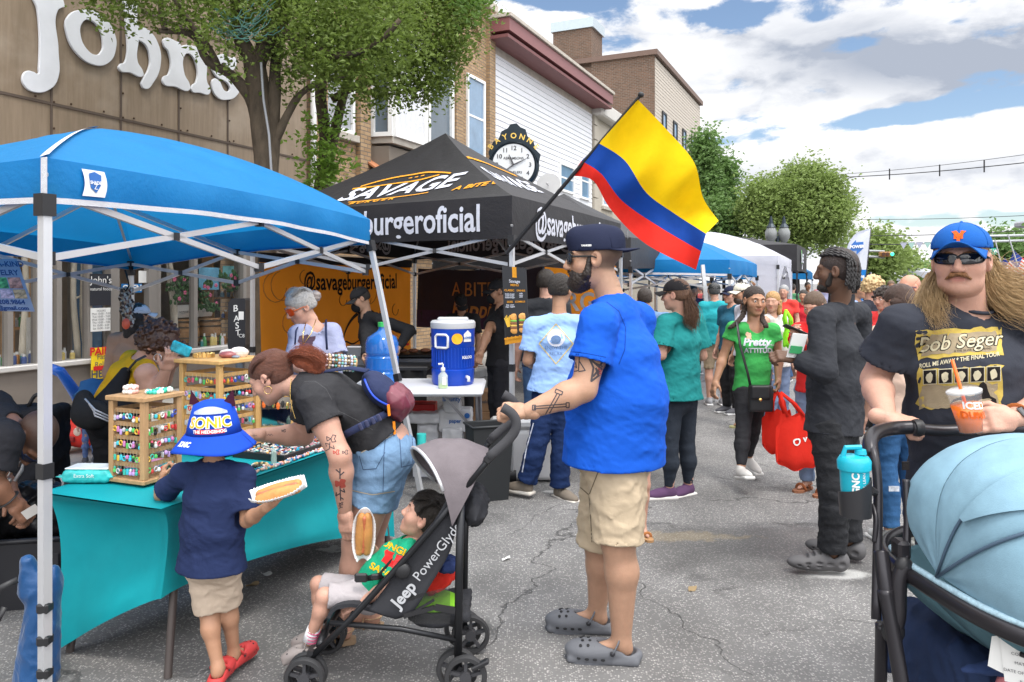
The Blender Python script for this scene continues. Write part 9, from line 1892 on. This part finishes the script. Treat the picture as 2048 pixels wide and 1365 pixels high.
WRAP=mat('wrap_film',(.62,.62,.64),.3,var=.12,vs=10,bump=.4,bs=18,spec=.6);CARD=mat('cardboard',(.33,.19,.10),.85,var=.15)
def pack(label,px,py,d,w_,h_,dp,mt,text=None,tc=None,nm='paper_pack',cat='pack',rd=.018,group=None):
 q=P(px,py,d);t_=thing(nm,label,cat,q-ZZ*h_/2,group)
 if rd:S=SDF(.009);S.box(q,(w_,dp,h_),None,rd);S.build('wrapper',mt,t_,disp=lambda Q:rowfold(Q,24,.004,int(px)))
 else:mb=MB();mb.box(q,(w_,dp,h_),bev=.004);mb.build('box',mt,t_)
 if text:text_on('pack_text',text,plane_fn(q+A(0,-dp/2-.006,0),A(1,0,0),ZZ),tc or PRINT,t_,h_*.22,.001)
 return t_
DP=6.1
for i,a in enumerate(((905,795,.14,.23,WRAP,'Bounty','wrapped paper pack directly under the table edge'),(912,838,.27,.19,WRAP,'paper','wrapped paper pack with round blue seal right of centre'),(858,864,.18,.18,WRAP,None,'small white pack below the table brace'),(905,872,.17,.16,WRAP,None,'small white pack beside the table leg'),(846,834,.30,.09,WRAP,None,'long flat pack of folded towels'),(846,906,.10,.13,mat('carton_white',(.6,.6,.62),.7),'USE ONLY','white carton printed in blue on the left'),(876,910,.12,.14,mat('carton_white',(.6,.6,.62),.7),None,'white carton printed in blue on the right'),(846,938,.14,.10,mat('carton_white',(.6,.6,.62),.7),None,'lowest white carton behind the stroller hood'))):
 pack(a[6],a[0],a[1],DP+.05*(i%3),a[2],a[3],.2,a[4],a[5],LBLUE,rd=0 if i>4 else.02)
mb=MB();q=P(934,832,5.98);mb.lathe(q,[(.022,0),(0,.003)],16,axis=A(0,-1,0));mb.build('seal',LBLUE,bpy.data.objects['paper_pack.001'])
for a in((975,800,.26,.20,'cardboard box with printed words behind the cook'),(968,838,.26,.17,'lower cardboard box behind the cook'),(932,772,.2,.12,'dark cardboard box glimpsed under the cooler')):pack(a[4],a[0],a[1],7.5,a[2],a[3],.25,CARD,'bakery' if a[1]<820 else None,PRINT,'cardboard_box','box',0)
pack('clear storage box with red lid under the table',848,820,6.3,.2,.12,.2,mat('red_box',(.5,.02,.02),.4),None,None,'storage_box','box',0)
mb=MB();mb.tube([P(843,868,5.6),P(843,893,5.6)],.035,12);mb.build('roll',plast('roll_aqua',(.05,.55,.52)),label='aqua roll sticking out behind the denim shorts',cat='roll',smooth='auto')
bn2=thing('waste_bin','tall black waste bin behind the stroller handle','bin',P(985,567,5.45)*A(1,1,0));q=P(978,567,5.45)*A(1,1,0);eb=[nrm(A(.94,.34,0)),nrm(A(-.34,.94,0))]
def bq(a,b_,z,k):return q+eb[0]*a*k*.15+eb[1]*b_*k*.11+ZZ*z
mb=MB();ring4=[(-1,-1),(1,-1),(1,1),(-1,1)];V=[bq(a,b_,0,.78) for a,b_ in ring4]+[bq(a,b_,.53,1.) for a,b_ in ring4]+[bq(a,b_,.53,.93) for a,b_ in ring4]+[bq(a,b_,.05,.72) for a,b_ in ring4]
Fb=[(3,2,1,0)];
for l in range(3):
 for k in range(4):Fb.append((l*4+k,l*4+(k+1)%4,(l+1)*4+(k+1)%4,(l+1)*4+k))
Fb.append((12,13,14,15));mb.add(V,Fb);mb.build('bin_body',plast('bin_black',(.02,.022,.024),.5),bn2);mb=MB();mb.tube([bq(a,b_,.53,1.03) for a,b_ in ring4],.010,8,closed=True);mb.build('rim',plast('bin_black',(.02,.022,.024),.5),bn2,smooth=True)
for i,(px,d,w_,h_,lb) in enumerate(((1075,6.05,.50,.50,'large white ice chest behind the navy track pants'),(1012,6.3,.25,.42,'white ice chest beside the tent pole and bin'))):
 q=P(px,567,d)*A(1,1,0);t_=thing('ice_chest',lb,'cooler',q);S=SDF(.010);S.box(q+ZZ*h_*.42,(w_,.36,h_*.8),None,.04);S.build('body',plast('chest_white',(.60,.60,.61),.45),t_);mb=MB();mb.box(q+ZZ*(h_*.9),(w_+.02,.38,h_*.16),bev=.025);mb.build('lid',plast('chest_white',(.60,.60,.61),.45),t_)
 mb=MB();mb.box(q+A(.02,-.19,h_*.72),(.10,.02,.05),bev=.005);mb.build('latch',BLACKP,t_);mb=MB();mb.lathe(q+A(-w_*.4,-.16,.05),[(.05,-.03),(.05,.03)],16,axis=A(1,0,0));mb.build('wheel',BLACKP,t_,smooth='auto')
mn=thing('menu_board','black and orange burger menu board strapped to the stall tent pole','menu board',P(1032,690,5.8));a_,b_,c_,d_=P(1004,532,5.80),P(1052,537,5.72),P(1058,682,5.72),P(1010,690,5.80)
fm=lambda u,v:lerp(lerp(a_,b_,u),lerp(d_,c_,u),v);W_,H2=np.linalg.norm(b_-a_),np.linalg.norm(d_-a_)
mb=MB();mb.grid(fm,2,2,thick=-.006);mb.build('board',plast('menu_black',(.03,.031,.034),.5),mn)
def mpanel(u0,v0,u1,v1,m_,nm,off=.004):mb=MB();mb.add([fm(u,v)+A(0,-off,0) for u,v in((u0,v0),(u1,v0),(u1,v1),(u0,v1))],[(0,1,2,3)]);return mb.build(nm,m_,mn)
mpanel(0,.93,1,1,ORG,'orange_footer');mpanel(.42,0,.60,.14,ORG,'orange_ribbon',.0045)
mt_=lambda u0,v0:(lambda x,y:fm(u0+x/W_,v0-y/H2)+A(0,-.008,0))
for s__,u0,v0,z_,m_ in(('Savage',.5,.19,.035,CRM),('MENU',.5,.24,.025,ORG),('CLASSIC',.27,.31,.022,ORG),('DRINKS',.75,.31,.020,ORG),('double burger\nsmash burger\ncheese burger',.28,.38,.014,CRM),('SIDES',.27,.46,.02,ORG),('fries  onion\nrings  nuggets',.28,.51,.014,CRM),('COMBOS',.70,.46,.02,ORG),('soda\nwater\njuice',.75,.37,.014,CRM)):text_on('menu_text',s__,mt_(u0,v0),m_,mn,z_,.0006)
for k,(u0,c1_,c2_) in enumerate(((.42,(.7,.33,.08),(.25,.1,.04)),(.78,(.72,.36,.1),(.2,.07,.03)))):
 for j,(vv,cc,hh_) in enumerate(((.66,c1_,.035),(.71,(.15,.4,.05),.012),(.74,c2_,.02),(.77,(.75,.5,.1),.01),(.80,c2_,.02),(.84,c1_,.03))):
  mb=MB();cq=fm(u0,vv)+A(0,-.006,0);mb.ell(cq,(.032,.004,hh_*.8),12);mb.build('burger_layer',mat('food_%.2f_%.2f'%(cc[0],cc[1]),cc,.5,var=.5,vs=60),mn,smooth=True)
mb=MB()
for k in range(9):a0=fm(.14+.012*k,.78)+A(0,-.005,0);mb.rod(a0,a0+A((k-4)*.006,-.002,.07+.01*(k%3)),.006)
mb.build('fries_print',plast('fries_yellow',(.8,.5,.05)),mn);mpanel(.05,.76,.3,.90,plast('fry_box',(.02,.02,.02)),'fries_box',.007)
mb=MB()
for k in range(12):mb.ell(fm((k+.5)/12,.93)+A(0,-.005,0),(.012,.002,.010*(1+.5*(k%2))),6)
mb.build('footer_splash',ORG,mn)
g=random.Random(12)
for i,(px,py,lb) in enumerate(((533,1150,'crumpled white tissue on the asphalt under the teal table'),(505,1172,'dry pale leaf on the asphalt under the teal table'),(1012,1120,'small scrap of paper on the asphalt left of the bearded man'),(1385,1180,'dry brown leaf on the asphalt right of the grey clogs'),(1180,1010,'white paper scrap flat on the road behind the bearded man'))):
 q=G(px,py);mb=MB();a_=g.uniform(0,6);mb.grid(lambda u,v:q+A(math.cos(a_),math.sin(a_),0)*(.035*(2*u-1))+A(-math.sin(a_),math.cos(a_),0)*(.018*(2*v-1)*(1-abs(2*u-1)**2*.8))+ZZ*(.008+.007*math.sin(5*u+3*v+i)),8,5);mb.build('paper_scrap' if i%2==0 else 'dry_leaf',mat('litter_%d'%(i%2),[(.7,.7,.68),(.30,.22,.12)][i%2],.9,trans=.2),smooth=True,label=lb,cat='litter')
STB=metalm('stroller_black',(.022,.023,.026),.35,.5);FOAM=mat('foam_grip',(.05,.05,.055),.9,var=.1,bump=.3,bs=400);FBK=cloth('stroller_fabric',(.032,.033,.038),wave=6,bump=.5);FGY=cloth('hood_grey',(.15,.13,.14),wave=6,bump=.6,var=.2)
s1=thing('umbrella_stroller','small black stroller with grey hood pushed by the bearded man','stroller',G(760,1350));YN,YF=2.84,3.18
def SP(px,py,y):return P(px,py,y)
def wheel(parent,c,r_,ax_=A(0,1,0),w_=.030,nm='wheel',spokes=5):
 mb=MB();n_=28;mb.lathe(c,[(r_-.018,-w_/2),(r_-.004,-w_/2),(r_,-w_*.2),(r_,w_*.2),(r_-.004,w_/2),(r_-.018,w_/2),(r_-.020,0),(r_-.018,-w_/2)],n_,axis=ax_,caps=False);wh=mb.build(nm,plast('tyre_black',(.03,.03,.032),.6),parent,smooth='auto')
 mb=MB();x_=nrm(np.cross(ax_,ZZ));z_=np.cross(x_,ax_);mb.lathe(c,[(.022,-w_*.6),(.022,w_*.6)],14,axis=ax_)
 for k in range(spokes):t=2*math.pi*k/spokes+.3;mb.rod(c,c+(x_*math.cos(t)+z_*math.sin(t))*(r_-.016),.012,.016,up=ax_)
 mb.build('rim',plast('rim_black',(.045,.045,.05),.45),wh);return wh
for Y_,nm in((YN,'near'),(YF,'far')):
 k=YN/Y_ if Y_==YF else 1.
 def Q(px,py):
  p=P(px,py,YN);return A(p[0],Y_,p[2])
 mb=MB();mb.tube([Q(612,1325),Q(700,1240),Q(800,1130),Q(870,1050),Q(925,985)],.0125,10);mb.tube([Q(925,985),Q(965,935),Q(1000,895)],.0115,10);mb.tube([Q(660,1246),Q(800,1258),Q(912,1280)],.010,8);mb.tube([Q(922,1010),Q(918,1150),Q(916,1340)],[(.016,.011)]*3,8,flat=A(0,1,0));mb.build('side_frame',STB,s1,smooth=True)
 mb=MB();pts=[Q(978,915),Q(1012,885),Q(1030,862),Q(1032,842),Q(1022,826),Q(1005,815)];mb.tube([curve3(pts,t) for t in np.linspace(0,1,16)],.0185,12);mb.build('grip',FOAM,s1,smooth=True)
 mb=MB();mb.ell(Q(805,1142),(.032,.016,.032),16);mb.ell(Q(925,990),(.024,.014,.024),12);mb.box(Q(980,915),(.03,.03,.05),[nrm(A(.7,0,-.7)),A(0,1,0),nrm(A(.7,0,.7))],bev=.005);mb.each('hinge',BLACKP,s1,smooth='auto')
 mb=MB();mb.rod(Q(808,1232),Q(870,1215),.010,.016);mb.rod(Q(870,1215),Q(915,1222),.012,.022);mb.rod(Q(808,1236),Q(868,1200),.008);mb.build('fold_link',BLACKP,s1)
 wr_=.08;cR_=A(P(932,1350,YN)[0],Y_,wr_);wheel(s1,cR_+A(0,-.02,0),wr_);wheel(s1,cR_+A(-.035,.035,0),wr_);cF=A(P(612,1350,YN)[0],Y_,wr_*.95);wheel(s1,cF+A(0,-.022,0),wr_*.95);wheel(s1,cF+A(0,.022,0),wr_*.95)
 mb=MB();mb.rod(cF+ZZ*.0,Q(622,1300),.022);mb.rod(cR_,Q(916,1335),.022);mb.build('axle_fork',BLACKP,s1)
mb=MB();pN=P(912,1280,YN);mb.tube([pN,A(pN[0],YF,pN[2])],.010,8);pN=P(700,1240,YN);mb.tube([pN,A(pN[0],YF,pN[2])],.010,8);mb.tube([P(640,1290,YN),A(P(640,1290,YN)[0]-.02,(YN+YF)/2,P(640,1290,YN)[2]-.02),A(P(640,1290,YN)[0],YF,P(640,1290,YN)[2])],.016,8);mb.tube([P(968,932,YN),A(P(968,932,YN)[0],YF,P(968,932,YN)[2])],.008,8);mb.each('cross_bar',STB,s1,smooth=True)
mb=MB();mb.box(A(P(945,1330,YN)[0]+.03,YN-.03,.13),(.07,.03,.016),[nrm(A(1,0,.5)),A(0,1,0),nrm(A(-.5,0,1))],bev=.004);mb.build('brake_pedal',BLACKP,s1)
def SQ(px,py,y):p=P(px,py,YN);return A(p[0],y,p[2])
mb=MB();bk=[(905,1010),(878,1062),(835,1140),(790,1200),(768,1238)]
mb.grid(lambda u,v:SQ(*curve(bk,u)[:2],YN+.03+(YF-YN-.06)*v)+A(.035,0,-.035)*math.sin(math.pi*v),24,12,thick=.008)
st1=[(768,1238),(740,1232),(700,1222),(668,1228),(656,1246)]
mb.grid(lambda u,v:SQ(*curve(st1,u)[:2],YN+.03+(YF-YN-.06)*v),16,8,thick=.014);mb.build('seat',FBK,s1,smooth='auto')
mb=MB();up1=[(900,985),(870,1040),(815,1112),(770,1178),(735,1222)];lo1=[(914,1040),(900,1105),(862,1170),(825,1225),(790,1243)]
for Y_ in(YN+.012,YF-.012):mb.grid(lambda u,v:SQ(*lerp(curve(up1,u)[:2],curve(lo1,u)[:2],v),Y_+(.008*math.sin(7*u+3*v))*(1 if Y_>3 else-1)),24,8,thick=.004)
wing=mb.each('side_panel',FBK,s1,smooth=True)
def sptext(s_,px,py,ang,sz):
 ca,sa=math.cos(ang),math.sin(ang);c_=P(px,py,YN-.004);text_on('frame_text',s_,lambda x,y:c_+A(x*ca-y*sa,0,x*sa+y*ca),mat('text_grey',(.42,.43,.45),.5),s1,sz,.0018 if 'J' in s_ else 0.)
sptext('Jeep',808,1190,math.radians(50),.062);sptext('PowerGlyde',875,1104,math.radians(52),.052)
hc0=[(905,880),(850,950),(800,1010)];
def hoodf(u,v):
 th=math.pi*v;a=lerp(math.radians(62),math.radians(lerp(100,150,v)),u);r_=lerp(.27,.30,u)-.05*max(0,v-.5)*u-.004*math.sin(math.pi*u*3)**2
 e=A(math.cos(a),0,math.sin(a));wy=(YF-YN)/2+.02
 return SQ(905,1050,(YN+YF)/2)+e*r_*(math.sin(th)**.6)*1.0+A(0,-math.cos(th)*wy,0)+A(.0,0,0)
mb=MB();mb.grid(lambda u,v:hoodf(u,.5-.5*math.cos(math.pi*v)),18,50,thick=.005);hd_=mb.build('hood',FGY,s1,smooth='auto')
mb=MB();mb.tube([hoodf(.98,v)+A(-.004,-.004,.004) for v in np.linspace(.08,.92,24)],.007,6);mb.build('silver_lining',metalm('silver_cloth',(.6,.6,.62),.35,.5),s1,smooth=True)
mb=MB();mb.grid(lambda u,v:SQ(935+26*math.sin(math.pi*v)*u+8*u,985+95*v,YN+.02+.26*u*0+.0)+A(0,.28*v*0,0),4,10,thick=.01);S=SDF(.008);S.ell(SQ(946,1035,(YN+YF)/2),(.055,.15,.085),k=.02);S.build('rear_pocket',FBK,s1,disp=lambda Q:rowfold(Q,26,.010))
S=SDF(.008);S.ell(SQ(868,1262,(YN+YF)/2),(.13,.14,.035),k=.03);S.box(SQ(880,1250,(YN+YF)/2),(.22,.26,.05),None,.02);S.build('basket',FBK,s1,disp=lambda Q:rowfold(Q,20,.006))
mb=MB();mb.grid(lambda u,v:SQ(815+85*u,1175+75*v+20*(1-u)*(1-v),YN+.006),12,10);o_=mb.build('basket_net',mat('net_black',(.03,.03,.03),.9,alpha=.45),s1)
it=thing('bundle','red and black cloth bundle stuffed in the stroller basket','bundle',SQ(875,1235,3.05));S=SDF(.007);S.box(SQ(858,1185,3.05),(.13,.16,.14),[nrm(A(1,0,.6)),A(0,1,0),nrm(A(-.6,0,1))],.025);S.build('cloth',cloth('bundle_red',(.6,.03,.02),wave=8),it,disp=lambda Q:rowfold(Q,34,.007))
S=SDF(.006);S.ell(SQ(888,1158,3.0),(.05,.07,.035),k=.02);S.build('dark_cloth',cloth('bundle_navy',(.03,.05,.15),var=.8,wave=8),it,disp=lambda Q:rowfold(Q,40,.006));S=SDF(.006);S.ell(SQ(860,1238,3.0),(.10,.10,.02),k=.02);S.build('green_cloth',cloth('bundle_green',(.2,.5,.03),wave=8),it)
mb=MB();mb.tube([P(805,1105,2.94),P(782,1125,2.90),P(760,1150,2.89),P(728,1158,2.92)],[(.010,.002)]*4,6,flat=A(0,-1,0));mb.tube([P(728,1158,2.92),P(755,1155,2.89),P(792,1142,2.90),P(815,1140,2.93)],[(.012,.002)]*4,6,flat=A(0,-1,0));mb.build('harness',cloth('webbing',(.02,.02,.022),wave=0),s1,smooth=True)
mb=MB();mb.box(P(722,1156,2.905),(.05,.015,.035),bev=.006);mb.box(P(750,1154,2.885),(.03,.012,.022),bev=.004);mb.build('buckle',BLACKP,s1)
p2=thing('pram','large dusty teal pram with black frame in front of the moustached man','stroller',P(1960,567,1.95)*A(1,1,0));TEALF=cloth('pram_melange',(.20,.335,.42),var=.22,wave=3.5,bump=.4);DKT=cloth('pram_melange_dark',(.10,.20,.24),var=.22,wave=4,bump=.4);PBL=metalm('pram_black',(.028,.026,.03),.3,.4)
pc_=A(1.31,1.84,0)
fx=nrm(A(1,.12,0));fy=nrm(A(-.12,1,0))
def PR(a,b_,z):return A(1.33,1.93,0)+fx*a+fy*b_+ZZ*z
ZB=.815
RX,RY=.275,.40
def hood(u,v):
 0
 th=math.pi*u;ph=math.radians(-4+150*v);cx_=-math.cos(th);s_=math.sin(th)**.55
 y=-RY*math.cos(ph)*s_;z=.335*math.sin(ph)*s_*(1.0)
 return PR(cx_*RX*(1.0+.03*math.sin(ph)),y*.86-.02,ZB+z+.0015*math.sin(40*u+9*v)*0)
def seg(v0,v1,bulge,nm,mt,u0=.0,u1=1.):
 mb=MB();cen=PR(0,0,ZB)
 def fn(u,v):
  p=hood(u0+(u1-u0)*u,v0+(v1-v0)*v);d_=nrm(p-cen);return p+d_*(bulge*math.sin(math.pi*v)**.6*math.sin(math.pi*u)**.5+.0010*math.sin(17*u+9*v+bulge*300)*math.sin(math.pi*v)+.0004*math.sin(57*u-13*v))
 mb.grid(fn,60,16,thick=.004);return mb.build(nm,mt,p2,smooth='auto')
seg(.0,.30,.010,'front_panel',TEALF);seg(.305,.475,.012,'hood_segment',TEALF);seg(.48,.66,.010,'hood_segment',TEALF);seg(.665,1.0,.010,'hood_segment',TEALF)
for v_,w_ in((.30,.0042),(.4775,.0035)):
 mb=MB();mb.tube([hood(u,v_)+nrm(hood(u,v_)-PR(0,0,ZB))*.006 for u in np.linspace(.0,1.,60)],w_,6);mb.build('piping',mat('piping_slate',(.06,.10,.15),.6),p2,smooth=True)
mb=MB()
def flapf(u,v):
 uu=.10+.80*u;lo=.36-.055*math.sin(math.pi*u)**.8*0;vv=.470-(.150*math.sin(math.pi*min(1,u*.96+.02))**.55)*v;p=hood(uu,vv);return p+nrm(p-PR(0,0,ZB))*(.017+.004*math.sin(9*u+2*v))
mb.grid(flapf,44,10,thick=.002);mb.build('vent_flap',TEALF,p2,smooth='auto')
def rim(t,k=1.,z=0.):return PR(-RX*1.03*math.cos(t)*k,-RY*.90*abs(math.sin(t))**.62*k*(1 if math.sin(t)>0 else-1),ZB+z)
mb=MB();mb.tube([rim(t,1.0,-.012-.02*math.sin(t)) for t in np.linspace(-.4,math.pi+.4,60)],.009,8);mb.build('zip_trim',mat('trim_pale',(.33,.48,.56),.5,var=.5,vs=90),p2,smooth=True)
mb=MB();mb.tube([rim(t,1.035,-.035-.02*math.sin(t)) for t in np.linspace(0,2*math.pi,70)[:-1]],[(.013,.021)]*69,10,closed=True,flat=ZZ);mb.build('bumper_rim',PBL,p2,smooth=True)
mb=MB()
def cot(u,v):t=2*math.pi*u;k=1-.52*v**1.3;p=rim(t,k*.99,-.05-.14*v+.006*math.sin(7*t+3*v));return p+A(0,0,.012*math.sin(3*t))*v
mb.grid(cot,64,14,thick=.004);mb.build('carrycot',DKT,p2,smooth=True)
mb=MB();V=[cot(k/64,1.) for k in range(64)];mb.add(V,[tuple(range(64))]);mb.build('carrycot_base',DKT,p2)
mb=MB()
for u_ in(.055,.083):
 a_,b_=cot(u_,.38),cot(u_+.014,.40);d_=nrm((a_-PR(0,0,a_[2]))*A(1,1,0));mb.tube([a_+d_*.004,a_+d_*.016,b_+d_*.016,b_+d_*.004],.0055,6)
mb.build('handle_loop',BLACKP,p2,smooth=True)
c_=cot(.075,.8);d_=nrm((c_-PR(0,0,c_[2]))*A(1,1,0));mb=MB();mb.box(c_+d_*.008,(.045,.012,.026),[nrm(np.cross(ZZ,d_)),d_,ZZ],bev=.004);mb.build('clip',BLACKP,p2)
tgc=cot(.108,.5);d_=nrm((tgc-PR(0,0,tgc[2]))*A(1,1,0));r_=nrm(np.cross(ZZ,d_));r_=r_ if r_[0]>0 else-r_;up_=nrm(ZZ-r_*.10)
tg=thing('paper_tag','white printed paper tag hanging on the pram carrycot','tag',tgc)
mb=MB();mb.add([tgc+d_*.022+r_*x+up_*y for x,y in((-.075,.04),(.17,.03),(.17,-.065),(-.075,-.06))],[(0,1,2,3)]);mb.add([tgc+d_*.020+r_*x+up_*y for x,y in((-.09,.035),(-.075,.04),(-.075,-.045),(-.105,-.035))],[(0,1,2,3)]);mb.build('sheet',PAPER,tg)
for i,s__ in enumerate(('BRAND NO.','CONTRACT NO.','MATERIAL NO.','DATE OF MANUFACTURE   12/2021','BATCH NO.')):text_on('tag_text',s__,plane_fn(tgc+d_*.026+r_*(-.02+.02*(i==3))+up_*(.028-.02*i),r_,up_,0),PRINT,tg,.0095)
def T3(*pts,r_=.014,nm='frame_tube',mt=None,n=16):mb=MB();mb.tube([curve3(list(pts),t) for t in np.linspace(0,1,n)],r_,10);return mb.build(nm,mt or PBL,p2,smooth=True)
D1=2.02
ha=P(1740,888,2.16);T3(P(1752,1240,1.98),P(1756,1000,2.08),P(1750,920,2.12),ha,r_=.0125)
T3(P(1743,912,2.14),P(1740,885,2.17),P(1752,866,2.22),P(1785,857,2.30),P(1830,855,2.30),r_=.021,nm='grip')
T3(P(1826,857,2.29),P(1880,862,2.28),P(1940,860,2.27),P(2060,858,2.26),P(2130,870,2.2),r_=.0175,nm='handlebar')
mb=MB();mb.lathe(P(1835,856,2.29),[(.024,-.012),(.027,0),(.024,.012)],16,axis=A(1,0,0));mb.build('collar',BLACKP,p2,smooth='auto')
T3(P(1762,1105,2.03),P(1768,1150,2.0),P(1775,1200,1.98),r_=.020,nm='joint');T3(P(1770,1180,1.98),P(1790,1290,1.95),P(1808,1400,1.92),r_=.019,nm='lower_leg');T3(P(1763,1250,1.99),P(1762,1320,2.02),P(1760,1420,2.05),r_=.016,nm='lower_leg')
T3(P(1812,1130,1.98),P(1798,1160,1.98),P(1795,1230,1.97),P(1786,1262,1.97),r_=.021,nm='cot_arm');T3(P(1812,1120,1.98),P(1815,1040,2.02),P(1812,960,2.06),r_=.010,nm='upright')
mb=MB();mb.ell(P(1786,1262,1.97),(.03,.022,.035),14);mb.ell(P(1808,1135,1.98),(.024,.02,.030),14);mb.each('hinge',BLACKP,p2,smooth=True)
for dy,nm in((0,'wheel'),):wheel(p2,A(P(1715,1380,1.9)[0],1.86,.12),.12,nrm(A(1,.3,0)),.045)
wheel(p2,PR(.30,-.2,.12),.12,nrm(A(1,.12,0)),.045);wheel(p2,PR(.30,.4,.15),.15,nrm(A(1,.12,0)),.045);wheel(p2,PR(-.30,.4,.15),.15,nrm(A(1,.12,0)),.045)
T3(PR(.32,.2,.75),PR(.34,.0,.45),PR(.32,-.2,.15),r_=.019,nm='lower_leg');T3(PR(-.30,.1,.42),PR(-.30,.3,.25),PR(-.30,.4,.15),r_=.016,nm='lower_leg');T3(PR(-.25,-.05,.36),PR(0,-.05,.36),PR(.3,-.05,.36),r_=.014,nm='cross_bar')
T3(P(1745,1010,2.08),P(1752,1040,2.05),P(1749,1085,2.04),r_=.007,nm='brake_strap')
S=SDF(.010);S.box(PR(.0,.16,.50),(.42,.46,.22),[fx,fy,ZZ],.05);S.build('basket',cloth('basket_navy',(.020,.035,.085),wave=5,bump=.6),p2,disp=lambda Q:rowfold(Q,24,.008,4))
for lb,c_,sz,cc in(('navy jacket sleeve folded on the pram basket',PR(-.14,-.085,.615),(.14,.03,.022),(.025,.045,.12)),('pink cloth tucked in the pram basket',PR(-.165,-.085,.575),(.022,.02,.03),(.6,.2,.22)),('bright blue packet in the pram basket',PR(-.10,-.085,.53),(.05,.015,.02),(.01,.15,.55)),('yellow cloth under the pram carrycot',PR(-.08,-.07,.645),(.05,.03,.02),(.75,.45,.08))):
 S=SDF(.008);S.ell(c_,sz,[fx,fy,ZZ],k=.02);S.build('folded_cloth',cloth('fc_%.2f_%.2f'%(cc[0],cc[1]),cc,wave=8),None,disp=lambda Q:rowfold(Q,34,.006),label=lb,cat='cloth')
mb=MB();mb.box(P(1802,1098,2.0),(.035,.05,.05),bev=.008);mb.build('accessory_clip',PBL,p2)
mb=MB();mb.box(P(1811,932,2.03),(.018,.006,.022));o_=mb.build('brand_tab',INK,p2)
bt2=thing('shaker_bottle','aqua shaker bottle standing in the cup holder on the pram frame','bottle',P(1712,1020,2.05));q=P(1711,1018,2.05);AQ=plast('aqua_plastic',(.01,.36,.47),.3)
ax_=nrm(A(-.03,0,1));k=2.05/F
mb=MB();mb.lathe(q,[(.030,0),(.036,.05),(.0375,.11)],28,axis=ax_);mb.build('bottle',AQ,bt2,smooth='auto');mb=MB();mb.lathe(q+ax_*.108,[(.0425,0),(.0435,.022),(.039,.030),(.036,.034),(0,.040)],28,axis=ax_);mb.lathe(q+ax_*.148+A(.018,0,0),[(.016,0),(.014,.012),(0,.014)],14,axis=ax_);mb.tube([q+ax_*.14+A(-.030,0,0),q+ax_*.165+A(-.022,0,0),q+ax_*.166+A(.02,0,0)],.007,8);mb.build('lid',AQ,bt2,smooth='auto')
text_on('bottle_text','GNC',lambda x,y:q+A(.038*math.sin((-.012-y)/.038),-.038*math.cos((-.012-y)/.038),0)+ax_*(.075+x),PAPER,bt2,.026,.001,maxlen=.008);text_on('bottle_text','TOTAL LEAN',lambda x,y:q+A(.038*math.sin((.010-y)/.038),-.038*math.cos((.010-y)/.038),0)+ax_*(.07+x),PAPER,bt2,.012,0,maxlen=.008)
mb=MB()
def hol(u,v):th=2*math.pi*u;top=.060+.022*math.cos(th+.5)+.006*math.cos(2*th);r_=.040+.003*v;return q+A(r_*math.cos(th),r_*math.sin(th),0)+ax_*(-.018+(top+.018)*v)
mb.grid(hol,36,6,thick=.003);mb.add([hol(i/36,0) for i in range(36)],[tuple(range(36))]);mb.tube([q+A(.04,0,.05),P(1748,985,2.08)],.012,8);mb.build('cup_holder',plast('holder_black',(.025,.025,.028),.4),p2,smooth='auto')
